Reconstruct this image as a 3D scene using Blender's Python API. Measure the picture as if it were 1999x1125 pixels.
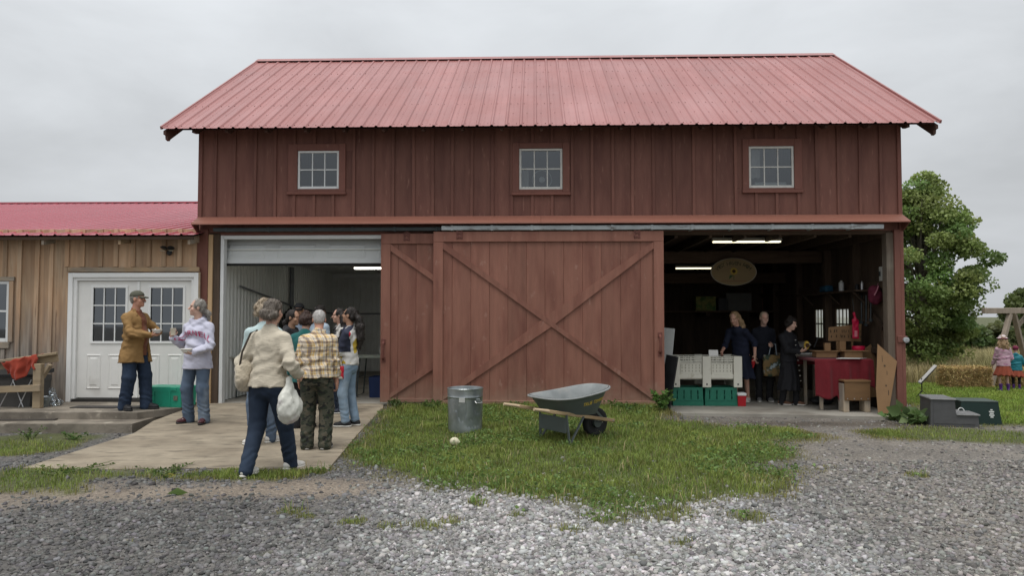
import bpy, bmesh, math, random
import numpy as np
from mathutils import Vector, Matrix
from mathutils.bvhtree import BVHTree
for o in list(bpy.data.objects):
    bpy.data.objects.remove(o)
R = math.radians
scene = bpy.context.scene
COL = scene.collection

# ------------------------------------------------------------------ camera
CAMZ, PITCH, FPX = 1.55, R(2.2), 1444.0
cam_d = bpy.data.cameras.new('camera')
cam = bpy.data.objects.new('camera', cam_d)
COL.objects.link(cam)
cam.location = (0, 0, CAMZ)
cam.rotation_euler = (R(90) + PITCH, 0, 0)
cam_d.sensor_width = 36.0
cam_d.lens = FPX / 1999.0 * 36.0
cam_d.clip_start = 0.05
cam_d.clip_end = 3000
scene.camera = cam

# ------------------------------------------------------------------ sky, sun, exposure
world = bpy.data.worlds.new('World')
scene.world = world
world.use_nodes = True
wn, wl = world.node_tree.nodes, world.node_tree.links
wn.clear()
SUN_EL, SUN_AZ = R(75), R(205)          # azimuth measured from +Y clockwise: behind the camera, to the left
w_out = wn.new('ShaderNodeOutputWorld')
w_bg = wn.new('ShaderNodeBackground')
w_sky = wn.new('ShaderNodeTexSky')
w_sky.sky_type = 'NISHITA'
w_sky.sun_disc = False
w_sky.sun_elevation = SUN_EL
w_sky.sun_rotation = SUN_AZ
w_sky.air_density = 2.0
w_sky.dust_density = 6.0
w_hsv = wn.new('ShaderNodeHueSaturation')
w_hsv.inputs['Saturation'].default_value = 0.25
wl.new(w_sky.outputs[0], w_hsv.inputs['Color'])
# even cloud deck: brighter overhead than at the horizon as under any overcast, mottled by soft clouds
w_tc = wn.new('ShaderNodeTexCoord')
w_sep = wn.new('ShaderNodeSeparateXYZ')
wl.new(w_tc.outputs['Generated'], w_sep.inputs[0])
w_el = wn.new('ShaderNodeMapRange')
w_el.inputs['From Min'].default_value = 0.0
w_el.inputs['From Max'].default_value = 1.0
w_el.inputs['To Min'].default_value = 5.0
w_el.inputs['To Max'].default_value = 8.6
wl.new(w_sep.outputs['Z'], w_el.inputs['Value'])
w_map = wn.new('ShaderNodeMapping')
w_map.inputs['Scale'].default_value = (1.1, 1.1, 3.4)
wl.new(w_tc.outputs['Generated'], w_map.inputs[0])
w_noise = wn.new('ShaderNodeTexNoise')
w_noise.inputs['Scale'].default_value = 2.1
w_noise.inputs['Detail'].default_value = 6.0
w_noise.inputs['Roughness'].default_value = 0.52
w_noise.inputs['Distortion'].default_value = 0.35
wl.new(w_map.outputs[0], w_noise.inputs['Vector'])
w_cl = wn.new('ShaderNodeMapRange')
w_cl.inputs['From Min'].default_value = 0.3
w_cl.inputs['From Max'].default_value = 0.7
w_cl.inputs['To Min'].default_value = 0.80
w_cl.inputs['To Max'].default_value = 1.12
wl.new(w_noise.outputs['Fac'], w_cl.inputs['Value'])
w_mul = wn.new('ShaderNodeMath'); w_mul.operation = 'MULTIPLY'
wl.new(w_el.outputs[0], w_mul.inputs[0]); wl.new(w_cl.outputs[0], w_mul.inputs[1])
w_tint = wn.new('ShaderNodeVectorMath'); w_tint.operation = 'SCALE'
w_tint.inputs[0].default_value = (0.945, 0.985, 1.03)
wl.new(w_mul.outputs[0], w_tint.inputs['Scale'])
w_mix = wn.new('ShaderNodeMixRGB')
w_mix.inputs['Fac'].default_value = 0.90
wl.new(w_hsv.outputs[0], w_mix.inputs['Color1'])
wl.new(w_tint.outputs[0], w_mix.inputs['Color2'])
wl.new(w_mix.outputs[0], w_bg.inputs['Color'])
w_bg.inputs['Strength'].default_value = 0.1
wl.new(w_bg.outputs[0], w_out.inputs['Surface'])

sun_d = bpy.data.lights.new('sun', 'SUN')
sun_d.energy = 1.7
sun_d.angle = R(35)
sun_d.color = (1.0, 0.975, 0.94)
sun = bpy.data.objects.new('sun', sun_d)
COL.objects.link(sun)
_sd = Vector((math.sin(SUN_AZ) * math.cos(SUN_EL), math.cos(SUN_AZ) * math.cos(SUN_EL), math.sin(SUN_EL)))
sun.rotation_euler = (-_sd).to_track_quat('-Z', 'Y').to_euler()
vs = scene.view_settings
vs.view_transform = 'Standard'
vs.look = 'None'
vs.exposure = 0.38
vs.gamma = 1.0
vs.use_curve_mapping = False
scene.render.engine = 'CYCLES'
scene.cycles.use_denoising = True
scene.cycles.max_bounces = 6
scene.cycles.diffuse_bounces = 3
scene.cycles.glossy_bounces = 3
scene.cycles.transparent_max_bounces = 8
scene.cycles.sample_clamp_indirect = 6.0

# ------------------------------------------------------------------ photo geometry helpers (where a line of sight meets a real plane)
def ray(px, py):
    x = (px - 999.5) / FPX
    y = -(py - 562.5) / FPX
    return Vector((x, math.cos(PITCH) - math.sin(PITCH) * y, math.sin(PITCH) + math.cos(PITCH) * y))
CAM = Vector((0, 0, CAMZ))
def at(px, py, Y):
    d = ray(px, py)
    return CAM + d * (Y / d.y)
def atz(px, py, z):
    d = ray(px, py)
    return CAM + d * ((z - CAMZ) / d.z)
def sstep(a, b, x):
    t = np.clip((np.asarray(x, float) - a) / (b - a), 0, 1)
    return t * t * (3 - 2 * t)
def gz(x, y):
    """height of the yard"""
    x = np.asarray(x, float); y = np.asarray(y, float)
    z = 0.12 * sstep(7.0, 12.0, y)
    z = z - 0.17 * sstep(-3.9, -5.0, x) * sstep(7.2, 9.6, y) * sstep(14.0, 11.5, y)
    z = z + 0.012 * np.sin(x * 1.3 + 0.5) * np.sin(y * 0.9) * sstep(11.0, 8.0, y)
    return z
def gnd(px, py):
    d = ray(px, py); z = 0.0
    for _ in range(12):
        p = CAM + d * ((z - CAMZ) / d.z)
        z = float(gz(p.x, p.y))
    return Vector((p.x, p.y, z))

# barn frame: u along the front wall, v into the building, w up
BL = at(385, 618, 12.17); BR = at(1763, 618, 11.82)
BANG = math.atan2(BR.y - BL.y, BR.x - BL.x)
BO = Vector((BL.x, BL.y, 0))
BW = math.hypot(BR.x - BL.x, BR.y - BL.y)
cb, sb_ = math.cos(BANG), math.sin(BANG)
def bl(px, py, v=0.0):
    d = ray(px, py)
    n = Vector((-sb_, cb, 0))
    t = (v + n.dot(BO - CAM)) / n.dot(d)
    p = CAM + d * t - BO
    return (p.x * cb + p.y * sb_, p.z)
def bu(px, py=618, v=0.0): return bl(px, py, v)[0]
def bw(px, py, v=0.0): return bl(px, py, v)[1]
def b2w(u, v, w=0.0):
    return Vector((BO.x + u * cb - v * sb_, BO.y + u * sb_ + v * cb, w))
def bgnd(px, py, w):
    """(u, v) where the line of sight meets height w"""
    p = atz(px, py, w) - BO
    return (p.x * cb + p.y * sb_, -p.x * sb_ + p.y * cb)

# ------------------------------------------------------------------ materials
MATS = {}
def _new(name):
    m = bpy.data.materials.new(name); m.use_nodes = True
    nt = m.node_tree; b = nt.nodes['Principled BSDF']
    return m, nt, nt.nodes, nt.links, b
def mat(name, col, rough=0.7, var=0.12, scale=6.0, bump=0.0, bscale=None, metal=0.0, stretch=(1, 1, 1), rnd=0.0,
        col2=None, c2lo=0.45, c2hi=0.65, c2scale=2.0, c2stretch=(1, 1, 1), spec=0.35, detail=3.0, sheen=0.0, emit=None, distort=0.0,
        rvar=0.0, c3=None, c3lo=0.6, c3hi=0.7, c3scale=12.0, c3stretch=(1, 1, 1)):
    """noise-mottled surface; col2 / c3 are second and third real colours (wear, stain, grain) mixed in by their own noise"""
    if name in MATS: return MATS[name]
    m, nt, N, L, b = _new(name)
    tc = N.new('ShaderNodeTexCoord')
    vec = tc.outputs['Object']
    oi = N.new('ShaderNodeObjectInfo')
    if rnd:
        ad = N.new('ShaderNodeVectorMath'); ad.operation = 'MULTIPLY_ADD'
        cmb = N.new('ShaderNodeCombineXYZ')
        for i in range(3): L.new(oi.outputs['Random'], cmb.inputs[i])
        ad.inputs[1].default_value = (37.0, 19.0, 53.0)
        L.new(cmb.outputs[0], ad.inputs[0]); L.new(vec, ad.inputs[2])
        vec = ad.outputs[0]
    def noise(sc, st, det=detail, dis=distort):
        mp = N.new('ShaderNodeMapping'); mp.inputs['Scale'].default_value = st
        L.new(vec, mp.inputs[0])
        n = N.new('ShaderNodeTexNoise')
        n.inputs['Scale'].default_value = sc; n.inputs['Detail'].default_value = det
        n.inputs['Roughness'].default_value = 0.6; n.inputs['Distortion'].default_value = dis
        L.new(mp.outputs[0], n.inputs['Vector'])
        return n.outputs['Fac']
    def rng(src, a, b_, c, d):
        r = N.new('ShaderNodeMapRange')
        for k, v_ in zip(('From Min', 'From Max', 'To Min', 'To Max'), (a, b_, c, d)): r.inputs[k].default_value = v_
        L.new(src, r.inputs['Value']); return r.outputs[0]
    n1 = noise(scale, stretch)
    base = N.new('ShaderNodeRGB'); base.outputs[0].default_value = (*col, 1)
    cur = base.outputs[0]
    def mixin(cur, c, lo, hi, sc, st):
        f = rng(noise(sc, st), lo, hi, 0, 1)
        mx = N.new('ShaderNodeMixRGB'); mx.inputs['Color2'].default_value = (*c, 1)
        L.new(f, mx.inputs['Fac']); L.new(cur, mx.inputs['Color1'])
        return mx.outputs[0]
    if col2: cur = mixin(cur, col2, c2lo, c2hi, c2scale, c2stretch)
    if c3: cur = mixin(cur, c3, c3lo, c3hi, c3scale, c3stretch)
    val = rng(n1, 0.25, 0.75, 1 - var, 1 + var)
    if rnd:
        rr = rng(oi.outputs['Random'], 0, 1, 1 - rnd, 1 + rnd)
        mm = N.new('ShaderNodeMath'); mm.operation = 'MULTIPLY'
        L.new(val, mm.inputs[0]); L.new(rr, mm.inputs[1]); val = mm.outputs[0]
    sc_ = N.new('ShaderNodeVectorMath'); sc_.operation = 'SCALE'
    L.new(cur, sc_.inputs[0]); L.new(val, sc_.inputs['Scale'])
    L.new(sc_.outputs[0], b.inputs['Base Color'])
    b.inputs['Roughness'].default_value = rough
    if rvar:
        L.new(rng(noise(scale * 0.7, stretch), 0.3, 0.7, max(0.02, rough - rvar), min(1, rough + rvar)), b.inputs['Roughness'])
    b.inputs['Metallic'].default_value = metal
    b.inputs['Specular IOR Level'].default_value = spec
    if sheen: b.inputs['Sheen Weight'].default_value = sheen
    if emit:
        b.inputs['Emission Color'].default_value = (*emit[:3], 1); b.inputs['Emission Strength'].default_value = emit[3]
    if bump:
        bp = N.new('ShaderNodeBump'); bp.inputs['Strength'].default_value = bump; bp.inputs['Distance'].default_value = 0.02
        L.new(noise(bscale or scale * 4, stretch), bp.inputs['Height']); L.new(bp.outputs[0], b.inputs['Normal'])
    MATS[name] = m
    return m
def vcol_mat(name, rough=0.8, spec=0.3, trans=0.0, attr='tone'):
    """colour comes from a per-piece attribute (each stone, leaf or blade has its own tint)"""
    m, nt, N, L, b = _new(name)
    a = N.new('ShaderNodeAttribute'); a.attribute_name = attr
    L.new(a.outputs['Color'], b.inputs['Base Color'])
    b.inputs['Roughness'].default_value = rough; b.inputs['Specular IOR Level'].default_value = spec
    if trans:
        t = N.new('ShaderNodeBsdfTranslucent'); L.new(a.outputs['Color'], t.inputs['Color'])
        mx = N.new('ShaderNodeMixShader'); mx.inputs[0].default_value = trans
        L.new(b.outputs[0], mx.inputs[1]); L.new(t.outputs[0], mx.inputs[2])
        L.new(mx.outputs[0], N['Material Output'].inputs['Surface'])
    MATS[name] = m
    return m
def glass_mat(name, tint=(0.55, 0.6, 0.6), refl=0.22):
    m, nt, N, L, b = _new(name)
    N.remove(b)
    t = N.new('ShaderNodeBsdfTransparent'); t.inputs[0].default_value = (*tint, 1)
    g = N.new('ShaderNodeBsdfGlossy'); g.inputs['Roughness'].default_value = 0.03
    g.inputs[0].default_value = (0.9, 0.95, 1, 1)
    lw = N.new('ShaderNodeFresnel'); lw.inputs['IOR'].default_value = 1.5
    ad = N.new('ShaderNodeMath'); ad.operation = 'ADD'; ad.inputs[1].default_value = refl; ad.use_clamp = True
    L.new(lw.outputs[0], ad.inputs[0])
    mx = N.new('ShaderNodeMixShader')
    L.new(ad.outputs[0], mx.inputs[0]); L.new(t.outputs[0], mx.inputs[1]); L.new(g.outputs[0], mx.inputs[2])
    L.new(mx.outputs[0], N['Material Output'].inputs['Surface'])
    MATS[name] = m
    return m

# ------------------------------------------------------------------ mesh helpers
def link(name, me, m=None, parent=None, smooth=False):
    o = bpy.data.objects.new(name, me); COL.objects.link(o)
    if m is not None and not me.materials:
        for k in (m if isinstance(m, (list, tuple)) else [m]): me.materials.append(k)
    if parent: o.parent = parent
    if smooth: me.polygons.foreach_set('use_smooth', np.ones(len(me.polygons), bool))
    return o
def tag(o, label, cat=None, group=None, kind=None):
    if label: o['label'] = label
    if cat: o['category'] = cat
    if group: o['group'] = group
    if kind: o['kind'] = kind
    return o
def empty(name, loc=(0, 0, 0), rz=0.0):
    o = bpy.data.objects.new(name, None); COL.objects.link(o)
    o.location = loc; o.rotation_euler = (0, 0, rz); o.empty_display_size = 0.2
    return o
class MB:
    def __init__(s): s.v = []; s.f = []; s.mi = []; s.cur = 0
    def add(s, vs, fs):
        n = len(s.v); s.v += [tuple(p) for p in vs]
        for f in fs: s.f.append(tuple(i + n for i in f)); s.mi.append(s.cur)
        return s
    def hexa(s, p):     # 8 points: bottom 4 (ccw), top 4
        return s.add(p, [(3, 2, 1, 0), (4, 5, 6, 7), (0, 1, 5, 4), (1, 2, 6, 5), (2, 3, 7, 6), (3, 0, 4, 7)])
    def box(s, x0, x1, y0, y1, z0, z1, c=0.0):
        if x1 < x0: x0, x1 = x1, x0
        if y1 < y0: y0, y1 = y1, y0
        if z1 < z0: z0, z1 = z1, z0
        c = min(c, 0.45 * min(x1 - x0, y1 - y0, z1 - z0))
        if c <= 0:
            return s.hexa([(x0, y0, z0), (x1, y0, z0), (x1, y1, z0), (x0, y1, z0), (x0, y0, z1), (x1, y0, z1), (x1, y1, z1), (x0, y1, z1)])
        bm = bmesh.new()
        vs = [bm.verts.new(p) for p in [(x0, y0, z0), (x1, y0, z0), (x1, y1, z0), (x0, y1, z0), (x0, y0, z1), (x1, y0, z1), (x1, y1, z1), (x0, y1, z1)]]
        for f in [(3, 2, 1, 0), (4, 5, 6, 7), (0, 1, 5, 4), (1, 2, 6, 5), (2, 3, 7, 6), (3, 0, 4, 7)]: bm.faces.new([vs[i] for i in f])
        bmesh.ops.bevel(bm, geom=list(bm.edges), offset=c, segments=1, affect='EDGES')
        bm.verts.index_update()
        s.add([v.co for v in bm.verts], [[v.index for v in f.verts] for f in bm.faces])
        bm.free(); return s
    def bar(s, a, b, wd, th, up=(0, 0, 1), c=0.0):
        """rectangular bar from a to b: wd across, th along up"""
        a = Vector(a); b = Vector(b); d = (b - a); L = d.length; d.normalize()
        up = Vector(up); sx = d.cross(up)
        if sx.length < 1e-5: sx = d.cross(Vector((1, 0, 0)))
        sx.normalize(); uz = sx.cross(d).normalized()
        t = MB().box(0, L, -wd / 2, wd / 2, -th / 2, th / 2, c)
        return s.add([a + d * p[0] + sx * (-p[1]) + uz * p[2] for p in t.v], t.f)
    def tube(s, pts, r, n=8, cap=True):
        pts = [Vector(p) for p in pts]; rs = r if isinstance(r, (list, tuple)) else [r] * len(pts)
        vs, fs = [], []
        pu = None
        for i, p in enumerate(pts):
            d = (pts[min(i + 1, len(pts) - 1)] - pts[max(i - 1, 0)]).normalized()
            if pu is None:
                pu = d.cross(Vector((0, 0, 1)))
                if pu.length < 1e-3: pu = d.cross(Vector((1, 0, 0)))
            pu = (pu - d * pu.dot(d)).normalized(); pv = d.cross(pu)
            for k in range(n):
                a = 2 * math.pi * k / n
                vs.append(p + (pu * math.cos(a) + pv * math.sin(a)) * rs[i])
        for i in range(len(pts) - 1):
            for k in range(n):
                fs.append((i * n + k, i * n + (k + 1) % n, (i + 1) * n + (k + 1) % n, (i + 1) * n + k))
        if cap: fs.append(tuple(range(n - 1, -1, -1))); fs.append(tuple(range((len(pts) - 1) * n, len(pts) * n)))
        return s.add(vs, fs)
    def lathe(s, prof, n=24, c=(0, 0, 0), sx=1.0, sy=1.0, capb=True, capt=False):
        vs = [(c[0] + r * sx * math.cos(2 * math.pi * k / n), c[1] + r * sy * math.sin(2 * math.pi * k / n), c[2] + z) for r, z in prof for k in range(n)]
        fs = [(i * n + k, i * n + (k + 1) % n, (i + 1) * n + (k + 1) % n, (i + 1) * n + k) for i in range(len(prof) - 1) for k in range(n)]
        if capb: fs.append(tuple(range(n - 1, -1, -1)))
        if capt: fs.append(tuple(range((len(prof) - 1) * n, len(prof) * n)))
        return s.add(vs, fs)
    def prism(s, poly, a, b, fn=None):
        """poly: 2-D points; fn(p, t) -> 3-D, t = a and b"""
        n = len(poly)
        fn = fn or (lambda p, t: (p[0], t, p[1]))
        vs = [fn(p, a) for p in poly] + [fn(p, b) for p in poly]
        fs = [tuple(range(n)), tuple(range(2 * n - 1, n - 1, -1))] + [((i + 1) % n, i, n + i, n + (i + 1) % n) for i in range(n)]
        return s.add(vs, fs)
    def mesh(s, name='m', fix=True):
        me = bpy.data.meshes.new(name); me.from_pydata(s.v, [], s.f)
        if max(s.mi or [0]) > 0: me.polygons.foreach_set('material_index', s.mi)
        if fix:
            bm = bmesh.new(); bm.from_mesh(me); bmesh.ops.recalc_face_normals(bm, faces=bm.faces); bm.to_mesh(me); bm.free()
        me.update(); return me
    def build(s, name, m, parent=None, smooth=False, fix=True):
        return link(name, s.mesh(name, fix), m, parent, smooth)
def box(name, m, parent, x0, x1, y0, y1, z0, z1, c=0.004):
    return MB().box(x0, x1, y0, y1, z0, z1, c).build(name, m, parent)
def autosmooth(o, ang=40):
    me = o.data
    me.polygons.foreach_set('use_smooth', np.ones(len(me.polygons), bool))
    bm = bmesh.new(); bm.from_mesh(me)
    for e in bm.edges:
        if len(e.link_faces) == 2 and e.calc_face_angle(0) > R(ang): e.smooth = False
    bm.to_mesh(me); bm.free()
    return o
def bulk(name, V, F, m, tone=None, parent=None, smooth=False):
    """one big mesh from arrays; tone: per-vertex RGB"""
    V = np.asarray(V, np.float32); F = np.asarray(F, np.int32)
    me = bpy.data.meshes.new(name)
    k = F.shape[1]
    me.vertices.add(len(V)); me.vertices.foreach_set('co', V.ravel())
    me.loops.add(F.size); me.loops.foreach_set('vertex_index', F.ravel())
    me.polygons.add(len(F)); me.polygons.foreach_set('loop_start', np.arange(0, F.size, k, dtype=np.int32))
    try: me.polygons.foreach_set('loop_total', np.full(len(F), k, np.int32))
    except Exception: pass
    if tone is not None:
        a = me.attributes.new('tone', 'FLOAT_COLOR', 'POINT')
        a.data.foreach_set('color', np.concatenate([np.asarray(tone, np.float32), np.ones((len(V), 1), np.float32)], 1).ravel())
    me.update(calc_edges=True); me.validate()
    return link(name, me, m, parent, smooth)
def text_mesh(txt, size, extrude=0.0, align='CENTER', spacing=1.0):
    cu = bpy.data.curves.new('lettering', 'FONT'); cu.body = txt; cu.size = size; cu.extrude = extrude
    cu.align_x = align; cu.align_y = 'CENTER'; cu.space_character = spacing; cu.resolution_u = 3
    ob = bpy.data.objects.new('lettering', cu); COL.objects.link(ob)
    dg = bpy.context.evaluated_depsgraph_get(); dg.update()
    me = bpy.data.meshes.new_from_object(ob.evaluated_get(dg))
    bpy.data.objects.remove(ob); bpy.data.curves.remove(cu)
    return me
def copy_tree(o, parent=None):
    c = o.copy(); COL.objects.link(c)
    if parent: c.parent = parent
    for ch in [k for k in bpy.data.objects if k.parent == o]: copy_tree(ch, c)
    return c
def vnoise(p, seed=0.0):
    """cheap smooth vector-free noise in about -1..1 on an (..., 3) array"""
    x, y, z = p[..., 0], p[..., 1], p[..., 2]
    s = seed
    return (np.sin(x * 1.0 + 1.7 * np.sin(y * 0.9 + s) + s * 1.3) * np.cos(z * 1.1 + 1.3 * np.sin(x * 0.7 + s * 2.1))
            + 0.5 * np.sin(y * 2.1 + 1.9 * np.sin(z * 1.6 - s) + s) * np.cos(x * 1.9 + 1.1 * np.sin(y * 1.7 + s))
            + 0.3 * np.sin(z * 3.7 + 2.0 * np.sin(x * 2.9 + s)) * np.cos(y * 3.3 - s * 0.7)) / 1.5

# ------------------------------------------------------------------ implicit surfaces (bodies, clothes, soft things)
def rotm(ax, deg):
    a = R(deg); c, s = math.cos(a), math.sin(a)
    return np.array({'x': [[1, 0, 0], [0, c, -s], [0, s, c]], 'y': [[c, 0, s], [0, 1, 0], [-s, 0, c]], 'z': [[c, -s, 0], [s, c, 0], [0, 0, 1]]}[ax])
class Sdf:
    def __init__(s, k=0.02): s.p = []; s.k = k
    def cone(s, a, b, ra, rb, k=None, sq=None, op='u', flat=False):
        s.p.append(('cone', np.array(a, float), np.array(b, float), ra, rb, s.k if k is None else k, op, sq, flat)); return s
    def ell(s, c, r, k=None, rot=None, op='u'):
        s.p.append(('ell', np.array(c, float), np.array(r, float) * np.ones(3), rot, None, s.k if k is None else k, op, None, None)); return s
    def box(s, c, h, rd=0.01, k=None, rot=None, op='u'):
        s.p.append(('box', np.array(c, float), np.array(h, float), rd, rot, s.k if k is None else k, op, None, None)); return s
    def chain(s, pts, rs, **kw):
        for i in range(len(pts) - 1): s.cone(pts[i], pts[i + 1], rs[i], rs[i + 1], **kw)
        return s
    def cut(s, n, d):      # keep n.p < d
        s.p.append(('plane', np.array(n, float), d, None, None, 0, 'i', None, None)); return s
    def xf(s, Rm, T, start=0):
        """rotate/translate the primitives from index start on"""
        for i in range(start, len(s.p)):
            q = list(s.p[i])
            if q[0] == 'cone': q[1] = Rm @ q[1] + T; q[2] = Rm @ q[2] + T
            elif q[0] in ('ell', 'box'):
                j = 3 if q[0] == 'ell' else 4
                q[1] = Rm @ q[1] + T; q[j] = Rm if q[j] is None else Rm @ q[j]
            s.p[i] = tuple(q)
        return s
    def mesh(s, res, wrinkle=None):
        lo, hi = np.full(3, 1e9), np.full(3, -1e9)
        bbs = []
        for q in s.p:
            if q[0] == 'cone':
                r = max(q[3], q[4]) * (max(q[7]) if q[7] else 1.0); l = np.minimum(q[1], q[2]) - r; h = np.maximum(q[1], q[2]) + r
            elif q[0] == 'ell': r = q[2].max() if q[3] is not None else q[2]; l = q[1] - r; h = q[1] + r
            elif q[0] == 'box': r = np.linalg.norm(q[2]) if q[4] is not None else q[2]; l = q[1] - r; h = q[1] + r
            else: bbs.append(None); continue
            bbs.append((l, h))
            if q[6] == 'u': lo = np.minimum(lo, l); hi = np.maximum(hi, h)
        lo = lo - 3 * res; hi = hi + 3 * res
        n = np.ceil((hi - lo) / res).astype(int) + 1
        ax = [lo[i] + res * np.arange(n[i]) for i in range(3)]
        D = np.full(n, 1.0, np.float32)
        for q, bb in zip(s.p, bbs):
            k = q[5]; op = q[6]
            if bb is None:
                P = ax[0][:, None, None] * q[1][0] + ax[1][None, :, None] * q[1][1] + ax[2][None, None, :] * q[1][2]
                D = np.maximum(D, (P - q[2]).astype(np.float32)); continue
            mg = k * 1.5 + 3.2 * res
            i0 = np.maximum(0, np.floor((bb[0] - mg - lo) / res).astype(int)); i1 = np.minimum(n, np.ceil((bb[1] + mg - lo) / res).astype(int) + 1)
            if (i1 <= i0).any(): continue
            sl = tuple(slice(a, b) for a, b in zip(i0, i1))
            P = np.stack(np.meshgrid(ax[0][sl[0]], ax[1][sl[1]], ax[2][sl[2]], indexing='ij'), -1)
            if q[0] == 'cone':
                a, b_ = q[1], q[2]; ba = b_ - a; L2 = max(1e-9, ba @ ba)
                t = ((P - a) @ ba) / L2; tc = np.clip(t, 0, 1)
                w = P - a - tc[..., None] * ba; mn = 1.0
                if q[7] is not None: w = w / np.array(q[7]); mn = min(q[7])
                d = (np.linalg.norm(w, axis=-1) - (q[3] + (q[4] - q[3]) * tc)) * mn
                if q[8]:
                    L = math.sqrt(L2); d = np.maximum(d, np.maximum(-t * L, (t - 1) * L))
            elif q[0] == 'ell':
                w = P - q[1]
                if q[3] is not None: w = w @ q[3]
                k0 = np.linalg.norm(w / q[2], axis=-1); k1 = np.linalg.norm(w / q[2] ** 2, axis=-1)
                d = k0 * (k0 - 1) / np.maximum(k1, 1e-6)
            else:
                w = P - q[1]
                if q[4] is not None: w = w @ q[4]
                e = np.abs(w) - (q[2] - q[3])
                d = np.linalg.norm(np.maximum(e, 0), axis=-1) + np.minimum(e.max(-1), 0) - q[3]
            d = d.astype(np.float32); o = D[sl]
            if op == 'u':
                if k > 0: h = np.clip(0.5 + 0.5 * (o - d) / k, 0, 1); D[sl] = o + (d - o) * h - k * h * (1 - h)
                else: D[sl] = np.minimum(o, d)
            elif op == 's':
                if k > 0: h = np.clip(0.5 - 0.5 * (o + d) / k, 0, 1); D[sl] = o + (-d - o) * h + k * h * (1 - h)
                else: D[sl] = np.maximum(o, -d)
        if wrinkle is not None:
            near = np.abs(D) < 0.06
            idx = np.argwhere(near)
            P = lo + idx * res
            D[near] += wrinkle(P).astype(np.float32)
        return surface_nets(D, lo, res)
def surface_nets(D, lo, res):
    S = D < 0
    n = np.array(D.shape)
    c = np.zeros(n - 1, np.int8)
    corners = [(i, j, k) for i in (0, 1) for j in (0, 1) for k in (0, 1)]
    def sub(A, o): return A[o[0]:n[0] - 1 + o[0], o[1]:n[1] - 1 + o[1], o[2]:n[2] - 1 + o[2]]
    for o in corners: c += sub(S, o).astype(np.int8)
    act = (c > 0) & (c < 8)
    idx = np.argwhere(act)
    vid = np.full(n - 1, -1, np.int32); vid[act] = np.arange(len(idx))
    acc = np.zeros((len(idx), 3)); cnt = np.zeros(len(idx))
    for a in corners:
        for x in range(3):
            if a[x]: continue
            b = list(a); b[x] = 1
            da = D[tuple((idx + a).T)]; db = D[tuple((idx + b).T)]
            m = (da < 0) != (db < 0)
            t = np.zeros(len(idx)); t[m] = da[m] / (da[m] - db[m])
            p = np.tile(np.array(a, float), (len(idx), 1)); p[:, x] += t
            acc[m] += p[m]; cnt[m] += 1
    V = lo + (idx + acc / np.maximum(cnt, 1)[:, None]) * res
    F = []
    for x in range(3):
        y, z = (x + 1) % 3, (x + 2) % 3
        sl0 = [slice(None)] * 3; sl1 = [slice(None)] * 3
        sl0[x] = slice(0, n[x] - 1); sl1[x] = slice(1, n[x])
        ch = S[tuple(sl0)] != S[tuple(sl1)]
        e = np.argwhere(ch)
        ok = (e[:, y] > 0) & (e[:, z] > 0) & (e[:, y] < n[y] - 1) & (e[:, z] < n[z] - 1)
        e = e[ok]
        if not len(e): continue
        q = []
        for dy, dz in ((0, 0), (-1, 0), (-1, -1), (0, -1)):
            g = e.copy(); g[:, y] += dy; g[:, z] += dz
            q.append(vid[tuple(g.T)])
        q = np.stack(q, 1)
        flip = ~S[tuple(e.T)]
        q[flip] = q[flip][:, ::-1]
        F.append(q)
    F = np.concatenate(F) if F else np.zeros((0, 4), np.int32)
    return V, F
def sdf_obj(name, sdf, res, m, parent=None, wrinkle=None, tone=None):
    V, F = sdf.mesh(res, wrinkle)
    return bulk(name, V, F, m, tone=None if tone is None else tone(V), parent=parent, smooth=True)
# ================================================================== the yard
rng = np.random.default_rng(7)
random.seed(7)
def gz(x, y):
    x = np.asarray(x, float); y = np.asarray(y, float)
    t_ = sstep(9.8, 11.2, y); z = 0.10 * sstep(7.0, 11.8, y) * (1 - 1.45 * np.clip((x - (2.9 - .62 * t_)) / (1.5 - 1.0 * t_), 0, 1))
    z = z - 0.16 * sstep(-3.9, -5.0, x) * sstep(7.6, 9.6, y) * sstep(14.0, 11.5, y)
    return z + 0.012 * np.sin(x * 1.3 + 0.5) * np.sin(y * 0.9) * sstep(11.0, 8.0, y)
def ramp_z(y): return 0.018 + (np.clip(y, 7.3, 12.3) - 7.5) / 4.6 * 0.108
def on_ramp(px, py):
    d = ray(px, py); z = 0.05
    for _ in range(12):
        p = CAM + d * ((z - CAMZ) / d.z); z = float(ramp_z(p.y))
    return Vector((p.x, p.y, z))
def inpoly(P, poly):
    x, y = P[:, 0], P[:, 1]; r = np.zeros(len(P), bool); n = len(poly); j = n - 1
    for i in range(n):
        xi, yi = poly[i][0], poly[i][1]; xj, yj = poly[j][0], poly[j][1]
        c = ((yi > y) != (yj > y)) & (x < (xj - xi) * (y - yi) / (yj - yi + 1e-12) + xi)
        r ^= c; j = i
    return r
def pdist(P, poly):
    """distance to the polygon's edge"""
    best = np.full(len(P), 1e9)
    for i in range(len(poly)):
        a = np.array(poly[i][:2]); b = np.array(poly[(i + 1) % len(poly)][:2]); ba = b - a
        t = np.clip(((P - a) @ ba) / (ba @ ba + 1e-12), 0, 1)
        best = np.minimum(best, np.linalg.norm(P - a - t[:, None] * ba, axis=1))
    return best
gp = lambda L_: [tuple(gnd(a, b)[:2]) for a, b in L_]
LAWN = gp([(648, 893), (700, 838), (752, 796), (850, 788), (1000, 788), (1200, 790), (1310, 797), (1325, 818), (1420, 832), (1560, 838), (1640, 858), (1545, 872),
           (1600, 895), (1520, 915), (1625, 912), (1540, 940), (1560, 965), (1430, 985), (1330, 1002), (1230, 1040), (1150, 1015), (1060, 985), (960, 975), (830, 958), (720, 935)])
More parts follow.
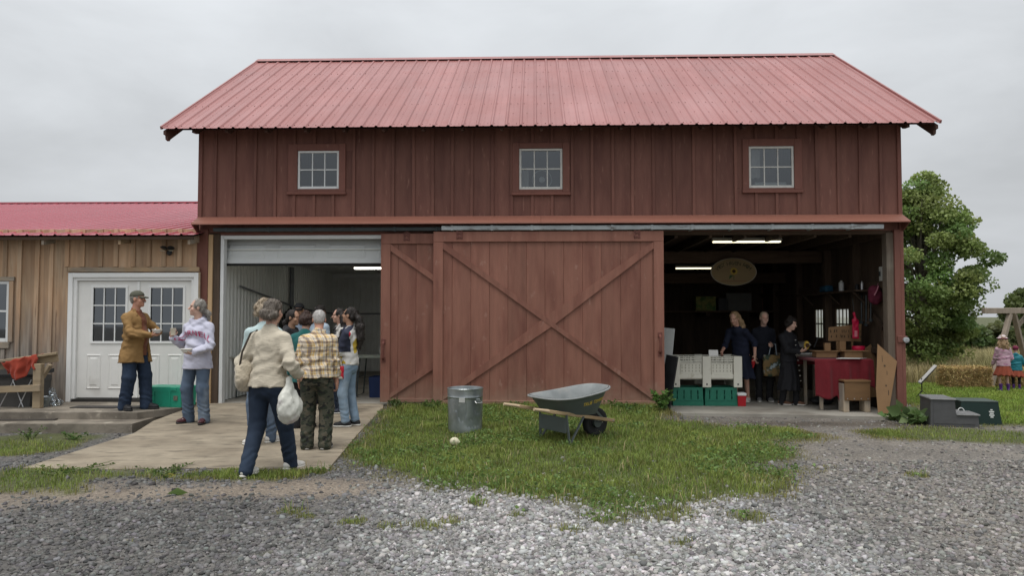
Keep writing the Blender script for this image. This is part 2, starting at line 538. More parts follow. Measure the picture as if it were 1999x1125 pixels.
RIGHT_GRASS = gp([(1655, 842), (1780, 832), (1960, 840), (2150, 850), (2150, 885), (1985, 872), (1900, 866), (1790, 862), (1700, 856)])
YARD_R = gp([(1778, 806), (1772, 745), (1790, 722), (2300, 722), (2300, 836), (1990, 836), (1905, 840), (1860, 825)])
STRIP_L = gp([(-60, 925), (90, 917), (300, 921), (470, 920), (618, 922), (600, 938), (430, 936), (300, 934), (190, 938), (150, 962), (-60, 968)])
DRY_L = gp([(-80, 892), (-80, 852), (60, 848), (150, 845), (195, 852), (120, 878), (60, 890)])
TUFTS = [(1240, 1088, .13), (1112, 1035, .16), (1330, 1062, .12), (1460, 1010, .22), (1180, 1012, .25), (690, 1020, .12), (760, 1030, .1), (835, 1030, .15), (880, 1022, .12),
         (930, 985, .12), (570, 1000, .12), (600, 1010, .08), (1790, 930, .12), (1010, 1008, .1), (1840, 845, .3), (1300, 1003, .3), (250, 1062, .05), (520, 1080, .06)]
TW = [(gnd(a, b), r) for a, b, r in TUFTS]
def masks(P):
    """turf and light-stone weights at yard points"""
    nz = vnoise(np.c_[P * 2.3, np.zeros(len(P))], 1.0) * 0.5 + vnoise(np.c_[P * 6.1, np.zeros(len(P))], 4.0) * 0.35
    turf = np.zeros(len(P))
    for poly, w in ((LAWN, 0.42), (RIGHT_GRASS, 0.30), (YARD_R, 0.5), (STRIP_L, 0.12), (DRY_L, 0.12)):
        sd = np.where(inpoly(P, poly), 1, -1) * pdist(P, poly)
        turf = np.maximum(turf, sstep(-0.10, w, sd + 0.27 * nz))
    for c, r in TW:
        turf = np.maximum(turf, 0.75 * sstep(r * 1.2, r * 0.3, np.hypot(P[:, 0] - c.x, (P[:, 1] - c.y)) + 0.06 * nz))
    light = sstep(-2.1, 0.0, P[:, 0] + 0.7 * nz) * sstep(8.4, 6.6, P[:, 1] + 0.3 * nz) * (1 - 0.55 * sstep(1.4, 2.6, P[:, 0] + 0.5 * nz))
    light = np.maximum(light, 0.5 * sstep(2.0, 3.5, P[:, 0]) * (0.6 + 0.4 * nz))
    return turf, np.clip(light, 0, 1), nz
# one sheet of ground, fine where it is near, reaching the horizon
gxs = np.concatenate([[-900, -400, -150, -60, -30, -18, -12], np.arange(-9.5, 11.0, 0.11), [12, 14, 18, 26, 40, 80, 200, 500, 900]])
gys = np.concatenate([[-60, -20, -6, 0, 2], np.arange(3.2, 14.0, 0.11), np.arange(14.0, 22.0, 0.4), [24, 28, 34, 45, 70, 120, 250, 600, 1200]])
GX, GY = np.meshgrid(gxs, gys, indexing='ij')
PP = np.c_[GX.ravel(), GY.ravel()]
turf, light, nz = masks(PP)
far = sstep(13.0, 15.0, PP[:, 1]) * sstep(4.0, 7.0, PP[:, 0])
turf = np.maximum(turf, far); turf[PP[:, 1] > 20] = 1.0
track = sstep(0.55, 0.0, np.abs(PP[:, 1] - (6.9 + 0.10 * PP[:, 0])) / 0.9 - 0.1 + 0.3 * nz) * sstep(-0.6, -1.6, PP[:, 0])
dirtR = sstep(2.2, 3.6, PP[:, 0] + 0.4 * nz)
mud = sstep(0.45, 0.1, np.abs(PP[:, 1] - 11.0)) * sstep(1.6, 2.4, PP[:, 0]) * sstep(6.6, 5.6, PP[:, 0])
gcol = np.array([0.115, 0.108, 0.10])[None] * np.ones((len(PP), 1))
def lay(c, w): 
    global gcol
    gcol = gcol * (1 - w[:, None]) + np.array(c)[None] * w[:, None]
lay((0.25, 0.24, 0.225), light * 0.8)
lay((0.22, 0.18, 0.14), np.clip(track, 0, 1) * 0.85)
lay((0.22, 0.19, 0.155), dirtR * (0.45 + 0.25 * np.clip(nz, -1, 1)))
lay((0.085, 0.07, 0.055), np.clip(mud, 0, 1) * 0.8)
lay((0.075, 0.085, 0.028), turf * 0.9)
V = np.c_[PP, gz(PP[:, 0], PP[:, 1])]
nx_, ny_ = GX.shape
ii = np.arange(nx_ * ny_).reshape(nx_, ny_)
F = np.stack([ii[:-1, :-1], ii[1:, :-1], ii[1:, 1:], ii[:-1, 1:]], -1).reshape(-1, 4)
def ground_mat():
    m, nt, N, L, b = _new('yard_earth')
    a = N.new('ShaderNodeAttribute'); a.attribute_name = 'tone'
    tc = N.new('ShaderNodeTexCoord')
    def noi(s, d):
        n = N.new('ShaderNodeTexNoise'); n.inputs['Scale'].default_value = s; n.inputs['Detail'].default_value = d
        n.inputs['Roughness'].default_value = 0.65; L.new(tc.outputs['Object'], n.inputs['Vector']); return n.outputs['Fac']
    vo = N.new('ShaderNodeTexVoronoi'); vo.inputs['Scale'].default_value = 70
    L.new(tc.outputs['Object'], vo.inputs['Vector'])
    def rg(src, a0, a1, b0, b1):
        r = N.new('ShaderNodeMapRange')
        for k, v_ in zip(('From Min', 'From Max', 'To Min', 'To Max'), (a0, a1, b0, b1)): r.inputs[k].default_value = v_
        L.new(src, r.inputs['Value']); return r.outputs[0]
    def mul(p, q):
        x = N.new('ShaderNodeMath'); x.operation = 'MULTIPLY'; L.new(p, x.inputs[0]); L.new(q, x.inputs[1]); return x.outputs[0]
    sp = N.new('ShaderNodeSeparateXYZ'); L.new(vo.outputs['Color'], sp.inputs[0])
    f = mul(mul(rg(noi(1.7, 6), .3, .7, .72, 1.25), rg(noi(24, 5), .3, .7, .7, 1.3)), rg(sp.outputs[0], 0, 1, .65, 1.35))
    sc = N.new('ShaderNodeVectorMath'); sc.operation = 'SCALE'
    L.new(a.outputs['Color'], sc.inputs[0]); L.new(f, sc.inputs['Scale']); L.new(sc.outputs[0], b.inputs['Base Color'])
    b.inputs['Roughness'].default_value = 0.85; b.inputs['Specular IOR Level'].default_value = 0.3
    L.new(rg(noi(0.9, 4), .35, .65, .62, .95), b.inputs['Roughness'])
    bp = N.new('ShaderNodeBump'); bp.inputs['Strength'].default_value = 0.7; bp.inputs['Distance'].default_value = 0.012
    L.new(vo.outputs['Distance'], bp.inputs['Height'])
    bp2 = N.new('ShaderNodeBump'); bp2.inputs['Strength'].default_value = 0.5; bp2.inputs['Distance'].default_value = 0.02
    L.new(noi(30, 6), bp2.inputs['Height']); L.new(bp.outputs[0], bp2.inputs['Normal']); L.new(bp2.outputs[0], b.inputs['Normal'])
    return m
ground = bulk('ground', V, F, ground_mat(), tone=gcol, smooth=True)
tag(ground, 'gravel and earth yard with worn turf in front of the barn', kind='structure')

# ---- concrete
conc = mat('concrete', (0.285, 0.242, 0.18), 0.85, 0.22, 3.5, bump=0.25, bscale=60, col2=(0.215, 0.178, 0.13), c2lo=0.42, c2hi=0.66, c2scale=0.9, c2stretch=(1, 2.2, 1),
           c3=(0.12, 0.10, 0.075), c3lo=0.54, c3hi=0.72, c3scale=3.6, c3stretch=(0.7, 2.6, 1))
conc_old = mat('concrete_damp', (0.235, 0.205, 0.165), 0.7, 0.2, 4.0, bump=0.4, bscale=40, col2=(0.13, 0.112, 0.09), c2lo=0.4, c2hi=0.62, c2scale=1.8, c3=(0.36, 0.32, 0.26), c3lo=0.62, c3hi=0.72, c3scale=5)
conc_floor = mat('concrete_floor', (0.33, 0.31, 0.27), 0.75, 0.14, 3.0, bump=0.15, bscale=50, col2=(0.22, 0.2, 0.17), c2scale=1.2)
def slab(name, pts, thick, m, parent=None, label=None):
    pts = [Vector(p) for p in pts]
    mb = MB(); n = len(pts)
    mb.add(pts + [p - Vector((0, 0, thick)) for p in pts], [tuple(range(n))] + [tuple(range(2 * n - 1, n - 1, -1))] + [(i, n + i, n + (i + 1) % n, (i + 1) % n) for i in range(n)])
    return mb.build(name, m, parent)
rp = [on_ramp(45, 914), on_ramp(200, 917), on_ramp(400, 914), on_ramp(640, 917), on_ramp(700, 846), on_ramp(748, 796)]
e1 = b2w(bu(748, 790, 0.05), 0.05, 0); e2 = b2w(bu(395, 790, 0.05), 0.05, 0)
rp += [Vector((e1.x, e1.y, float(ramp_z(e1.y)))), Vector((e2.x, e2.y, float(ramp_z(e2.y)))), on_ramp(300, 822), on_ramp(262, 846)]
rs = slab('concrete_ramp', rp, 0.16, conc)
tag(rs, 'worn tan concrete slab leading up to the left bay', kind='structure')
st_ = slab('concrete_step', [atz(-160, 806, .15), atz(268, 806, .15), atz(352, 797, .15), b2w(bu(388), 0.0, .15), b2w(-8.0, 0.0, .15)], 0.10, conc_old)
tag(st_, 'upper concrete landing before the white double door', 'step')
st2 = slab('concrete_step', [atz(-200, 828, .05), atz(258, 828, .05), atz(315, 812, .05), atz(385, 800, .05), b2w(bu(384), 0.02, .05), b2w(-8.3, 0.02, .05)], 0.24, conc_old)
tag(st2, 'lower concrete step running along below the landing', 'step')
CH_FLOOR = slab('floor', [b2w(0.2, 0.06, .125), b2w(3.72, 0.06, .125), b2w(3.72, 7.1, .125), b2w(0.2, 7.1, .125)], 0.2, conc_floor)
tag(CH_FLOOR, 'concrete floor of the wash bay', kind='structure')
fr = slab('floor', [b2w(3.73, -0.02, 0.0), b2w(bu(1297), -0.02, 0.0), atz(1318, 807, 0), atz(1500, 809, 0), atz(1660, 813, 0), atz(1748, 815, 0), b2w(BW - 0.1, 0.0, 0), b2w(BW - 0.1, 7.1, 0), b2w(3.73, 7.1, 0)], 0.2, conc_floor)
tag(fr, 'concrete floor of the open right bay', kind='structure')

# ================================================================== the red barn
red = mat('barn_red_paint', (0.18, 0.078, 0.058), 0.62, 0.11, 2.2, bump=0.3, bscale=26, stretch=(6, 6, 0.5), rnd=0.11, spec=0.3,
          col2=(0.135, 0.054, 0.041), c2lo=0.45, c2hi=0.7, c2scale=1.6, c2stretch=(3, 3, 0.6), c3=(0.27, 0.135, 0.10), c3lo=0.62, c3hi=0.78, c3scale=5, c3stretch=(5, 5, 0.8))
red_trim = mat('barn_red_trim', (0.185, 0.075, 0.056), 0.58, 0.10, 3.0, bump=0.18, bscale=30, stretch=(3, 3, 1), rnd=0.06, spec=0.3, c3=(0.30, 0.16, 0.12), c3lo=0.68, c3hi=0.82, c3scale=6)
red_skirt = mat('barn_red_skirt', (0.27, 0.112, 0.078), 0.55, 0.12, 1.5, bump=0.2, bscale=30, stretch=(0.6, 6, 6), c3=(0.42, 0.26, 0.2), c3lo=0.68, c3hi=0.8, c3scale=3, c3stretch=(0.7, 6, 6))
door_red = mat('door_red_paint', (0.255, 0.115, 0.082), 0.6, 0.15, 2.0, bump=0.3, bscale=22, stretch=(6, 6, 0.5), rnd=0.11, spec=0.3,
               col2=(0.195, 0.078, 0.056), c2lo=0.45, c2hi=0.68, c2scale=1.2, c2stretch=(3, 3, 0.7), c3=(0.34, 0.20, 0.155), c3lo=0.64, c3hi=0.80, c3scale=3, c3stretch=(2, 2, 1.2))
def splash(m, col, z0, z1, amt, sc=3.0):
    """mud splash and worn paint low down on the boards, ragged by noise"""
    nt = m.node_tree; N, L = nt.nodes, nt.links; bs = N['Principled BSDF']; src = bs.inputs['Base Color'].links[0].from_socket
    tc = N.new('ShaderNodeTexCoord'); sp = N.new('ShaderNodeSeparateXYZ'); L.new(tc.outputs['Object'], sp.inputs[0])
    no = N.new('ShaderNodeTexNoise'); no.inputs['Scale'].default_value = sc; no.inputs['Detail'].default_value = 6; no.inputs['Roughness'].default_value = .7
    L.new(tc.outputs['Object'], no.inputs['Vector'])
    ma = N.new('ShaderNodeMath'); ma.operation = 'MULTIPLY_ADD'; ma.inputs[1].default_value = -(z1 - z0) * 2.2; L.new(no.outputs['Fac'], ma.inputs[0]); L.new(sp.outputs['Z'], ma.inputs[2])
    r = N.new('ShaderNodeMapRange')
    for k, v_ in zip(('From Min', 'From Max', 'To Min', 'To Max'), (z0 - (z1 - z0) * 1.1, z1 - (z1 - z0) * 1.1, amt, 0.0)): r.inputs[k].default_value = v_
    L.new(ma.outputs[0], r.inputs['Value'])
    mx = N.new('ShaderNodeMixRGB'); mx.inputs['Color2'].default_value = (*col, 1); L.new(r.outputs[0], mx.inputs['Fac']); L.new(src, mx.inputs['Color1']); L.new(mx.outputs[0], bs.inputs['Base Color'])
splash(door_red, (.30, .20, .145), .10, .55, .7)
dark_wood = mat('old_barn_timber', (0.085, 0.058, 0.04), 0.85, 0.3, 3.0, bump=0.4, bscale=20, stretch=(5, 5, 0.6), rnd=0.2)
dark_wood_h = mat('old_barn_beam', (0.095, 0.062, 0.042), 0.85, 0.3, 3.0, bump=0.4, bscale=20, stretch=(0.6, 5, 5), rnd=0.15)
grey_wood = mat('weathered_grey_post', (0.30, 0.265, 0.22), 0.85, 0.25, 3.0, bump=0.4, bscale=22, stretch=(7, 7, 0.5), col2=(0.42, 0.33, 0.23), c2scale=1.4, rnd=0.1)
roof_red = mat('roof_red_metal', (0.30, 0.118, 0.108), 0.42, 0.07, 1.2, spec=0.5, col2=(0.36, 0.155, 0.145), c2lo=0.4, c2hi=0.7, c2scale=0.6, c2stretch=(3, 0.5, 0.5), rnd=0.03, rvar=0.08,
               c3=(0.30, 0.10, 0.09), c3lo=0.62, c3hi=0.78, c3scale=2.5, c3stretch=(2, 0.6, 0.6))
shed_roof_m = mat('shed_roof_crimson_metal', (0.40, 0.085, 0.11), 0.28, 0.05, 1.0, spec=0.8, rnd=0.04, rvar=0.06)
steel_dk = mat('dark_track_steel', (0.065, 0.078, 0.082), 0.5, 0.2, 4.0, metal=0.4, bump=0.1)
galv = mat('galvanised_track', (0.42, 0.45, 0.46), 0.55, 0.2, 3.0, metal=0.3, col2=(0.16, 0.15, 0.14), c2lo=0.55, c2hi=0.7, c2scale=6, c2stretch=(0.8, 4, 4))
white_vinyl = mat('white_window_frame', (0.72, 0.73, 0.72), 0.4, 0.04, 4)
white_old = mat('white_painted_sash', (0.62, 0.61, 0.57), 0.6, 0.12, 8, c3=(0.35, 0.3, 0.25), c3lo=0.66, c3hi=0.8, c3scale=14)
pane_g = glass_mat('window_pane', (0.55, 0.6, 0.62), 0.07)
soffit_m = mat('dark_soffit_boards', (0.10, 0.055, 0.042), 0.8, 0.2, 3)
iron = mat('rust_painted_iron', (0.15, 0.055, 0.042), 0.6, 0.2, 20, bump=0.2)

barn = empty('barn', BO, BANG)
tag(barn, 'big dark red board-and-batten barn with pinkish red metal roof', 'barn')
BD, OVH = 7.2, 0.5
EV = -OVH
ez = bw(1070, 245, EV); RV = BD / 2
rz_ = bw(1066, 113, RV)
slope = (rz_ - ez) / (RV - EV)
roofz = lambda v: ez + (v - EV) * slope if v <= RV else ez + (2 * RV - v - EV) * slope
rl = bu(313, 248, EV); rr_ = bu(1838, 236, EV)
# roof sheets: each sheet its own piece, four ribs wide, lapped
RIB = 0.2286
def rib_profile(w, n):
    pts = [(0, 0.0)]
    for k in range(n):
        c = k * RIB + 0.03
        pts += [(c - 0.028, 0.0), (c - 0.011, 0.021), (c + 0.011, 0.021), (c + 0.028, 0.0), (c + 0.085, 0.0), (c + 0.092, 0.004), (c + 0.102, 0.004), (c + 0.109, 0.0)]
    pts += [(w, 0.0)]
    return [p for p in pts if p[0] <= w + 1e-6]
def sheet(w, n, v0, z0, v1, z1, seg=6):
    pr = rib_profile(w, n); mb = MB()
    d = Vector((0, v1 - v0, z1 - z0)); nrm = Vector((0, -d.z, d.y)).normalized()
    if nrm.z < 0: nrm = -nrm
    rows = []
    for i in range(seg + 1):
        t = i / seg
        rows.append([Vector((u, v0 + d.y * t, z0 + d.z * t)) + nrm * h for u, h in pr])
    k = len(pr)
    mb.add([p for r_ in rows for p in r_], [(i * k + j, i * k + j + 1, (i + 1) * k + j + 1, (i + 1) * k + j) for i in range(seg) for j in range(k - 1)])
    mb.add([p - nrm * 0.004 for r_ in (rows[0], rows[-1]) for p in r_], [(j + 1, j, k + j, k + j + 1) for j in range(k - 1)])
    nn = len(mb.v)
    mb.f += [(j, j + 1, nn - 2 * k + j + 1, nn - 2 * k + j) for j in range(k - 1)]; mb.mi += [0] * (k - 1)
    return mb.mesh('roof_sheet', fix=False)
PW = RIB * 4
npan = int((rr_ - rl) // PW)
shm = sheet(PW + 0.004, 4, EV, ez, RV - 0.02, rz_ - 0.012)
shb = sheet(PW + 0.004, 4, BD + OVH, ez, RV + 0.02, rz_ - 0.012, seg=1)
lastw = (rr_ - rl) - npan * PW
lastm = sheet(lastw, int(lastw // RIB) + 1, EV, ez, RV - 0.02, rz_ - 0.012)
lastb = sheet(lastw, int(lastw // RIB) + 1, BD + OVH, ez, RV + 0.02, rz_ - 0.012, seg=1)
for i in range(npan + 1):
    for me in ((shm, shb) if i < npan else (lastm, lastb)):
        o = link('roof_sheet', me, roof_red, barn); o.location = (rl + i * PW, random.uniform(-.006, .006), 0.0015 * (i % 2))
mb = MB()
nr = Vector((0, -slope, 1)).normalized()
for row in range(9):
    v = EV + 0.09 + row * (RV - EV - 0.2) / 8 + (0.10 if row == 8 else 0)
    for k in range(int((rr_ - rl) / RIB)):
        for off in ((0.125,) if row % 2 else (0.07, 0.19)):
            if off == 0.19 and k % 2: continue
            c = Vector((rl + k * RIB + off, v + random.uniform(-.012, .012), 0)); c.z = roofz(c.y) + 0.003
            r_ = 0.011
            mb.add([c + Vector((r_, 0, 0)), c + Vector((0, r_, r_ * slope)), c - Vector((r_, 0, 0)), c - Vector((0, r_, r_ * slope)), c + nr * 0.01], [(0, 1, 4), (1, 2, 4), (2, 3, 4), (3, 0, 4)])
o = mb.build('roof_screws', mat('rusty_screw', (0.12, 0.05, 0.045), 0.6, 0.3, 30), barn); o['kind'] = 'stuff'
mb = MB()
for sgn in (-1, 1):
    mb.add([(rl - .01, RV, rz_ + .045), (rr_ + .01, RV, rz_ + .045), (rr_ + .01, RV + sgn * .17, rz_ + .045 - .17 * slope), (rl - .01, RV + sgn * .17, rz_ + .045 - .17 * slope)], [(0, 1, 2, 3) if sgn < 0 else (3, 2, 1, 0)])
mb.build('ridge_cap', roof_red, barn)
# verge trims, eave boards, rafter tails
for u, s in ((rl, 1), (rr_, -1)):
    mb = MB()
    for a, b_ in ((EV, RV), (BD + OVH, RV)):
        mb.bar((u + s * .012, a, ez + .012), (u + s * .012, b_, rz_ + .012), 0.03, 0.05)
    mb.build('verge_trim', roof_red, barn)
    for a, b_ in ((EV + .03, RV), (BD + OVH - .03, RV)):
        p = [(a, ez - .03), (b_, rz_ - .03 - 0.03 * slope), (b_, rz_ - .22), (a + (.16 if a < 0 else -.16), ez - .13), (a + (.13 if a < 0 else -.13), ez - .165), (a + (.07 if a < 0 else -.07), ez - .15), (a + (.06 if a < 0 else -.06), ez - .09), (a, ez - .085)]
        MB().prism(p, u + s * .035, u + s * .075, lambda q, t: (t, q[0], q[1])).build('barge_board', soffit_m, barn)
mb = MB()
mb.add([(rl + .08, EV + .04, ez - .018), (rr_ - .08, EV + .04, ez - .018), (rr_ - .08, RV, rz_ - .04), (rl + .08, RV, rz_ - .04)], [(0, 1, 2, 3)])
mb.add([(rl + .08, BD - EV - .04, ez - .018), (rr_ - .08, BD - EV - .04, ez - .018), (rr_ - .08, RV, rz_ - .04), (rl + .08, RV, rz_ - .04)], [(0, 1, 2, 3)])
mb.build('roof_deck', soffit_m, barn)
tails = [383, 447, 523.6, 600, 674, 750.6, 827, 903, 980, 1057, 1134, 1211.5, 1292, 1370, 1449, 1527, 1608, 1691.6, 1767]
for px in tails:
    u = bu(px, 255, -.3)
    p = [(-.40, ez - .045 + .1 * slope), (0.3, ez - .045 + .8 * slope), (.3, ez - .19 + .8 * slope), (-.22, ez - .175 + .28 * slope), (-.26, ez - .155 + .2 * slope), (-.40, ez - .105 + .1 * slope)]
    MB().prism(p, u - .022, u + .022, lambda q, t: (t, q[0], q[1])).build('rafter_tail', soffit_m, barn)
# ---- upper front wall
wtop = roofz(0) - 0.05
wbot = bw(1070, 421)
def prect(x0, y0, x1, y1, v=0.0):
    ym, xm = (y0 + y1) / 2, (x0 + x1) / 2
    return [bu(x0, ym, v), bu(x1, ym, v), bw(xm, y1, v), bw(xm, y0, v)]
WIN = [dict(trim=(563, 281, 675, 380), fr=(581.5, 294.5, 662, 369), m=white_vinyl),
       dict(trim=(1000, 279, 1112, 381), fr=(1013.5, 290, 1098, 370), m=white_old),
       dict(trim=(1449, 271, 1565, 376.5), fr=(1461.5, 285.5, 1549.5, 367), m=white_old)]
holes = [prect(*w['fr']) for w in WIN]
bat = [421, 458, 499, 537.5, 575, 613.7, 651, 691, 729, 768, 807, 844.5, 883.5, 922, 961.6, 999, 1039, 1077.7, 1117, 1155.7, 1196, 1235, 1275, 1315, 1354, 1395, 1435, 1475.5, 1515.7, 1558, 1593.7, 1636, 1679, 1719]
ub = [bu(p, 340) for p in bat]
edges = [0.0] + ub + [BW]
def sub_rect(r_, h):
    out = []; x0, x1, z0, z1 = r_; a0, a1, c0, c1 = h
    if a1 <= x0 or a0 >= x1: return [r_]
    if c0 > z0: out.append((x0, x1, z0, c0))
    if c1 < z1: out.append((x0, x1, c1, z1))
    if a0 > x0: out.append((x0, a0, c0, c1))
    if a1 < x1: out.append((a1, x1, c0, c1))
    return out
for a, b_ in zip(edges[:-1], edges[1:]):
    rs_ = [(a + .002, b_ - .002, wbot - .1, wtop)]
    for h in holes: rs_ = [q for r_ in rs_ for q in sub_rect(r_, h)]
    dv = random.uniform(0, .004)
    for q in rs_:
        if q[1] - q[0] > .01 and q[3] - q[2] > .02: box('wall_board', red, barn, q[0], q[1], dv, dv + .022, q[2], q[3], .003)
for px, u in zip(bat, ub):
    rs_ = [(u - .024, u + .024, wbot - .02, wtop)]
    for w in WIN: rs_ = [q for r_ in rs_ for q in sub_rect(r_, prect(*w['trim']))]
    for q in rs_:
        if q[1] - q[0] > .03 and q[3] - q[2] > .03:
            t = MB().box(q[0], q[1], -.024, -.001, q[2], q[3], .003)
            k = random.uniform(-.006, .006); zz = q[3]
            t.v = [(x + k * (zz - z), y, z) for x, y, z in t.v]
            t.build('batten', red, barn)
for a, b_ in ((-.012, bu(396, 340)), (bu(1751, 340), BW + .012)):
    box('corner_board', red_trim, barn, a, b_, -.028, -.002, wbot - .02, wtop, .004)
    box('corner_board', red_trim, barn, a if a < 1 else BW + .001, 0.0 - .001 if a < 1 else b_, -.002, .12, wbot - .02, wtop, .003)
def window(root, fr, m, trim=None, cols=3, rows=2, trim_m=None, glass=pane_g, pr=prect, v=0.0, fw=.035, mw=.018, name='window'):
    u0, u1, z0, z1 = pr(*fr)
    mb = MB()
    mb.box(u0, u0 + fw, v - .006, v + .05, z0, z1, .003).box(u1 - fw, u1, v - .006, v + .05, z0, z1, .003)
    mb.box(u0 + fw, u1 - fw, v - .006, v + .05, z1 - fw, z1, .003).box(u0 + fw, u1 - fw, v - .009, v + .05, z0, z0 + fw * 1.2, .003)
    w = mb.build(name, m, root)
    iu0, iu1, iz0, iz1 = u0 + fw, u1 - fw, z0 + fw * 1.2, z1 - fw
    cu = [iu0 + (iu1 - iu0) * i / cols for i in range(cols + 1)]; cz = [iz0 + (iz1 - iz0) * i / rows for i in range(rows + 1)]
    for c in cu[1:-1]: box('muntin', m, w, c - mw / 2, c + mw / 2, v + .004, v + .03, iz0, iz1, .002)
    for z in cz[1:-1]:
        for i in range(cols): box('muntin', m, w, cu[i] + mw / 2 * (i > 0), cu[i + 1] - mw / 2 * (i < cols - 1), v + .005, v + .029, z - mw / 2, z + mw / 2, .002)
    for i in range(cols):
        for j in range(rows):
            t = random.uniform(-.0015, .0015)
            MB().add([(cu[i], v + .016 + t, cz[j]), (cu[i + 1], v + .016 - t, cz[j]), (cu[i + 1], v + .016 - t, cz[j + 1]), (cu[i], v + .016 + t, cz[j + 1])], [(0, 1, 2, 3)]).build('pane', glass, w, fix=False)
    if trim:
        t0, t1, s0, s1 = pr(*trim)
        tm = trim_m or red_trim
        box('window_casing', tm, w, t0, u0 - .002, v - .03, v - .0015, s0 + .045, s1, .004)
        box('window_casing', tm, w, u1 + .002, t1, v - .03, v - .0015, s0 + .045, s1, .004)
        box('window_casing', tm, w, u0 - .001, u1 + .001, v - .029, v - .0015, z1 + .002, s1, .004)
        box('window_sill', tm, w, t0 - .012, t1 + .012, v - .05, v - .0015, s0 - .005, s0 + .043, .005)
        if z0 - s0 > .05: box('window_casing', tm, w, u0 - .001, u1 + .001, v - .026, v - .0015, s0 + .045, z0 - .002, .003)
    return w
for w in WIN: window(barn, w['fr'], w['m'], w['trim'])
# ---- skirt board, tracks, header
su0, su1 = bu(383, 430, -.1), bu(1766, 430, -.1)
zs0, zs1 = bw(1070, 422), bw(1070, 436, -.28)
um = bu(1056, 430, -.1)
for a, b_ in ((su0, um - .002), (um + .002, su1)):
    MB().hexa([(a, -.29, zs1), (b_, -.29, zs1), (b_, -.03, zs0 - .02), (a, -.03, zs0 - .02), (a, -.285, zs1 + .022), (b_, -.285, zs1 + .022), (b_, -.0265, zs0 + .004), (a, -.0265, zs0 + .004)]).build('skirt_board', red_skirt, barn)
for a in (su0, su1 - .02):
    MB().prism([(-.28, zs1 - .0), (-.03, zs0 - .025), (-.03, zs1 - .12), (-.1, zs1 - .1)], a + .003, a + .018, lambda q, t: (t, q[0], q[1])).build('skirt_bracket', red_trim, barn)
zhead = bw(1070, 456)
box('header_beam', dark_wood_h, barn, 0.0, BW, 0.03, .16, zhead - .02, wbot - .105, .006)
box('header_board', red, barn, 0.02, BW - .02, .001, .026, zhead + .03, wbot - .104, .004)
tz0, tz1 = bw(1070, 448, -.2), bw(1070, 440.5, -.2)
box('door_track', steel_dk, barn, bu(417, 445, -.1), bu(1500, 445, -.1), -.125, -.06, tz0 - .005, tz1 - .005, .006)
box('door_track', galv, barn, bu(862, 445, -.2), bu(1724, 445, -.2), -.235, -.175, tz0 - .012, tz1, .006)
for px in range(880, 1720, 78):
    box('track_bracket', galv, barn, bu(px, 445, -.2), bu(px + 5, 445, -.2), -.24, -.03, tz0 - .016, tz1 + .006, .002)
for px in range(440, 860, 82):
    box('track_bracket', steel_dk, barn, bu(px, 445, -.1), bu(px + 5, 445, -.1), -.13, -.03, tz0 - .01, tz1, .002)
# ---- side, back and inner walls
for u0, u1, nm in ((-.002, .02, 0), (BW - .02, BW + .002, 1)):
    MB().prism([(.021, -.1), (BD, -.1), (BD, roofz(BD) - .04), (RV, rz_ - .06), (.021, roofz(0) - .04)], u0, u1, lambda q, t: (t, q[0], q[1])).build('gable_wall', red, barn) if nm == 0 else None
box('back_wall', red, barn, .02, BW - .02, BD - .02, BD, -.1, roofz(BD) - .05, 0)
# right gable wall with two window openings: board by board
def whitish_glass():  # whitish, partly translucent pane for the side windows
    m, nt, N, L, b = _new('whitish_side_pane')
    t = N.new('ShaderNodeBsdfTransparent'); t.inputs[0].default_value = (.8, .8, .76, 1)
    d = N.new('ShaderNodeBsdfTranslucent'); d.inputs[0].default_value = (.85, .84, .78, 1)
    mx = N.new('ShaderNodeMixShader'); mx.inputs[0].default_value = .6
    L.new(t.outputs[0], mx.inputs[1]); L.new(d.outputs[0], mx.inputs[2]); L.new(mx.outputs[0], N['Material Output'].inputs['Surface'])
    return m
whitish_pane = whitish_glass()
RWIN = [((1.95, 2.62), (1.08, 1.72)), ((3.02, 3.68), (1.08, 1.72))]
v = .021; k = 0
while v < BD - .03:
    v1 = min(v + random.uniform(.19, .26), BD - .02)
    top = min(roofz(v), roofz(v1)) - .05
    rs_ = [(v, v1 - .003, -.1, top)]
    for (a, b_), (c, d) in RWIN: rs_ = [q for r_ in rs_ for q in sub_rect(r_, (a, b_, c, d))]
    for q in rs_:
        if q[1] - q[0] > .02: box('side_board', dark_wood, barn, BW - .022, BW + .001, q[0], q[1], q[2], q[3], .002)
    v = v1
for (a, b_), (c, d) in RWIN:
    w = MB().box(BW - .03, BW + .01, a, a + .035, c, d).box(BW - .03, BW + .01, b_ - .035, b_, c, d).box(BW - .03, BW + .01, a + .035, b_ - .035, c, c + .035).box(BW - .03, BW + .01, a + .035, b_ - .035, d - .035, d).build('side_window', dark_wood, barn)
    for t in (1, 2, 3): box('muntin', dark_wood, w, BW - .02, BW, a + (b_ - a) * t / 4 - .012, a + (b_ - a) * t / 4 + .012, c + .035, d - .035, 0)
    box('muntin', dark_wood, w, BW - .021, BW + .001, a + .035, b_ - .035, (c + d) / 2 - .012, (c + d) / 2 + .012, 0)
    MB().add([(BW - .008, a, c), (BW - .008, b_, c), (BW - .008, b_, d), (BW - .008, a, d)], [(0, 1, 2, 3)]).build('pane', whitish_pane, w, fix=False)
# loft floor and joists over the open bay
LZ = bw(1500, 452) + .02
zc = LZ - .12
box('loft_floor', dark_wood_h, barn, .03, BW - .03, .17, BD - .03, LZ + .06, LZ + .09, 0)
for i in range(14):
    u = 3.9 + i * (BW - 4.1) / 13
    box('joist', dark_wood, barn, u, u + .045, .17, BD - .03, LZ - .10, LZ + .058, .003)
# ---- bay partition
box('partition', dark_wood, barn, 3.725, 3.80, .17, BD - .03, -.05, LZ + .05, 0)
